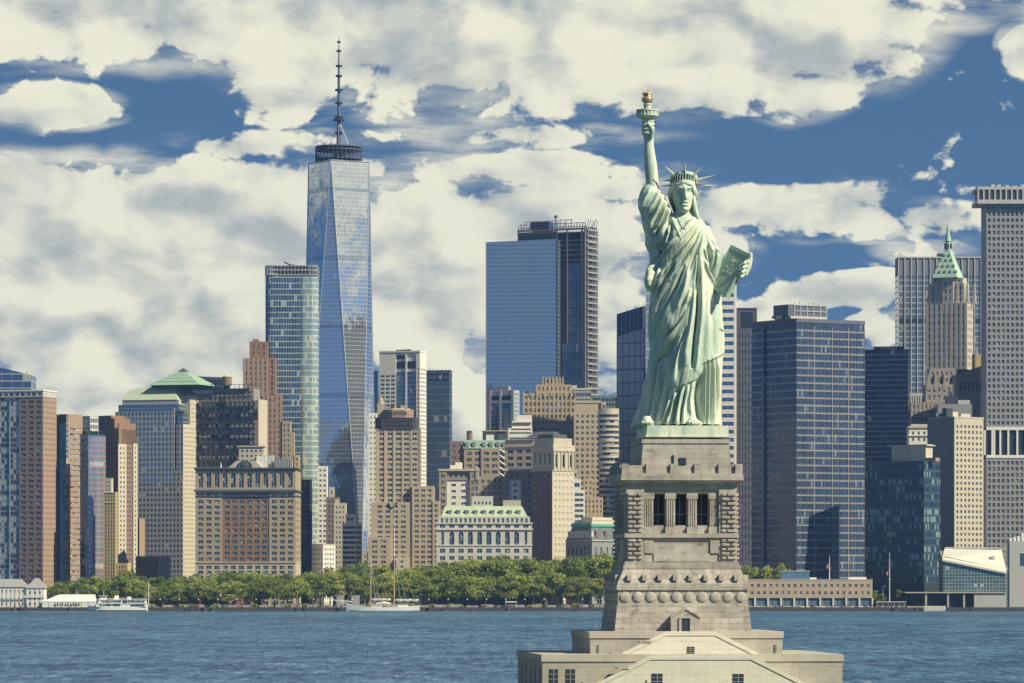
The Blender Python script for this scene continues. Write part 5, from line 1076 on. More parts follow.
# ================================================================== waterfront left
# white pier house
B = Bld('pier_house', 'white three storey pier house with grey hipped roofs at the far left waterfront', -14, 45, 586, 3506, depth=22, glass=G_DARK)
f = B.fx; WP = mat('painted white wood', (.74,.72,.64)); GR = mat('grey tin roof', (.33,.32,.30))
B.block(WP, f(-14), f(26), 1, 20, 0, B.z(587), S(4.4, 6.6, .4, .5, mx=1, mb=.5, mt=.6), None); B.block(WP, f(26)+.01, f(44), 0, 21, 0, B.z(588), S(5, 6.6, .36, .5, mx=1, mb=.5), None)
B.mb('hipped_roof', GR).prism([(f(-15),.2),(f(27),.2),(f(27),21),(f(-15),21)], B.z(587)+.01, B.z(579), [(f(-8),9),(f(20),9),(f(20),12),(f(-8),12)]); B.mb('hipped_roof', GR).prism([(f(25),-.8),(f(45.5),-.8),(f(45.5),22),(f(25),22)], B.z(588)+.01, B.z(578), [(f(34),10),(f(37),10),(f(37),12),(f(34),12)])
B.mb('balcony_rail', WHITE).box(f(-14), f(45), -.9, -.8, B.z(597), B.z(595.6)); B.mb('veranda_floor', WHITE).box(f(-14), f(45), -.9, 0, B.z(597.6), B.z(597.1))
for i in range(13): x = f(-12+i*4.4); B.mb('veranda_post', WHITE).box(x-.12, x+.12, -.9, -.7, 0, B.z(588))
B.finish()
# marquee tent
t_ = empty('event_tent', (px(42, 3503), 3503, GZ), 0, 'long white event tent with a pitched roof and side windows beside the ferry', 'tent'); s = F/3503
w = 53/s; hw = 4.6; MT = mat('tent canvas', (.80,.78,.68), var=.06); MB().loft([[(0,0,hw),(w,0,hw),(w,14,hw),(0,14,hw)], [(13,7,10.2),(w-.5,7,10.2),(w-.5,7.3,10.2),(13,7.3,10.2)]]).build('roof', MT, t_)
MB().box(.3,w-.3,.3,13.7,0,hw-.004).build('side_wall', MT, t_)
q = MB()
for i in range(5): q.poly([(9+i*4.2,.28,.8),(11.6+i*4.2,.28,.8),(10.3+i*4.2,.28,3.9)]); q.box(12+i*4.2-.1,12+i*4.2+.9,.2,.28,1,3.6)
q.build('window', G_DARK, t_)
for i in range(9): MB().box(i*w/8-.15,i*w/8+.15,.1,.29,0,hw).build('pole', STEEL, t_)

# round brownstone fort behind the trees
t_ = empty('stone_fort', (px(205, 3530), 3530+40, GZ), 0, 'low round brownstone fort wall glimpsed under the park trees', 'fort')
rf_ = 44; FM = mat('brownstone', (.22,.13,.10)); q = MB(); n = 48
ring = lambda r, z: [(r*math.cos(2*PI*i/n), r*math.sin(2*PI*i/n), z) for i in range(n)]
q.loft([ring(rf_,0), ring(rf_,9.2), ring(rf_-3,9.2), ring(rf_-3,0)], False, False); q.build('wall', FM, t_); MB().loft([ring(rf_+.4,9.21), ring(rf_+.4,10.2), ring(rf_-3.2,10.2)], False, False).build('coping', LIME, t_)
for a in range(24): MB().box(-.7,.7,-.35,.35,-.8,.8).build('gun_port', DARKM, t_).location = (rf_*math.cos(a*PI/12+.05), rf_*math.sin(a*PI/12+.05), 4.5); t_.children[-1].rotation_euler[2] = a*PI/12+.05+PI/2

# granite memorial slabs
SL = None
for i, x in enumerate((336, 351.5, 368, 374, 381, 388, 395, 402, 409, 415)):
    Y = 3512 + (0 if i < 2 else 6); sc = F/Y
    if SL is None: SL = MB().box(-3.4,3.4,-.7,.7,0,9.6).mesh('memorial_slab'); SL.materials.append(mat('memorial granite', (.36,.35,.32), streak=.3))
    o = link('memorial_slab', SL); o.location = (px(x+4, Y), Y, GZ)
    if i >= 2: o.scale = (.72, 1, 1.02)
    tag(o, 'free standing grey memorial slab in the pair left of the schooner masts' if i < 2 else 'upright grey memorial slab in the row behind the schooner', 'memorial slab', 'pair of memorial slabs' if i < 2 else 'row of memorial slabs')
# white roofed kiosk
t_ = empty('kiosk', (px(511, 3508), 3508, GZ-.5), 0, 'small park kiosk with a flat white roof under the trees', 'kiosk')
MB().box(-4.6,4.6,-2,2,4.4,5.3).build('roof', WHITE, t_); MB().box(-3.2,3.2,-1.2,1.5,0,4.39).build('booth', PURP, t_)
for x in (-4.2, 4.2):
    for y_ in (-1.7, 1.7): MB().box(x-.12,x+.12,y_-.12,y_+.12,0,4.39).build('post', WHITE, t_)
# railing of the promenade
t_ = empty('promenade_railing', (0, 3500.6, GZ-.5), 0, 'long dark railing along the edge of the park promenade', 'railing')
q = MB(); xa, xb = px(150, 3500), px(612, 3500)
q.box(xa, xb, -.06, .06, 1.1, 1.22); q.box(xa, xb, -.05, .05, .5, .58); q.build('rail', DARKM, t_)
q = MB(); n = 230
for i in range(n): x = xa+(xb-xa)*i/n; q.box(x-.08, x+.08, -.08, .08, 0, 1.3)
tag(q.build('posts', DARKM, t_), kind='stuff')
# wooden mooring piles
PM = MB().cyl(0,0,.42,-1,6.2,.36,n=8).mesh('mooring_pile'); PM.materials.append(mat('wet wood', (.11,.095,.08)))
for x, n in ((8,1),(14,2),(20,2),(27,1),(55,1),(70,1),(190,3),(196,3),(204,2),(213,2),(282,2),(290,1),(297,2),(306,1),(326,1),(430,2),(447,1),(473,1),(496,1),(508,2),(530,1),(559,1),(578,2),(600,1),(878,2),(889,1),(896,2),(907,1),(918,1),(925,2),(973,1)):
    for k in range(n):
        o = link('mooring_pile', PM); o.location = (px(x+k*1.5, 3497), 3497.5+random.uniform(-1.5,1.5), random.uniform(-2,0)); o.rotation_euler = (random.uniform(-.05,.05), random.uniform(-.05,.05), 0)
        tag(o, 'dark wooden mooring pile standing in the water along the quay', 'mooring pile', 'mooring piles along the quay')
# fixed details along the promenade: benches
BM = MB().box(-1.2,1.2,-.3,.3,.42,.5).box(-1.2,1.2,.25,.33,.5,.95).box(-1.1,-1,-.3,.3,0,.42).box(1,1.1,-.3,.3,0,.42).mesh('park_bench'); BM.materials.append(GREYM)
for i in range(34):
    x = 158+i*13.6; o = link('park_bench', BM); o.location = (px(x, 3503.5), 3503.2, GZ-.5); tag(o, 'grey park bench facing the water on the promenade', 'bench', 'benches along the promenade')
for i in range(24):
    xx = 160+i*19.2; t_ = empty('promenade_lamp', (px(xx, 3507), 3507, GZ), 0, 'dark slim lamp post on the park promenade', 'street lamp', 'lamp posts along the promenade')
    if i == 0: LP_ = MB().tube([(0,0,0),(0,0,5.6)], [.16,.1], 6).mesh('pole'); LH_ = MB().lathe(0,0,[(.1,5.6),(.42,5.9),(.5,6.5),(.2,6.9),(.02,7.0)],8).mesh('lamp_head'); LP_.materials.append(DARKM); LH_.materials.append(WHITE)
    link('pole', LP_, t_); link('lamp_head', LH_, t_)
SW_ = None
for i in range(29):
    xx = 152+i*16
    if SW_ is None: SW_ = MB().box(-4.6,4.6,-.5,.5,0,1.5).box(-4.75,4.75,-.6,.6,1.503,1.75).mesh('stone_bench'); SW_.materials.append(GREYL)
    o = link('stone_bench', SW_); o.location = (px(xx, 3509.5), 3509.5, GZ); o.scale = (random.uniform(.7,1.05), 1, random.uniform(.8, 1.3)); tag(o, 'low pale granite bench along the inner edge of the promenade', 'stone bench', 'stone benches along the promenade')
# people strolling on the promenade
def person_mesh(seed):
    rnd = random.Random(seed); bm = bmesh.new(); me = bpy.data.meshes.new('person')
    J = [(0,0,.95),(0,0,1.2),(0,0,1.45),(0,-.02,1.56),(0,-.02,1.68),(.1,0,.9),(.12,-.05,.5),(.12,0,.08),(-.1,0,.9),(-.12,.12,.5),(-.12,.2,.08),(.2,0,1.42),(.27,.05,1.15),(.26,-.06,.9),(-.2,0,1.42),(-.27,-.02,1.15),(-.25,-.12,.92),(.13,-.14,.03),(-.13,.07,.03)]
    E = [(0,1),(1,2),(2,3),(3,4),(0,5),(5,6),(6,7),(0,8),(8,9),(9,10),(2,11),(11,12),(12,13),(2,14),(14,15),(15,16),(7,17),(10,18)]
    RR = [.15,.14,.15,.06,.11,.1,.07,.045,.1,.07,.045,.07,.05,.035,.07,.05,.035,.04,.04]
    me.from_pydata(J, E, []); o = bpy.data.objects.new('person_seed', me); COL.objects.link(o); mod = o.modifiers.new('skin', 'SKIN')
    for i, r in enumerate(RR): me.skin_vertices[0].data[i].radius = (r, r)
    me.skin_vertices[0].data[0].use_root = True; sb = o.modifiers.new('sub', 'SUBSURF'); sb.levels = 1
    dg = bpy.context.evaluated_depsgraph_get(); m2 = bpy.data.meshes.new_from_object(o.evaluated_get(dg)); bpy.data.objects.remove(o); m2.name = 'person'; return m2
PMESH = person_mesh(1); cols = [('white shirt cloth', (.6,.58,.5)), ('navy clothes', (.05,.06,.10)), ('red shirt cloth', (.35,.08,.06)), ('grey clothes', (.2,.2,.2))]; PM4 = []
for n_, c in cols: q = PMESH.copy(); q.materials.clear(); q.materials.append(mat(n_, c)); PM4.append((q, n_.split()[0]))
for i in range(120):
    x = random.uniform(155, 608); k = random.randrange(4); o = link('person', PM4[k][0]); o.location = (px(x, 3502), 3501.4+random.uniform(0,2.4), GZ-.5) if i < 60 else (px(x, 3507), 3505.8+random.uniform(0,2.6), GZ); o.rotation_euler[2] = random.choice((1.5, -1.5, 0, 3.1)); o.scale = (1.05,)*3
    tag(o, 'small distant person in %s clothes on the park promenade' % PM4[k][1], 'person', 'people in %s on the promenade' % PM4[k][1])

# flagpoles
def flagpole(x, Y, ytop, ybase, label, flag=None):
    t_ = empty('flagpole', (px(x, Y), Y, pz(ybase, Y)), 0, label, 'flagpole'); h_ = pz(ytop, Y)-pz(ybase, Y)
    MB().tube([(0,0,0),(0,0,h_)], [.42,.2], 7).build('pole', WHITE, t_); q = MB(); q.ball((0,0,h_+.2), .4,.4,.4, 8, 6); q.build('ball_top', LIME, t_)
    if flag: MB().loft([[(-.2,0,flag[0]),(-1.5,.3,flag[0]-1.4),(-2.6,-.1,flag[0]-2.6)], [(-.2,.06,flag[0]-3.2),(-1.3,.36,flag[0]-4.4),(-1.9,0,flag[0]-5)]], False, False, False).build('flag', mat('limp flag', (.45,.18,.16)), t_)
    q = MB(); q.box(-1.8*.0-1.6, 1.6, -.08, .08, h_*.52, h_*.52+.2) if ytop > 552 else q.box(-.5,.5,-.5,.5,0,.6); q.build('crosspiece' if ytop > 552 else 'footing', WHITE, t_)
flagpole(829.5, 3545, 557, 580, 'slim white flagpole with a crosspiece above the harbour station roof', (14,)); flagpole(889.5, 3510, 553.5, 607, 'tall thin flagpole between the harbour station and the ferry terminal', (30,)); flagpole(148.6, 3512, 582, 606, 'short white flagpole at the stern of the ferry')
def lamp(x, Y, ytop, label):
    t_ = empty('street_lamp', (px(x, Y), Y, GZ), 0, label, 'street lamp', 'street lamps by the ferry terminal'); h_ = pz(ytop, Y)-GZ
    MB().tube([(0,0,0),(0,0,h_),(1.4,0,h_+.6)], .14, 6).build('pole', GREYL, t_); MB().box(.9,2.3,-.25,.25,h_+.5,h_+.8).build('lamp_head', GREYL, t_)
lamp(883, 3522, 587, 'curved street lamp beside the dark trees near the tall flagpole'); lamp(933, 3524, 590, 'curved street lamp in front of the ferry terminal deck')
# parked cars by the station
CARC = [('white', (.6,.6,.56)), ('black', (.03,.03,.035)), ('silver', (.35,.36,.37)), ('blue', (.05,.09,.18))]
def car(x, Y, k, label, van=False):
    n_, c = CARC[k]; t_ = empty('parked_car', (px(x, Y), Y, GZ-.5), random.uniform(-.06,.06), label, 'car', 'cars parked by the harbour station')
    P_ = bpy.data.materials.get('car paint '+n_) or mat('car paint '+n_, c, rough=.3, var=.02, streak=0, spec=.5, fine=False); L, Hh = (2.4, 1.1) if not van else (2.7, 1.3)
    prof = [(-L,.45),(-L,1.0),(-L*.9,Hh),(L*.55,Hh),(L*.95,Hh*.86),(L,.75),(L,.45)]
    MB().loft([[(a,-.92,z) for a, z in prof], [(a,.92,z) for a, z in prof]]).build('body', P_, t_)
    cab = [(-L*.9,Hh+.002),(-L*.72,1.62 if not van else 2.2),(L*.12,1.62 if not van else 2.2),(L*.52,Hh+.002)]
    MB().loft([[(a,-.82,z) for a, z in cab], [(a,.82,z) for a, z in cab]]).build('windows', G_DARK, t_); MB().box(-L*.72,L*.1,-.8,.8,(1.62 if not van else 2.2)+.003,(1.68 if not van else 2.3)).build('roof', P_, t_)
    for a in (-L*.62, L*.62):
        for y_ in (-.93, .75):
            q = MB(); q.loft([[(a+.36*math.cos(2*PI*i/12), yy, .36+.36*math.sin(2*PI*i/12)) for i in range(12)] for yy in (y_, y_+.2)]); q.build('wheel', DARKM, t_)
for x, k, v, l in ((775.5,1,0,'dark parked car alone at the left bay of the harbour station'),(783,3,0,'blue parked car right of the dark car at the station'),(813,1,1,'black parked van at the middle bays of the harbour station'),(820,0,0,'white parked car just right of the black van'),(828,2,0,'silver parked car left of the station flagpole foot'),(836,0,1,'white parked van in the row below the station flagpole'),(841,1,0,'black parked car close behind the white parked van'),(849,2,1,'silver parked van left of the white bollards'),(857,1,0,'black car second from the right end of the station'),(866,3,0,'blue car parked at the right end of the station')): car(x, 3505.5, k, l, bool(v))
t_ = empty('quay_fence', (px(772, 3501), 3501, GZ-.5), 0, 'low pale fence on the quay in front of the harbour station', 'fence'); q = MB(); q.box(-24,80,-.1,.1,.9,1.05); q.build('rail', GREYL, t_); q = MB()
for i in range(60): q.box(-24+i*1.75-.06,-24+i*1.75+.06,-.06,.06,0,1)
q.build('post_row', GREYL, t_)
t_ = empty('white_pontoon', (px(924, 3494), 3494, .2), 0, 'white floating landing stage with rounded bollards before the ferry terminal', 'landing stage'); w = 21/1.26
MB().box(0,w,0,5,-.4,1.0).build('float', GREYL, t_)
for i in range(11): q = MB(); q.cyl(i*w/10.5+.5, .6, .62, 1.003, 3.6, n=8); q.ball((i*w/10.5+.5,.6,3.6), .62,.62,.4, 8, 4); q.build('bollard', WHITE, t_)
t_ = empty('dock_shelter', (px(876, 3506), 3506, GZ-.5), 0, 'long low pale dock shelter left of the tall flagpole', 'shelter'); MB().box(0,24,0,5,4.4,5.2).build('roof', LIME, t_); MB().box(1,23,1.5,4.6,0,4.39).build('back_wall', GREYM, t_)
for i in range(6): MB().box(.6+i*4.5,.9+i*4.5,.2,.5,0,4.39).build('post', LIME, t_)

# ================================================================== boats
def hull(q, L, Bm, zt, zk, bow=.75, n=14, stern=.8, sheer=.0):
    rings = []
    for i in range(n+1):
        t = i/n; x = -L/2 + L*t
        wv = Bm*(1-max(0, (t-bow)/(1-bow))**2)*(stern+(1-stern)*min(1, t/.25))
        wv = max(wv, .05); zz = zt + sheer*((2*t-1)**2) + (sheer*.8*max(0, (t-.6)/.4)**2)
        rings.append([(x, -wv, zz), (x+.0, -wv*1.0, zk+(zz-zk)*.3), (x, -wv*.5, zk), (x, wv*.5, zk), (x, wv*1.0, zk+(zz-zk)*.3), (x, wv, zz)])
    return q.loft(rings)
# ferry, bow to the left
Yf = 3482; s = F/Yf; L = 59/s
t_ = empty('ferry', (px(118, Yf), Yf, 0), PI, 'white three deck passenger ferry moored beside the event tent', 'ferry')
FW = mat('ferry white paint', (.80,.79,.72), var=.05, rough=.5)
q = MB(); hull(q, L, 5.2, 3.4, -1, .7, sheer=.5); q.build('hull', FW, t_); q = MB(); hull(q, L*.995, 5.23, .9, -1.02, .7); q.build('boot_stripe', NAVY, t_)
MB().box(-L*.49,L*.36,-4.9,4.9,3.42,6.0).build('lower_deck', FW, t_); MB().box(-L*.48,L*.33,-4.8,4.8,6.3,9.0).build('upper_deck', FW, t_)
MB().box(-L*.495,L*.38,-5.2,5.2,6.003,6.29).build('deck_floor', FW, t_); MB().box(-L*.49,L*.35,-5.1,5.1,9.003,9.3).build('deck_floor', FW, t_)
for z0_, x0_, x1_ in ((3.9, -L*.46, -L*.22), (4.1, -L*.05, L*.30), (6.9, -L*.46, -L*.18), (6.9, -L*.06, L*.28)):
    n = int((x1_-x0_)/1.35)
    for i in range(n):
        a = x0_+(x1_-x0_)*i/n; MB().box(a+.12, a+1.25, 4.72 if z0_>6 else 4.82, 4.93 if z0_>6 else 5.02, z0_, z0_+1.5).build('window', G_DARK, t_)
MB().box(-L*.17,-L*.09,4.7,4.95,6.6,8.4).build('side_door', NAVY, t_)
MB().box(L*.20,L*.31,-3,3,9.303,12.2).build('wheelhouse', FW, t_); MB().box(L*.205,L*.315,-3.1,3.1,10.6,11.6).build('wheelhouse_windows', G_DARK, t_); MB().box(L*.18,L*.33,-3.4,3.4,12.203,12.5).build('wheelhouse_roof', FW, t_)
MB().prism([(-L*.02,-1.6),(L*.07,-1.6),(L*.07,1.6),(-L*.02,1.6)], 9.303, 12.6, [(-L*.01,-1.2),(L*.05,-1.2),(L*.05,1.2),(-L*.01,1.2)]).build('funnel', FW, t_)
MB().box(-L*.22,-L*.16,-2,2,9.303,11.6).build('life_raft_locker', FW, t_); MB().tube([(L*.24,0,12.5),(L*.24,0,16.5)], .15, 5).build('mast', WHITE, t_); MB().tube([(-L*.47,0,9.3),(-L*.47,0,14)], .1, 5).build('mast', WHITE, t_)
q = MB(); 
for y_ in (-5, 5):
    q.box(-L*.485,L*.18,y_-.05,y_+.05,10.3,10.4)
    for i in range(30): a = -L*.485+L*.665*i/29; q.box(a-.05,a+.05,y_-.05,y_+.05,9.3,10.35)
q.build('deck_rail', WHITE, t_)
# schooner, bow to the left
Ys = 3484; s = F/Ys
t_ = empty('schooner', (px(383, Ys), Ys, 0), PI, 'white two masted schooner with furled sails moored in front of the park', 'sailing boat')
L = 73/s; SWH = mat('schooner white paint', (.80,.80,.74), var=.05, rough=.4); q = MB(); hull(q, L, 4.2, 3.2, -1, .55, 18, .75, sheer=1.5); q.build('hull', SWH, t_)
q = MB(); hull(q, L*.97, 4.22, .35, -1.02, .55, 18, .75); q.build('waterline_stripe', NAVY, t_)
WOOD = mat('varnished spar', (.45,.34,.20)); SAIL = mat('furled sail cloth', (.66,.62,.50), var=.08)
xm = lambda x: -(x-383)/s; zm = lambda y: pz(y, Ys)
MB().tube([(L*.42,0,4.6),(xm(329),0,zm(598.5))], [.5,.22], 7).build('bowsprit', SWH, t_)
for x, yt, ym, nm in ((370.5, 562, 556, 'mast'), (394, 556, 505, 'mast')):
    m_ = MB().tube([(xm(x),0,2),(xm(x)-.2,0,zm(yt))], [.62,.45], 8).build(nm, WOOD, t_); MB().tube([(xm(x)-.2,0,zm(yt)-2),(xm(x)-.3,0,zm(ym))], [.42,.12], 6).build('topmast', SWH, m_); MB().box(xm(x)-2.2,xm(x)+2.2,-.3,.3,zm(yt+3.5),zm(yt+3)).build('crosstree', SWH, m_)
for xa, xb, z_ in ((371, 391, 600.5), (395, 419, 601.2)):
    b_ = MB().tube([(xm(xa),0,zm(z_)),(xm(xb),0,zm(z_-.6))], [.3,.25], 6).build('boom', WOOD, t_); pts = [(xm(xa)+(xm(xb)-xm(xa))*i/10, 0, zm(z_-.9)+.35*math.sin(i*2.1)) for i in range(11)]; MB().tube(pts, [.5]+[.95+.2*math.sin(i*1.7) for i in range(9)]+[.3], 8).build('furled_sail', SAIL, b_)
q = MB(); q.tube([(xm(352),0,zm(602)),(xm(340),0,zm(600.5))], .6, 7); q.build('furled_jib', SAIL, t_)
MB().box(xm(382),xm(372),-2,2,3.3,4.9).build('deckhouse', SWH, t_); MB().box(xm(381.5),xm(372.5),-2.04,2.04,3.9,4.5).build('deckhouse_windows', G_DARK, t_); MB().box(xm(408),xm(398),-1.8,1.8,3.3,5).build('deckhouse', SWH, t_)
q = MB(); q.tube([(xm(376), 1, 5.6), (xm(384), 1, 6.4), (xm(391),1,5.5)], [1.0,1.5,1.0], 8); q.build('awning', SAIL, t_)
q = MB()
for a, b in (((370.7,562),(345,603)),((370.7,562),(332,598.5)),((370.7,560),(380,603)),((370.7,561),(376,603)),((394,556),(417,603)),((394,556),(407,603)),((394,558),(401,603)),((394,557),(373,600)),((394,508),(371,558))):
    for dy_ in (-1.5, 1.5): q.tube([(xm(a[0]),0,zm(a[1])),(xm(b[0]),dy_,zm(b[1]))], .10, 4)
q.build('rigging', mat('rigging rope', (.40,.38,.32)), t_)
q = MB(); 
for dy_ in (-3.6, 3.6): q.box(-L*.4,L*.3,dy_-.06,dy_+.06,4.6,4.7)
for i in range(18):
    for dy_ in (-3.6, 3.6): a = -L*.4+L*.7*i/17; q.box(a-.06,a+.06,dy_-.06,dy_+.06,3.3,4.65)
q.build('deck_rail', SWH, t_)
# ================================================================== granite pedestal on its stepped terraces
PHI = R(4.6); PCX = 675.2; PYC = 610.0
ped = empty('statue_pedestal', (px(PCX, PYC), PYC, 2.0), PHI, 'tall tan granite pedestal with a columned loggia under the green statue', 'pedestal')
fort = empty('stone_terrace', (px(PCX, PYC), PYC, 2.0), PHI, 'stepped pale stone terraces with sloping stair blocks below the pedestal', 'terrace')
STONE = brickmat('granite ashlar', (.405,.375,.325), (.25,.23,.195), 2.1, .75, var=.16, msize=.03, blot=.62)
STONE2 = brickmat('smooth granite', (.42,.39,.34), (.29,.27,.235), 2.6, 1.3, var=.09, msize=.022, blot=.52)
TERR = brickmat('terrace stone', (.42,.395,.335), (.34,.32,.27), 2.4, 1.1, var=.04, msize=.025, blot=.22); STAIRM = brickmat('pale stair stone', (.70,.665,.56), (.62,.585,.49), 3.2, 1.1, var=.03, msize=.03, blot=.12)
TERR2 = brickmat('terrace coping stone', (.47,.44,.365), (.40,.375,.31), 3.0, 1.2, var=.04, msize=.02, blot=.2)
DOORM = mat('dark door', (.035,.05,.08), rough=.4)
ct, sn_ = math.cos(PHI), math.sin(PHI)
def half(w_px, Y=601.0): return w_px / (F/Y)                       # px half width -> metres at the front plane
def lz(y, Y=601.0): return pz(y, Y) - 2.0
def lx(x, a): Yp = PYC - a*ct; return ((x-PCX)/(F/PYC) - a*sn_)/ct * (Yp/PYC)
def sqp(a): return [(-a,-a),(a,-a),(a,a),(-a,a)]
def rot4(fn, name, m, parent, smooth=False):
    'the same front feature on all four sides of the square'
    q = MB(); fn(q)
    v0, f0, m0 = list(q.v), list(q.f), list(q.mi)
    for k in range(4):
        out = MB()
        c, s2 = round(math.cos(k*PI/2)), round(math.sin(k*PI/2)); b = len(out.v)
        out.v += [(x*c-y*s2, x*s2+y*c, z) for x, y, z in v0]
        out.f += [tuple(i+b for i in f) for f in f0]; out.mi += m0
        if name == 'rusticated_quoin': out.build(name, m, parent, smooth)
        else: out.split_build(name, m, parent)
A = half(55.7)         # half width of the shaft
zT, zB = lz(484), lz(562); zs0, zs1 = lz(535), lz(493)
# flared base, stacked courses
base = MB()
prof = [(69.8,631.5),(66.2,604.5)]
base.prism(sqp(half(69.8)), lz(640), lz(604.4), sqp(half(66.0))).build('base', STONE, ped)
MB().prism(sqp(half(65.2)), lz(604.4)+.003, lz(590)).prism(sqp(half(66.8)), lz(590)+.003, lz(586)).build('shield_course', STONE2, ped)
MB().prism(sqp(half(66.3)), lz(586)+.003, lz(582), sqp(half(65.2))).prism(sqp(half(65.2)), lz(582)+.003, lz(569), sqp(half(58.8))).prism(sqp(half(59.2)), lz(569)+.003, lz(565)).prism(sqp(half(57.6)), lz(565)+.003, lz(561.5)).build('sloped_course', STONE, ped)
for k in range(4):
    c, s2 = math.cos(k*PI/2), math.sin(k*PI/2)
    for i in range(10):
        a = half(65.2)+.02; u = half(13)*(i-4.5); q = MB(); n = 20
        rings = [[(r_*math.cos(2*PI*j/n), -d_, r_*math.sin(2*PI*j/n)) for j in range(n)] for r_, d_ in ((.74,0),(.70,.08),(.5,.15),(.2,.18))]
        q.loft(rings); o = q.build('shield_disc', STONE2, ped, True); o.location = (u*c+a*s2, u*s2-a*c, lz(597)); o.rotation_euler[2] = k*PI/2
    for i in range(8):
        a = half(62.6); u = half(15.4)*(i-3.5); o = MB().box(-.3,.3,-.62,.6,-.42,.38).build('corbel', STONE2, ped); o.location = (u*c+a*s2, u*s2-a*c, lz(577.5)); o.rotation_euler[2] = k*PI/2
# shaft: corner piers, core, lintel, panels
rec = 2.4; cw_ = half(18)
core = MB().box(-A+rec, A-rec, -A+rec, A-rec, zB, zT); core.build('loggia_core', STONE2, ped)
q = MB()
for sx in (-1, 1):
    for sy in (-1, 1): x0, x1 = sorted((sx*(A-cw_), sx*A)); y0, y1 = sorted((sy*(A-cw_), sy*A)); q.box(x0, x1, y0, y1, zB+.004, zT-.004)
q.split_build('corner_pier', STONE2, ped)
def quoins(q, sd_, tr_):
    for side in (sd_,):
        for (za, zb, n) in (((lz(533), lz(492), 9), (lz(560), lz(538), 5))[tr_],):
            h = (zb-za)/n
            for r_ in range(n):
                z0_, z1_ = za+r_*h+.10, za+(r_+1)*h-.10; cuts = ([0, .62, 1] if r_ % 2 else [0, .36, 1])
                for a, b in zip(cuts[:-1], cuts[1:]):
                    u0, u1 = A-cw_+.25+(cw_-.3)*a+.10, A-cw_+.25+(cw_-.3)*b-.10; d_ = .22+.22*random.random()
                    if side < 0: u0, u1 = -u1, -u0
                    q.loft([[(u0,-A+.01,z0_),(u1,-A+.01,z0_),(u1,-A+.01,z1_),(u0,-A+.01,z1_)], [(u0+.08,-A-d_,z0_+.08),(u1-.08,-A-d_,z0_+.08),(u1-.08,-A-d_,z1_-.08),(u0+.08,-A-d_,z1_-.08)]], False)
for side_ in (-1, 1):
    for tier_ in (0, 1): rot4(lambda q: quoins(q, side_, tier_), 'rusticated_quoin', STONE2, ped)
W_ = A-cw_
def lintel(q): q.box(-W_, W_, -A+.3, -A+rec+.2, zs1+.003, zT-.006); q.box(-W_, W_, -A+.05, -A+.29, lz(489), zT-.008)
rot4(lintel, 'lintel', STONE2, ped)
def wall_low(q):
    q.box(-W_, W_, -A+.15, -A+rec+.2, zB+.005, zs0-.003); q.box(-W_+1.3, W_-1.3, -A-.0, -A+.14, lz(561), lz(553)); q.box(-W_, -W_+1.2, -A-.05, -A+.14, lz(553), zs0-.1); q.box(W_-1.2, W_, -A-.05, -A+.14, lz(553), zs0-.1)
rot4(wall_low, 'panel_wall', STONE2, ped)
MB().prism(sqp(A+.28), zs0-.35, zs0+.25).build('string_course', STONE2, ped)
pw = half(9.5); ow = (2*W_-4*pw)/3
def pil(q):
    for i in range(4):
        x0 = -W_+i*(pw+ow)
        q.box(x0, x0+pw, -A+.45, -A+1.7, zs0+.26, zs1-.004)
        for j in range(4): q.box(x0+.12+j*(pw-.1)/4, x0+.12+j*(pw-.1)/4+(pw-.1)/4*.55, -A+.33, -A+.449, zs0+1.2, zs1-.8)
        q.box(x0-.12, x0+pw+.12, -A+.28, -A+1.8, zs1-.75, zs1-.003); q.box(x0-.1, x0+pw+.1, -A+.2, -A+1.8, zs0+.255, zs0+1.15)
rot4(pil, 'pilaster', STONE2, ped)
def bal(q):
    for i in range(3): x0 = -W_+pw+i*(pw+ow); q.box(x0+.14, x0+ow-.14, -A+.6, -A+1.3, zs0+.258, zs0+1.35)
rot4(bal, 'balustrade', STONE2, ped)
for k in range(4):
    for i in range(3):
        x0 = -W_+pw+i*(pw+ow); q = MB(); q.box(.1, ow-.1, -.06, 0, 0, zs1-zs0-.9); q.mat = 1; q.box(ow*.5-.06, ow*.5+.06, -.12, -.061, 0, zs1-zs0-.9); q.box(.1, ow-.1, -.12, -.061, 2.2, 2.35)
        o = q.build('loggia_window', [DOORM, FRAME], ped); u, a = x0, A-rec+.02; c, s2 = math.cos(k*PI/2), math.sin(k*PI/2); o.location = (u*c+a*s2, u*s2-a*c, zs0+.6); o.rotation_euler[2] = k*PI/2
# cornice and parapet
MB().prism(sqp(A+.35), zT-.003, lz(482.5)).prism(sqp(half(58.5)), lz(482.5)+.003, lz(480), sqp(half(60.2))).prism(sqp(half(61.8)), lz(480)+.003, lz(475.2)).prism(sqp(half(61)), lz(475.2)+.003, lz(473)).build('cornice', STONE2, ped)
pa = half(60.8)
def para(q):
    n = 5
    for i in range(n):
        u0 = -pa + 2*pa*i/n; u1 = -pa + 2*pa*(i+1)/n; q.box(u0+1.0, u1-.5 if i < n-1 else u1-1.0, -pa+.35, -pa+.9, lz(473)+.003, lz(465.2))
        q.box(u0 if i else -pa, u0+.95, -pa, -pa+1.0, lz(473)+.003, lz(463.6))
rot4(para, 'parapet', STONE2, ped)
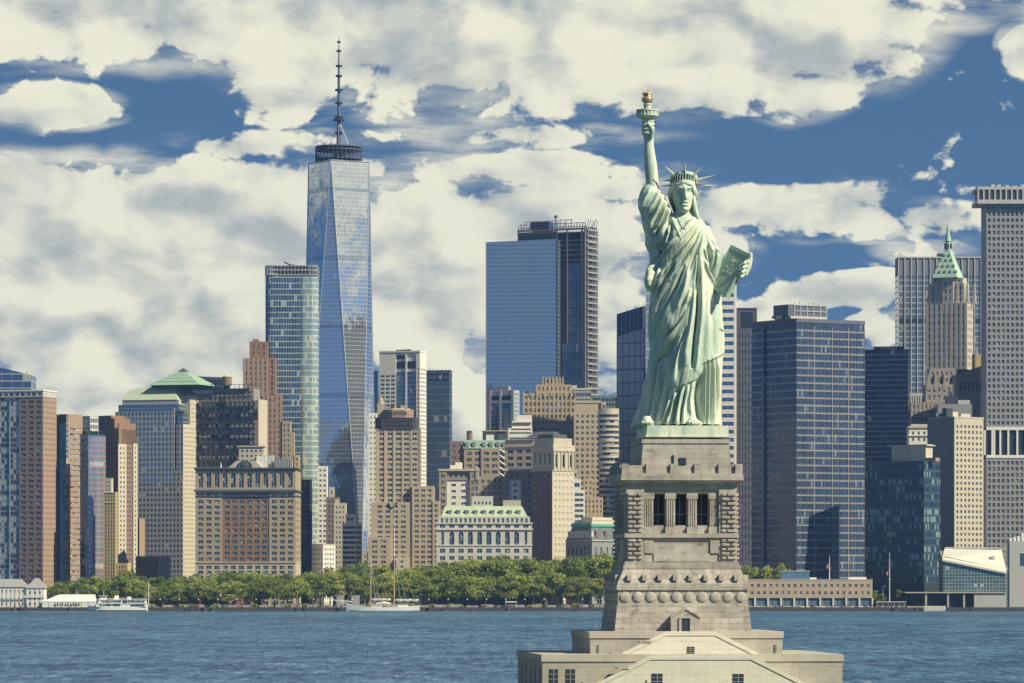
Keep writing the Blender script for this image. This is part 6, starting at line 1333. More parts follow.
# block under the copper plinth
bx0, bx1 = half(-38.5), half(48.8); Ub = half(48)
def ub(w_, y0, y1, w2=None):
    w2 = w2 or w_; c0 = half(4.2)
    return ([(c0-w_,-w_-1.8),(c0+w_,-w_-1.8),(c0+w_,w_*1.25),(c0-w_,w_*1.25)], [(c0-w2,-w2-1.8),(c0+w2,-w2-1.8),(c0+w2,w2*1.25),(c0-w2,w2*1.25)])
q = MB(); a_, b_ = ub(half(45.5),0,0,half(44.4)); q.prism(a_, lz(473), lz(455.5), b_); a_, b_ = ub(half(44.2),0,0,half(43.4)); q.prism(a_, lz(455.5)+.003, lz(443), b_); a_, b_ = ub(half(44.4),0,0); q.prism(a_, lz(443)+.003, lz(438.7)); q.build('upper_block', STONE2, ped)
cz = half(4.2); wf = half(45.4)+1.8
o = MB().box(-half(3.4), half(3.4), -.05, .2, lz(464.5), lz(457.5)).build('door', DOORM, ped); o.location = (lx(680.5, wf), -wf, 0)
o = MB().box(-half(.8), half(.8), -.05, .2, lz(463), lz(455)).build('slit_window', DOORM, ped); o.location = (lx(671, wf), -wf, 0)
# gabled porch at the foot
ab = half(69.6); xo = lx(681.7, ab)
P0 = MB(); g = half(14.6)
P0.loft([[(xo-g,-ab-1.4,lz(633)),(xo+g,-ab-1.4,lz(633)),(xo+g,-ab-1.4,lz(617.5)),(xo,-ab-1.4,lz(609)),(xo-g,-ab-1.4,lz(617.5))], [(xo-g,-ab+4,lz(633)),(xo+g,-ab+4,lz(633)),(xo+g,-ab+4,lz(617.5)),(xo,-ab+4,lz(609)),(xo-g,-ab+4,lz(617.5))]])
porch = P0.build('porch', STONE2, ped)
q = MB(); q.loft([[(xo-g*1.03,-ab-1.55,lz(618)),(xo,-ab-1.55,lz(609.3)),(xo+g*1.03,-ab-1.55,lz(618)),(xo+g*1.03,-ab-1.55,lz(616.3)),(xo,-ab-1.55,lz(607.5)),(xo-g*1.03,-ab-1.55,lz(616.3))], [(xo-g*1.03,-ab+3,lz(618)),(xo,-ab+3,lz(609.3)),(xo+g*1.03,-ab+3,lz(618)),(xo+g*1.03,-ab+3,lz(616.3)),(xo,-ab+3,lz(607.5)),(xo-g*1.03,-ab+3,lz(616.3))]]); q.build('gable', STONE2, porch)
MB().box(xo-half(4.6), xo+half(4.6), -ab-1.46, -ab-1.2, lz(632), lz(618.6)).build('door', DOORM, porch); q = MB()
for sx in (-1, 1): q.box(xo+sx*half(5.4)-.16, xo+sx*half(5.4)+.16, -ab-1.6, -ab-1.401, lz(632), lz(618.2))
q.box(xo-half(6.2), xo+half(6.2), -ab-1.6, -ab-1.401, lz(618.2)+.002, lz(617.2)); q.build('door_frame', STONE2, porch)
# terraces
T1 = 97/(F/595); a1 = T1; T2 = 151.5/(F/588); Y1 = PYC-a1*ct; Y2 = PYC-T2*ct
z1a, z2a = pz(631.4, Y1)-2, pz(654.4, Y2)-2; T2F = pz(657.5, Y2)-2
MB().prism(sqp(T1), 0.003, z1a-.9).build('upper_terrace', TERR, fort); MB().prism(sqp(T1+.15), z1a-.897, z1a).build('upper_coping', TERR2, fort)
MB().prism(sqp(T2), 0, z2a-.95).build('lower_terrace', TERR, fort); MB().prism(sqp(T2+.15), z2a-.947, z2a).build('lower_coping', TERR2, fort)
def fx1(x): return lx(x, a1)
def fx2(x): return lx(x, T2)
def zz1(y): return pz(y, Y1)-2
def zz2(y): return pz(y, Y2)-2
def stair(name, fx, zz, a, pts, d, parent):
    'a stair block: trapezoid wall proud of the terrace, with a raised sloping coping'
    front = [(fx(x), zz(y)) for x, y in pts]
    MB().loft([[(x, -a-d, z) for x, z in front], [(x, -a+.5, z) for x, z in front]]).build(name, STAIRM, parent)
    n = len(front); q = MB()
    for i in range(1, n-2):
        (xa, za), (xb, zb) = front[i], front[i+1]; q.loft([[(xa,-a-d-.1,za-.45),(xa,-a-d+.7,za-.45),(xa,-a-d+.7,za+.12),(xa,-a-d-.1,za+.12)], [(xb,-a-d-.1,zb-.45),(xb,-a-d+.7,zb-.45),(xb,-a-d+.7,zb+.12),(xb,-a-d-.1,zb+.12)]])
    q.build('stair_coping', STAIRM, parent)
stair('upper_stair_block', fx1, zz1, a1, [(613,658),(613,655),(660,632),(709,632),(755,655),(755,658)], 2.6, fort)
0 and stair('upper_stair_landing', fx1, zz1, a1, [(620,658),(620,655.8),(662.5,634.6),(706.5,634.6),(748,655.8),(748,658)], 3.6, fort)
stair('lower_stair_block', fx2, zz2, T2, [(574,708),(574,691),(642,656),(742,656),(812,691),(812,708)], 3.0, fort)
0 and stair('lower_stair_landing', fx2, zz2, T2, [(582,708),(582,691),(645,659.4),(739,659.4),(804,691),(804,708)], 4.2, fort)
def hole(fx, a, x0, x1, y0, y1, zz, name='window', d=0.0):
    q = MB(); q.box(fx(x0), fx(x1), -a-d-.05, -a-d+.1, zz(y1), zz(y0)); q.mat = 1; xm_ = (fx(x0)+fx(x1))/2; q.box(xm_-.05, xm_+.05, -a-d-.1, -a-d-.051, zz(y1), zz(y0))
    for k in range(1, 4): z = zz(y1)+(zz(y0)-zz(y1))*k/4; q.box(fx(x0), fx(x1), -a-d-.1, -a-d-.051, z-.04, z+.04)
    return q.build(name, [DOORM, FRAME], fort)
hole(fx1, a1, 593, 595.2, 645, 654, zz1, 'slit_window'); hole(fx1, a1, 770.5, 773, 645, 654.5, zz1, 'slit_window'); hole(fx1, a1, 681, 688.5, 646.5, 654.5, zz1, d=2.6)
hole(fx2, T2, 543, 552, 669, 683+6, zz2); hole(fx2, T2, 559.5, 569, 669, 683+6, zz2); hole(fx2, T2, 643, 654, 673, 689, zz2, d=3.0); hole(fx2, T2, 724, 735, 673.5, 689, zz2, d=3.0); hole(fx2, T2, 637, 638.6, 679.5, 684.5, zz2, 'slit_window', 3.0)
for (x, y, fx, zz, a, d) in ((641,640.7,fx1,zz1,a1,2.6),(612.5,652.3,fx1,zz1,a1,2.6),(616,667,fx2,zz2,T2,3.0),(582,681.5,fx2,zz2,T2,3.0)): MB().box(fx(x)-1.0, fx(x)+.6, -a-d-.2, -a-.6, zz(y+1.6), zz(y)).build('stair_landing_step', TERR, fort)
for i in range(5): y_ = -T2+3+i*7.5; MB().box(-T2-.05, -T2+.1, y_, y_+2.4, zz2(690), zz2(668)).build('flank_window', DOORM, fort)

# ================================================================== the green copper statue
SY = 608.0; ss = F/SY; SX, SYP = 682.0, 427.0
statue = empty('copper_statue', (px(SX, SY), SY, pz(SYP, SY)), 0, 'verdigris copper statue of a robed crowned woman raising a torch and holding a tablet', 'statue')
m, t, bs = newmat('verdigris copper'); P_ = t.n('ShaderNodeNewGeometry').outputs['Position']
n1_ = t.noise(t.v('MULTIPLY', P_, (.55, .55, .16)), 1.0, 5, .65); n2_ = t.noise(P_, .22, 3, .5); n3_ = t.noise(P_, 1.6, 3, .6)
c = t.mix(t.step(n1_, .34, .64), (.40,.51,.42), (.67,.715,.55)); c = t.mix(t.m('MULTIPLY', t.step(n2_, .45, .75), .45), c, (.42,.56,.46)); c = t.mix(t.m('MULTIPLY', t.step(n3_, .55, .75), .35), c, (.66,.71,.57))
c = t.mix(t.m('MULTIPLY', t.step(t.noise(t.v('MULTIPLY', P_, (1.4,1.4,.09)), 1.0, 4, .6), .54, .68), .5), c, (.22,.33,.28))
t.L.new(c, bs.inputs['Base Color']); bs.inputs['Roughness'].default_value = .62; bs.inputs['Specular IOR Level'].default_value = .35; COPPER = m
GOLD = mat('gilded copper', (.62,.47,.29), rough=.3, metal=.6, var=.15)
def L3(x, y, d=0.0): return ((x-SX)/ss, d/ss, (SYP-y)/ss)
def oval(cx, y, a, b, d=0.0, n=40, e=2.0, skew=0.0, el_=None):
    out = []
    for i in range(n):
        th = 2*PI*i/n; cx_, sy_ = math.cos(th), math.sin(th)
        e_ = el_ if (el_ and cx_ < 0 and sy_ < 0) else e
        out.append(L3(cx + a*math.copysign(abs(cx_)**(2/e_), cx_), y + skew*cx_, d + b*math.copysign(abs(sy_)**(2/e_), sy_)))
    return out
def remeshed(q, voxel, name, smooth_it=4):
    me = q.mesh(name+'_raw'); o = bpy.data.objects.new('raw', me); COL.objects.link(o)
    bm = bmesh.new(); bm.from_mesh(me); bmesh.ops.recalc_face_normals(bm, faces=bm.faces); bm.to_mesh(me); bm.free()
    r = o.modifiers.new('r', 'REMESH'); r.mode = 'VOXEL'; r.voxel_size = voxel/ss
    sm = o.modifiers.new('s', 'SMOOTH'); sm.factor = .5; sm.iterations = smooth_it
    dg = bpy.context.evaluated_depsgraph_get(); out = bpy.data.meshes.new_from_object(o.evaluated_get(dg)); bpy.data.objects.remove(o); out.name = name; return out
def getv(me):
    n = len(me.vertices); co = np.empty(n*3); me.vertices.foreach_get('co', co); no = np.empty(n*3); me.vertices.foreach_get('normal', no)
    return co.reshape(-1, 3), no.reshape(-1, 3)
def seg_dist(X, Y_, pts):
    best = np.full(X.shape, 1e9); par = np.zeros_like(X); tot = 0; lens = [math.dist(pts[i], pts[i+1]) for i in range(len(pts)-1)]; T_ = sum(lens)
    for i in range(len(pts)-1):
        (ax, ay), (bx, by) = pts[i], pts[i+1]; dx_, dy_ = bx-ax, by-ay; L2 = dx_*dx_+dy_*dy_
        u = np.clip(((X-ax)*dx_+(Y_-ay)*dy_)/L2, 0, 1); d = np.hypot(X-ax-u*dx_, Y_-ay-u*dy_); k = d < best
        best[k] = d[k]; par[k] = (tot+u[k]*lens[i])/T_; tot += lens[i]
    return best, par
def spline(pts, n=7):
    out = []; P_ = [pts[0]]+list(pts)+[pts[-1]]
    for i in range(1, len(P_)-2):
        p0, p1, p2, p3 = [np.array(p, float) for p in P_[i-1:i+3]]
        for k in range(n): t_ = k/n; out.append(tuple(.5*((2*p1)+(-p0+p2)*t_+(2*p0-5*p1+4*p2-p3)*t_**2+(-p0+3*p1-3*p2+p3)*t_**3)))
    out.append(tuple(pts[-1])); return out
# ---- robe: lofted masses welded into one skin, then folds pressed into it
TORSO = [(206,679,691,8,6),(212,674,695,9,5),(216,667,699,11,4),(220,659,702,14,3),(226,653,707,17,2),(234,650,710.5,20,1),(244,649.5,713,22,0),(252,650,716,23,0),(262,651,717,23.5,0),(274,650,717,24,0),(287,650.5,718,25,0),(300,651,720,26,0),(315,650,721,26.5,0),(330,649.5,722.5,27,0),(350,651,723,27.5,0),(365,649,722,28,0),(385,645.5,721,28.5,0),(400,643.5,720,29,0),(412,640.5,720,30,0),(420,636,721,31,0),(427,632,722,32,0)]
q = MB(); ys = np.array([r[0] for r in TORSO]); fine = np.arange(206, 427.6, 3.0)
I = lambda k: np.interp(fine, ys, [r[k] for r in TORSO])
Lx, Rx, Bd, Dc = I(1), I(2), I(3), I(4)
q.loft([oval((l+r)/2, y, (r-l)/2, b, d, 56, 2.25, el_=float(np.interp(y, [215,255,330,380], [2.0,1.55,1.25,1.12]))) for y, l, r, b, d in zip(fine, Lx, Rx, Bd, Dc)])
SLV = [(185.5,646,655,7,2),(189,642.5,660,9,2),(194,640,664,11,2),(201,638,668,13,2),(209,638,672,14,2),(217,641,674,14,3),(226,642.5,674,15,3),(236,646,672,15,3),(246,646.5,670,15,3),(256,651,668,14,3),(264,653,666,12,3)]
q.loft([oval((l+r)/2, y, (r-l)/2, b, d, 36, 2.1, skew=1.8) for y, l, r, b, d in SLV])
DRP = [(258,653,664,8,0),(266,649,664,11,-2),(274,646,663,13,-3),(281,644.5,661,13,-4),(286,645,657,10,-4),(290,647.5,653,6,-4)]
q.loft([oval((l+r)/2, y, (r-l)/2, b, d, 30, 2.1) for y, l, r, b, d in DRP])
ARM2 = [(226,700,709,9,2),(236,703,713,10,0),(244,705,716,11,-4),(251,706,719.5,11,-7),(257,707,721.5,10,-9),(264,707,720.5,9,-9),(272,707,719,8,-7),(282,706,717.5,7,-4)]
q.loft([oval((l+r)/2, y, (r-l)/2, b, d, 30, 2.1) for y, l, r, b, d in ARM2])
TRAIL = [(360,651,664,18,12),(385,644,668,22,14),(405,640,670,24,14),(418,633,674,27,12),(427,630,678,28,12)]
q.loft([oval((l+r)/2, y, (r-l)/2, b, d, 36, 2.0, el_=1.2) for y, l, r, b, d in TRAIL])
robe = remeshed(q, .42, 'robe', 6)
co, no = getv(robe); X = co[:, 0]*ss+SX; Yp = SYP-co[:, 2]*ss
front = np.clip(-no[:, 1]*1.6+.25, 0, 1)
# (points, width, height): + ridge, - groove, all in 1/7.24 m
FOLDS = [
 ([(657,226),(654,240),(656,258)],4.5,-3.2),([(648,228),(649,242),(652,254)],2.2,-2.4),([(668,232),(662,248),(656,260)],2.4,-2.6),([(696,221),(681,238.5),(666.5,253),(656,264)],2.6,1.6),([(662,262),(655,272),(652,284)],2.0,-2.6),
 ([(659,190),(653,205),(643,218)],1.5,1.9),([(663,195),(658,209),(652,222),(647,232)],1.4,2.0),([(666,202),(661.5,218),(655,230),(647,236)],1.4,2.1),([(669,208),(665,224),(659,235),(652,241)],1.5,2.0),
 ([(668,226),(665,240),(660,252)],1.3,1.9),([(661,193),(655,207),(646,219)],.9,-1.6),([(664.5,199),(659.5,214),(651,227)],1.0,-1.9),([(667.5,205),(663,221),(654,235)],1.0,-2.0),([(669.5,216),(664,236),(655,250)],1.3,-2.3),
 ([(650,190),(645,200),(641,209)],1.3,1.3),([(646,222),(648,236),(653,250)],1.2,1.5),([(655,242),(652,256),(650,266)],1.5,1.7),([(662,246),(656,258),(653,268)],2.0,-2.4),([(671,222),(669.5,236),(664,250)],1.4,-2.0),
 ([(676,219),(680,228),(684,233)],.7,-.8),([(671,217),(676,230),(680,240)],.8,.9),([(690,218),(686,226),(682,232)],.8,.8),
 ([(694,219),(678,236.5),(663.5,251.5),(655,262),(647.5,272)],1.5,2.3),([(697,224),(683,241),(669,256),(659,268),(651,280)],1.4,2.0),([(699,227),(689,244),(675.5,262),(663,276)],1.4,1.8),([(700.5,231),(693,250),(681,269),(671,282)],1.5,1.8),([(702,235),(697.5,256),(693,280)],1.4,1.5),
 ([(690,219),(675,235),(661,249),(652,261)],1.0,-1.9),([(696,222),(681,239),(666,254),(657,265)],.8,-1.5),([(698,226),(686,243),(672,259),(661,272)],.8,-1.5),([(700,229),(691,247),(678,266),(667,279)],.9,-1.4),([(701,233),(695.5,253),(687,275)],.9,-1.3),
 ([(669.5,263),(663,273),(657,295)],1.4,1.8),([(679,264),(667,285),(658,303.5),(655,320)],1.7,2.2),([(674,264),(664,281),(656.5,298)],.9,-1.8),([(688,268),(682.5,294),(675,313)],1.9,1.6),([(683,268),(674,290),(664,310),(659,325)],1.2,-2.0),
 ([(697.3,256),(696.8,272),(695,292)],.9,-2.6),([(697,291),(696,313),(692.5,345),(690.5,369)],1.2,-3.2),([(700,262),(700.3,300),(697.5,340),(694.5,371)],1.7,1.9),([(694,285),(691,315),(686.5,345),(685,366)],1.5,1.5),
 ([(689,292),(682.7,313),(673.5,334),(659,356)],1.7,2.4),([(688,301),(677,325),(665.5,338)],1.6,-2.4),([(685,330),(678,351),(673,372)],1.2,-2.0),([(682,338),(677,362),(675.5,386)],1.7,1.8),([(676,340),(669,352),(655,362)],1.6,-1.9),
 ([(704,262),(708,274.5),(716,290)],1.1,1.9),([(708,263),(714,283)],.9,-2.3),([(703,249),(708,268)],.9,1.4),([(706,248),(710,264)],.8,-1.4),([(707.5,229),(718,250)],.8,-1.5),([(704,232),(712,252)],.9,1.0),([(711,240),(720,256)],.8,1.1),([(716,246),(714,262),(711,276)],1.0,-1.6),
 ([(706,285),(706,320),(704,360)],2.2,.9),([(712,292),(716,325),(717,352)],2.2,.9),([(709,290),(711,325),(711,355)],1.4,-.7),([(719,292),(721,320),(722,345)],1.0,.8),([(717,330),(722.5,333)],.7,-1.4),
 ([(675,392),(671,413),(667,425)],1.2,2.0),([(671,400),(663,418),(658,425)],1.2,1.9),([(682,390),(678,410),(676,425)],1.2,2.1),([(687,388),(683,408),(682,425)],1.1,1.6),([(678.5,391),(674,412),(671,425)],.9,-2.2),([(684.5,389),(680.5,410),(679,425)],.8,-2.0),([(673,396),(667,415),(662,425)],.8,-1.8),
 ([(699,379),(696,400),(700,424)],2.6,-4.6),([(692,384),(689,400),(690,416)],1.4,1.6),([(704,364),(703.3,395),(703,424)],1.1,2.3),([(708,362),(707,395),(706.5,424)],1.0,2.0),([(712.7,361),(712.5,395),(712.5,424)],1.1,2.1),([(717,361),(717.5,395),(718.5,424)],1.1,2.0),
 ([(706,363),(705.2,395),(704.8,424)],.7,-2.0),([(710.4,362),(709.8,395),(709.5,424)],.8,-2.2),([(715,361),(715.2,395),(715.6,424)],.8,-2.2),
 ([(655,340),(652,370),(647,410)],2.0,1.2),([(661,362),(656,390),(650,420)],1.8,1.3),([(668,372),(663,398),(656,422)],1.6,1.3),([(658,352),(653.5,385),(648,418)],1.2,-1.3),([(665,368),(659.5,395),(653,422)],1.2,-1.3),([(671,380),(666,404),(660,424)],1.2,-1.5),
 ([(652,300),(651,325),(653,345)],2.0,1.2),([(655.5,320),(654,340)],1.2,-1.0),([(650,268),(648,280),(649,288)],1.2,1.2),([(656,268),(654,280),(651,289)],1.0,-1.3),
]
disp = np.zeros(len(X))
for pts, w_, amp in FOLDS:
    k = (X > min(p[0] for p in pts)-4*w_) & (X < max(p[0] for p in pts)+4*w_) & (Yp > min(p[1] for p in pts)-4*w_) & (Yp < max(p[1] for p in pts)+4*w_)
    if not k.any(): continue
    d, u = seg_dist(X[k], Yp[k], spline(pts)); tap = np.clip(np.minimum(u, 1-u)*5+.35, 0, 1)
    disp[k] += amp*(1.5 if amp > 0 else 1.9)*np.exp(-(d/(w_*1.12))**2)*tap
# knee under the cloth, hip, chest
for cx_, cy_, sx_, sy_, a_ in ((667,322,7,15,4.2),(703,318,9,26,2.0),(692,246,9,8,2.0),(668,240,6,7,.8),(660,278,6,8,1.2)): disp += a_*np.exp(-((X-cx_)/sx_)**2-((Yp-cy_)/sy_)**2)
hx = [660,673,676,686,697,698.6,699.8,702,710,717,724]; hy = [470,394,391,385,380.5,377,367,364.5,361,358,353]
hem = np.interp(X, hx, hy); st = 1/(1+np.exp(-(hem-Yp)/.45)); disp += np.where(X > 664, 2.6*st*np.clip((X-664)/8, 0, 1)*np.clip((Yp-300)/60, 0, 1), 0)
th = np.arctan2(co[:, 1]*ss, X-684)
fold_b = 1.3*np.sin(th*17+np.sin(Yp*.03)*1.4)+.7*np.sin(th*31+Yp*.02)
disp = disp*front + fold_b*(1-front)*np.clip((Yp-214)/30, 0, 1)
# fine cloth ripple
disp += .10*np.sin(X*1.9+Yp*.55+np.sin(Yp*.11)*2)*np.clip((Yp-214)/20, 0, 1)
dirn = no.copy(); dirn[:, 2] *= .3; dirn /= np.linalg.norm(dirn, axis=1)[:, None]
co2 = co + dirn*(disp/ss)[:, None]
co2[:, 2] = np.maximum(co2[:, 2], 0.0); robe.vertices.foreach_set('co', co2.ravel()); robe.update()
link('robe', robe, statue, COPPER, True)
# ---- body: head, neck, raised arm and the hand round the torch, one skin
q = MB()
q.loft([oval(x, y, a, b, d, 32, 2.1) for y, x, a, b, d in ((226,683.5,10,9,4),(219,683.5,8.8,8.5,3),(213,683,7.8,8,2),(208,682.8,7.4,8,2),(203,682.8,7.2,8,2))])
HD = [(213.0,684.2,2.0,2.4,-8.4),(211.8,684.0,4.2,5.2,-6.6),(209.5,683.6,6.4,8.6,-4.0),(206.5,683.2,8.2,11.4,-1.6),(203,682.9,9.4,13.0,.2),(199,682.7,10.2,13.8,1.0),(195,682.6,10.8,14.0,1.4),(190,682.6,11.2,14.2,1.8),(185,682.7,11.1,13.8,2.0),(180,682.9,10.2,12.6,2.2),(176,683,8.3,10,2.4),(173,683.2,5.0,6,2.6),(171.8,683.3,2.0,2.4,2.6)]
q.loft([oval(x, y, a, b, d, 40, 2.0, el_=1.5) for y, x, a, b, d in HD])
ARM = [(232,668,9.5,10,3),(222,664,9.5,10,3),(212,658.5,8.8,9,3),(202,654.6,7.6,8,2),(192,652.8,6.6,7,2),(182,652.2,6.4,6.8,2),(172,651.4,6.4,6.8,2),(163,650.6,6.3,6.6,2),(154,649.6,5.6,6,2),(146,649.0,5.0,5.2,2),(140,648.8,4.9,5,2),(134,648.6,5.6,4.6,2.2),(126,648.2,5.4,4.4,2.5),(120.5,648,4.6,3.8,2.5)]
q.loft([oval(x, y, a, b, d, 28, 2.05) for y, x, a, b, d in ARM])
AX = 647.4
for k, yy in enumerate((121.8, 125.9, 130.0, 134.0)):   # four fingers wrapped round the handle
    rr = (5.0, 5.3, 5.2, 4.7)[k]; pts = [L3(AX+rr*math.cos(a), yy+ (a-PI)*.5, -rr*math.sin(a)) for a in np.linspace(-.5, PI*1.02, 10)]
    q.tube(pts, [x/ss for x in (2.0,2.1,2.1,2.0,1.95,1.9,1.8,1.7,1.55,1.2)], 10)
q.tube([L3(651,138,-3.5), L3(652.5,132,-5.2), L3(650.5,127,-6.4), L3(647.5,123.5,-6.6)], [2.3/ss,2.2/ss,1.9/ss,1.4/ss], 10)
body = remeshed(q, .27, 'body', 3)
co, no = getv(body); X = co[:, 0]*ss+SX; Yp = SYP-co[:, 2]*ss
fr = np.clip(-no[:, 1]*1.7, 0, 1)*((Yp > 172) & (Yp < 216) & (X > 668))
d = np.zeros(len(X))
G = lambda cx, cy, sx, sy, a: a*np.exp(-((X-cx)/sx)**2-((Yp-cy)/sy)**2)
for pts, w_, a in (([(684.2,188.5),(684.5,194),(684.9,199.5)],1.3,3.0),([(672.5,189.6),(677.5,187.8),(681.8,189.6)],1.2,1.7),([(687,189.6),(691,187.9),(695,190)],1.2,1.7),([(680.8,204.4),(684.4,203.9),(688,204.4)],.6,-1.7),([(681.6,203.0),(684.4,202.6),(687.3,203)],.7,.8),([(681.8,205.9),(684.5,206.1),(687.2,205.9)],.8,.9),([(681,208),(684.5,208.2),(688,208)],.8,-.5)):
    dd, u = seg_dist(X, Yp, spline(pts)); d += a*np.exp(-(dd/w_)**2)*np.clip(np.minimum(u, 1-u)*6+.4, 0, 1)
d += G(684.9,199.4,1.7,1.5,1.4)+G(682.9,200.3,1.0,.9,.6)+G(686.9,200.3,1.0,.9,.6)
for ex in (678.6, 689.6): d += G(ex,193,2.9,2.0,-3.0)+G(ex,193.1,1.7,1.1,1.5)+G(ex,191.3,2.2,.5,.45)+G(ex,194.6,2.0,.45,.3)
d += G(677.2,199,3,3.4,.7)+G(691,199,2.6,3.4,.6)+G(684.3,210.4,3.2,1.7,1.6)+G(676.5,204,2.5,3,-.5)+G(691,204,2.3,3,-.5)
body.vertices.foreach_set('co', (co+no*(d*fr/ss)[:, None]*np.array([.5,1,.35])).ravel()); body.update()
link('body', body, statue, COPPER, True)
# ---- hair in wavy locks
q = MB(); rnd = random.Random(4)
for side in (-1, 1):
    for i in range(11):
        f_ = i/10; x0 = 683.5+side*(1.5+1.2*f_); pts = []; n_ = 9 if side < 0 else 11
        for k in range(n_):
            u = k/(n_-1); ang = R(12+ 95*min(1, u*1.4))
            xx = 683.2+side*(12.2*math.sin(ang)+.6*math.sin(u*13+i)+f_*.9); dd_ = 2-(13.2-5*f_)*math.cos(ang)+f_*9*u
            yy = 184.5+ (25 if side < 0 else 30)*max(0, u-.18)**.95*(.72+.28*(1-f_))+.5*math.sin(u*11+i*2)
            pts.append(L3(xx, yy, dd_))
        q.tube(pts, [x/ss for x in np.interp(np.linspace(0, 1, n_), [0,.3,.8,1], [1.0,1.9,1.9,.7])], 8)
for i in range(9):
    u = i/8; q.tube([L3(673+20*u, 180, 10), L3(672+22*u, 190, 15), L3(673+20*u, 202, 15), L3(675+16*u, 212, 13)], [x/ss for x in (2,2.6,2.6,1)], 8)
q.tube([L3(693.5,196,-2), L3(694.6,204,-4), L3(695.6,212,-6), L3(697.5,218,-7), L3(698.5,222.5,-7)], [x/ss for x in (1.6,2.0,2.1,1.8,.8)], 9)
q.tube([L3(691.8,200,1), L3(693.2,208,0), L3(694.5,216,-2), L3(695.5,222,-4)], [x/ss for x in (1.6,1.9,1.8,.9)], 9)
hair = remeshed(q, .3, 'hair', 2); link('hair', hair, statue, COPPER, True)
# ---- crown with windows and seven rays
crown = empty('crown', L3(683.2, 184.2, 1.5), 0); crown.parent = statue; crown.rotation_euler = (R(-17), R(2.5), 0)
bpy.data.objects.remove(crown)
def arc(r, z, a0, a1, n=40):
    out = []
    for i in range(n+1):
        a = R(a0+(a1-a0)*i/n); x, y = r*math.cos(a), r*1.08*math.sin(a); zz = z - y*.34
        out.append(L3(683.3+x+.05*z, 184.4-zz, 1.5+y))
    return out
def band(q, r0, r1, za, zb, a0=-200, a1=20):
    q.loft([[p for p in arc(r0, za, a0, a1)], arc(r1, zb, a0, a1), arc(r1-1.6, zb, a0, a1), arc(r0-1.6, za, a0, a1), arc(r0, za, a0, a1)], False, False, False)
q = MB(); band(q, 12.6, 13.0, -4.0, -.6); band(q, 12.3, 12.7, -.6, 4.4); band(q, 13.4, 14.0, 4.4, 7.0); crown = q.build('crown', COPPER, statue, True)
for i in range(15):
    a = -178+166*i/14+6; q = MB(); r_ = 12.75
    pts = [arc(r_, z, a-3.1, a+3.1, 1) for z in (-.2, 4.0)]; q.loft([[pts[0][0], pts[0][1], pts[1][1], pts[1][0]], [tuple(np.array(p)*1.0+np.array((0, .9/ss, 0))) for p in (pts[0][0], pts[0][1], pts[1][1], pts[1][0])]]); q.build('crown_window', DOORM, crown)
    q = MB(); b = a+166/28; q.tube([arc(13.1, -.7, b, b+.1, 1)[0], arc(13.3, 4.5, b, b+.1, 1)[0]], .55/ss, 6); q.build('crown_mullion', COPPER, crown)
for (bx, by, bd), (tx, ty, td) in (((671,181,-5),(656.8,180,-4)),((670.5,185.5,-1),(659,185.8,2)),((674.5,176.5,-9),(664.5,167.2,-12)),((684.3,175,-12),(684.3,163.5,-17)),((693,176.5,-9),(702,167.2,-12)),((696.3,180.5,-5),(715.5,175.6,-6)),((696.3,185.5,-1),(717.5,185.5,1))):
    q = MB(); q.tube([L3(bx,by,bd), L3(bx*.5+tx*.5,by*.5+ty*.5,bd*.5+td*.5), L3(tx,ty,td)], [1.35/ss,.85/ss,.16/ss], 6); q.build('crown_ray', COPPER, crown)
# ---- torch
torch = empty('torch', L3(AX, 118), 0); torch.parent = statue
T_ = lambda r, y: (r/ss, (118-y)/ss)
lt = lambda name, prof, m, n=28: MB().lathe(0, 0, [T_(r, y) for r, y in prof], n).build(name, m, torch, False)
lt('handle', [(2.4,146),(3.2,141),(3.4,130),(3.8,122),(5.2,119.5),(5.4,117.6)], COPPER)
lt('gallery', [(5.0,119.2),(7.8,118.6),(10.4,117.2),(11.4,116.2),(11.4,115.2),(10.2,115.2),(9.8,116.4),(2,116.6)], COPPER)
q = MB()
for i in range(20): a = 2*PI*i/20; q.box(10.7*math.cos(a)/ss-.06, 10.7*math.cos(a)/ss+.06, 10.7*math.sin(a)/ss-.06, 10.7*math.sin(a)/ss+.06, (118-115.2)/ss, (118-110.6)/ss)
q.lathe(0, 0, [T_(11.2,111.2),T_(11.2,109.8),T_(10.2,109.8),T_(10.2,111.2),T_(11.2,111.2)], 28); q.build('railing', COPPER, torch)
q = MB(); 
for i in range(20):
    a = 2*PI*(i+.5)/20; b = PI/20*.62; q.poly([(10.6*math.cos(a-b)/ss,10.6*math.sin(a-b)/ss,(118-115.2)/ss),(10.6*math.cos(a+b)/ss,10.6*math.sin(a+b)/ss,(118-115.2)/ss),(10.6*math.cos(a+b)/ss,10.6*math.sin(a+b)/ss,(118-111.9)/ss),(10.6*math.cos(a-b)/ss,10.6*math.sin(a-b)/ss,(118-111.9)/ss)])
q.build('railing_panel', COPPER, torch)
lt('lantern', [(4.2,116.5),(4.0,112),(3.6,106),(4.2,104.6),(3.4,103.4)], COPPER)
q = MB(); n = 24; prof = [(3.0,103.6),(4.4,102.4),(5.5,100.4),(5.7,98.6),(5.0,97.2),(3.8,96.4),(3.9,95.2),(2.8,94.2),(.9,94)]
q.loft([[(r/ss*(1+.07*math.sin(5*a+y*1.3))*math.cos(a), r/ss*(1+.07*math.sin(5*a+y*1.3))*math.sin(a), (118-y)/ss) for a in [2*PI*i/n for i in range(n)]] for r, y in prof])
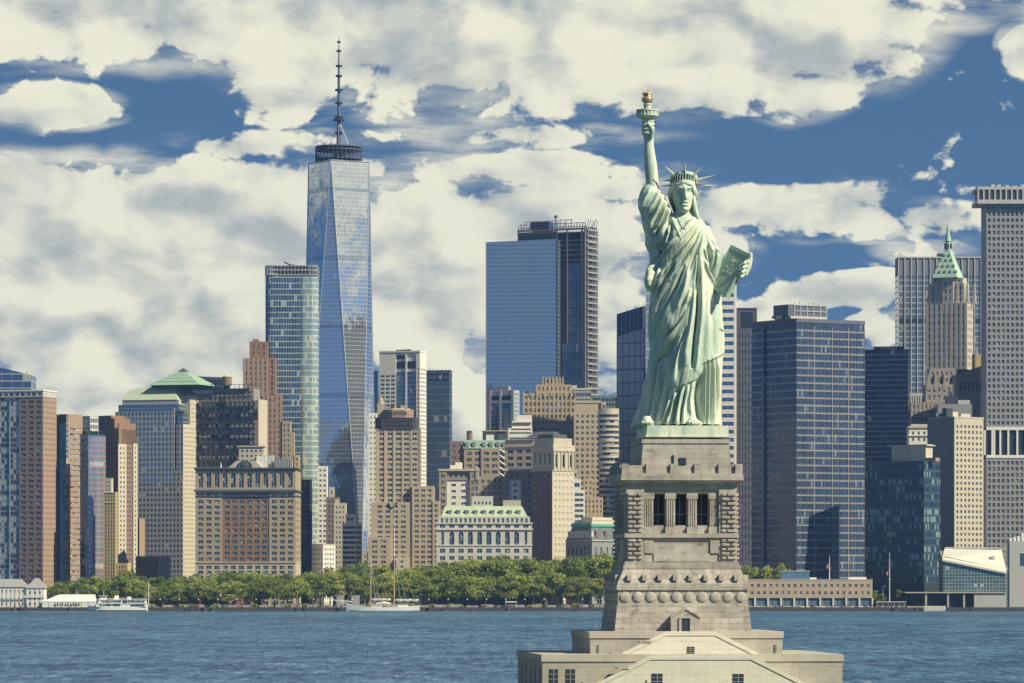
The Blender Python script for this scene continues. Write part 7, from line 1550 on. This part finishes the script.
for a, h_, r_ in ((.4,91.0,2.8),(1.8,92.6,3.6),(3.3,91.6,3.6),(4.6,93.2,3.8),(5.5,90.2,1.2)): q.tube([(r_*math.cos(a)/ss, r_*math.sin(a)/ss, (118-95)/ss), (r_*.9*math.cos(a+.3)/ss, r_*.9*math.sin(a+.3)/ss, (118-92.5)/ss), (r_*.5*math.cos(a+.8)/ss, r_*.5*math.sin(a+.8)/ss, (118-h_)/ss)], [1.7/ss,1.3/ss,.2/ss], 8)
q.build('flame', GOLD, torch, True)
# ---- tablet and the hand on it
bot, lg, wv = np.array(L3(707.5,287.5,-9)), np.array((23.5,5,42.5))/ss, np.array((17.0,-25,-11.0))/ss
nrm = np.cross(wv, lg); nrm /= np.linalg.norm(nrm); th_ = nrm*(-4.6/ss)
tab = MB(); c0 = bot; fc = [c0, c0+wv*.42+np.array((0,0,.2)), c0+wv+lg*.80, c0+wv+lg*1.0, c0+lg, c0-wv*.25+lg*.5]
fc = [c0, c0+wv, c0+wv+lg, c0+lg]
# keystone outline: narrower at the foot

if np.dot(nrm, (0,-1,0)) < 0: th_ = -th_
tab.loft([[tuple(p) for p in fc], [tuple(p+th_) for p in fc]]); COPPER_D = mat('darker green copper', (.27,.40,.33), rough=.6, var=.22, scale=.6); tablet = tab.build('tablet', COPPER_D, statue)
ins = MB(); ctr = sum(fc)/4
inner = [ctr+(p-ctr)*.84 - th_*.0 for p in fc]; off = -th_/np.linalg.norm(th_)*(.35/ss)
for i in range(4):
    j = (i+1) % 4; o0, o1 = ctr+(fc[i]-ctr)*.98, ctr+(fc[j]-ctr)*.98; ins.loft([[tuple(o0+off*.02), tuple(o1+off*.02), tuple(inner[j]+off*.02), tuple(inner[i]+off*.02)], [tuple(o0+off*1.6), tuple(o1+off*1.6), tuple(inner[j]+off*1.6), tuple(inner[i]+off*1.6)]])
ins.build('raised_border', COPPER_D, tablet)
# incised date on the tablet face
txt = bpy.data.curves.new('inscription', 'FONT'); txt.body = 'JULY\nIV\nMDCC\nLXXVI'; txt.size = 4.6/ss; txt.extrude = .02; txt.align_x = 'CENTER'; txt.align_y = 'CENTER'; txt.space_line = .95
to = bpy.data.objects.new('inscription_raw', txt); COL.objects.link(to); dg = bpy.context.evaluated_depsgraph_get(); tm = bpy.data.meshes.new_from_object(to.evaluated_get(dg)); bpy.data.objects.remove(to); tm.name = 'inscription'
io = link('inscription', tm, tablet, COPPER); ux = wv/np.linalg.norm(wv); uz = lg-ux*np.dot(lg, ux); uz /= np.linalg.norm(uz); un = np.cross(ux, uz)
io.matrix_local = Matrix(((ux[0],uz[0],un[0],0),(ux[1],uz[1],un[1],0),(ux[2],uz[2],un[2],0),(0,0,0,1))); io.location = tuple(ctr+lg*.08-th_/np.linalg.norm(th_)*(.25/ss))
q = MB()
e0 = c0+wv+lg*.82; P2 = lambda x, y, d: L3(x, y, d)
dE = float((e0[1]))*ss
q.tube([P2(749,255.5,dE+1), P2(748,262,dE+2.5), P2(746,269,dE+2.5), P2(743,277,dE+1.5)], [2.0/ss,3.2/ss,3.8/ss,2.8/ss], 12)
q.tube([P2(747.5,264,dE+3), P2(748.8,257.5,dE), P2(748.2,254.6,dE-1.5)], [2.0/ss,1.6/ss,1.1/ss], 9)
for k in range(4):
    y0 = 263.5+k*4.6; x0 = 746.8-k*1.5; x1 = 738.4-k*.55; y1 = y0+4.6-k*.3
    q.tube([P2(x0,y0,dE+1.2), P2(x0-1.4,y0+.6,dE-2.2), P2((x0+x1)/2,(y0+y1)/2,dE-3.4), P2(x1,y1,dE-1.6), P2(x1-.6,y1+.8,dE-.4)], [x/ss for x in (1.75,1.8,1.7,1.5,1.1)], 9)
q.tube([P2(744.5,272,dE+3), P2(733,274,6), P2(720,268,6), P2(712,258,4)], [x/ss for x in (3.0,4.2,5.2,6)], 12)
hand = remeshed(q, .26, 'left_hand', 2); hand.name = 'hand'; link('hand', hand, statue, COPPER, True)
# ---- feet in sandals
q = MB()
q.loft([oval(x, y, a, b, d, 20, 2.1) for y, x, a, b, d in ((411,686,3.4,5,-16),(414.5,687.5,4.0,6.4,-20),(418,689.5,5.0,8,-22),(421.5,691.5,6.4,9,-25),(424.5,692.5,7.4,10,-26),(427,692.5,7.6,10,-26))])
for k in range(5): x = 687.5+k*2.7; q.tube([L3(x, 423.2, -31), L3(x+.6, 424.2, -36.5+abs(k-1)*.9), L3(x+.8, 425.4, -38.5+abs(k-1)*1.2)], [2.1/ss,1.7/ss,1.2/ss] if k < 4 else [1.6/ss,1.3/ss,.9/ss], 8)
q.loft([oval(x, y, a, b, d, 20, 2.1) for y, x, a, b, d in ((417,646,3.5,6,-22),(420.5,646,5,8,-26),(424,646.5,6.2,9,-28),(427,646.5,6.6,9,-28))])
for k in range(5): x = 641.5+k*2.4; q.tube([L3(x, 423.6, -32), L3(x, 424.8, -39+abs(k-3)*.9)], [1.9/ss,1.2/ss], 8)
foot = remeshed(q, .35, 'feet', 2); link('feet', foot, statue, COPPER, True)
q = MB()
for y_, w_ in ((421.5, 7.6),): q.tube([L3(685,424,-26), L3(690,419.6,-32), L3(697,423.4,-28)], .8/ss, 6)
q.build('sandal_strap', COPPER, statue)
# ---- copper plinth
cxp = (682.8-SX)/ss; wp = 41.2/ss; pl = MB()
c5, s5 = math.cos(PHI), math.sin(PHI)
def rp(w_, dpt, z): return [((x*c5-y*s5)+cxp, (x*s5+y*c5)+(-.0), z) for x, y in ((-w_,-w_),(w_,-w_),(w_,dpt),(-w_,dpt))]
zb_ = (SYP-438.7)/ss
pl.loft([rp(wp+.15, wp*1.2, zb_+.003), rp(wp+.15, wp*1.2, zb_+.22), rp(wp, wp*1.2, zb_+.28), rp(wp-.12, wp*1.18, -.003)]); pl.build('plinth', COPPER, statue)
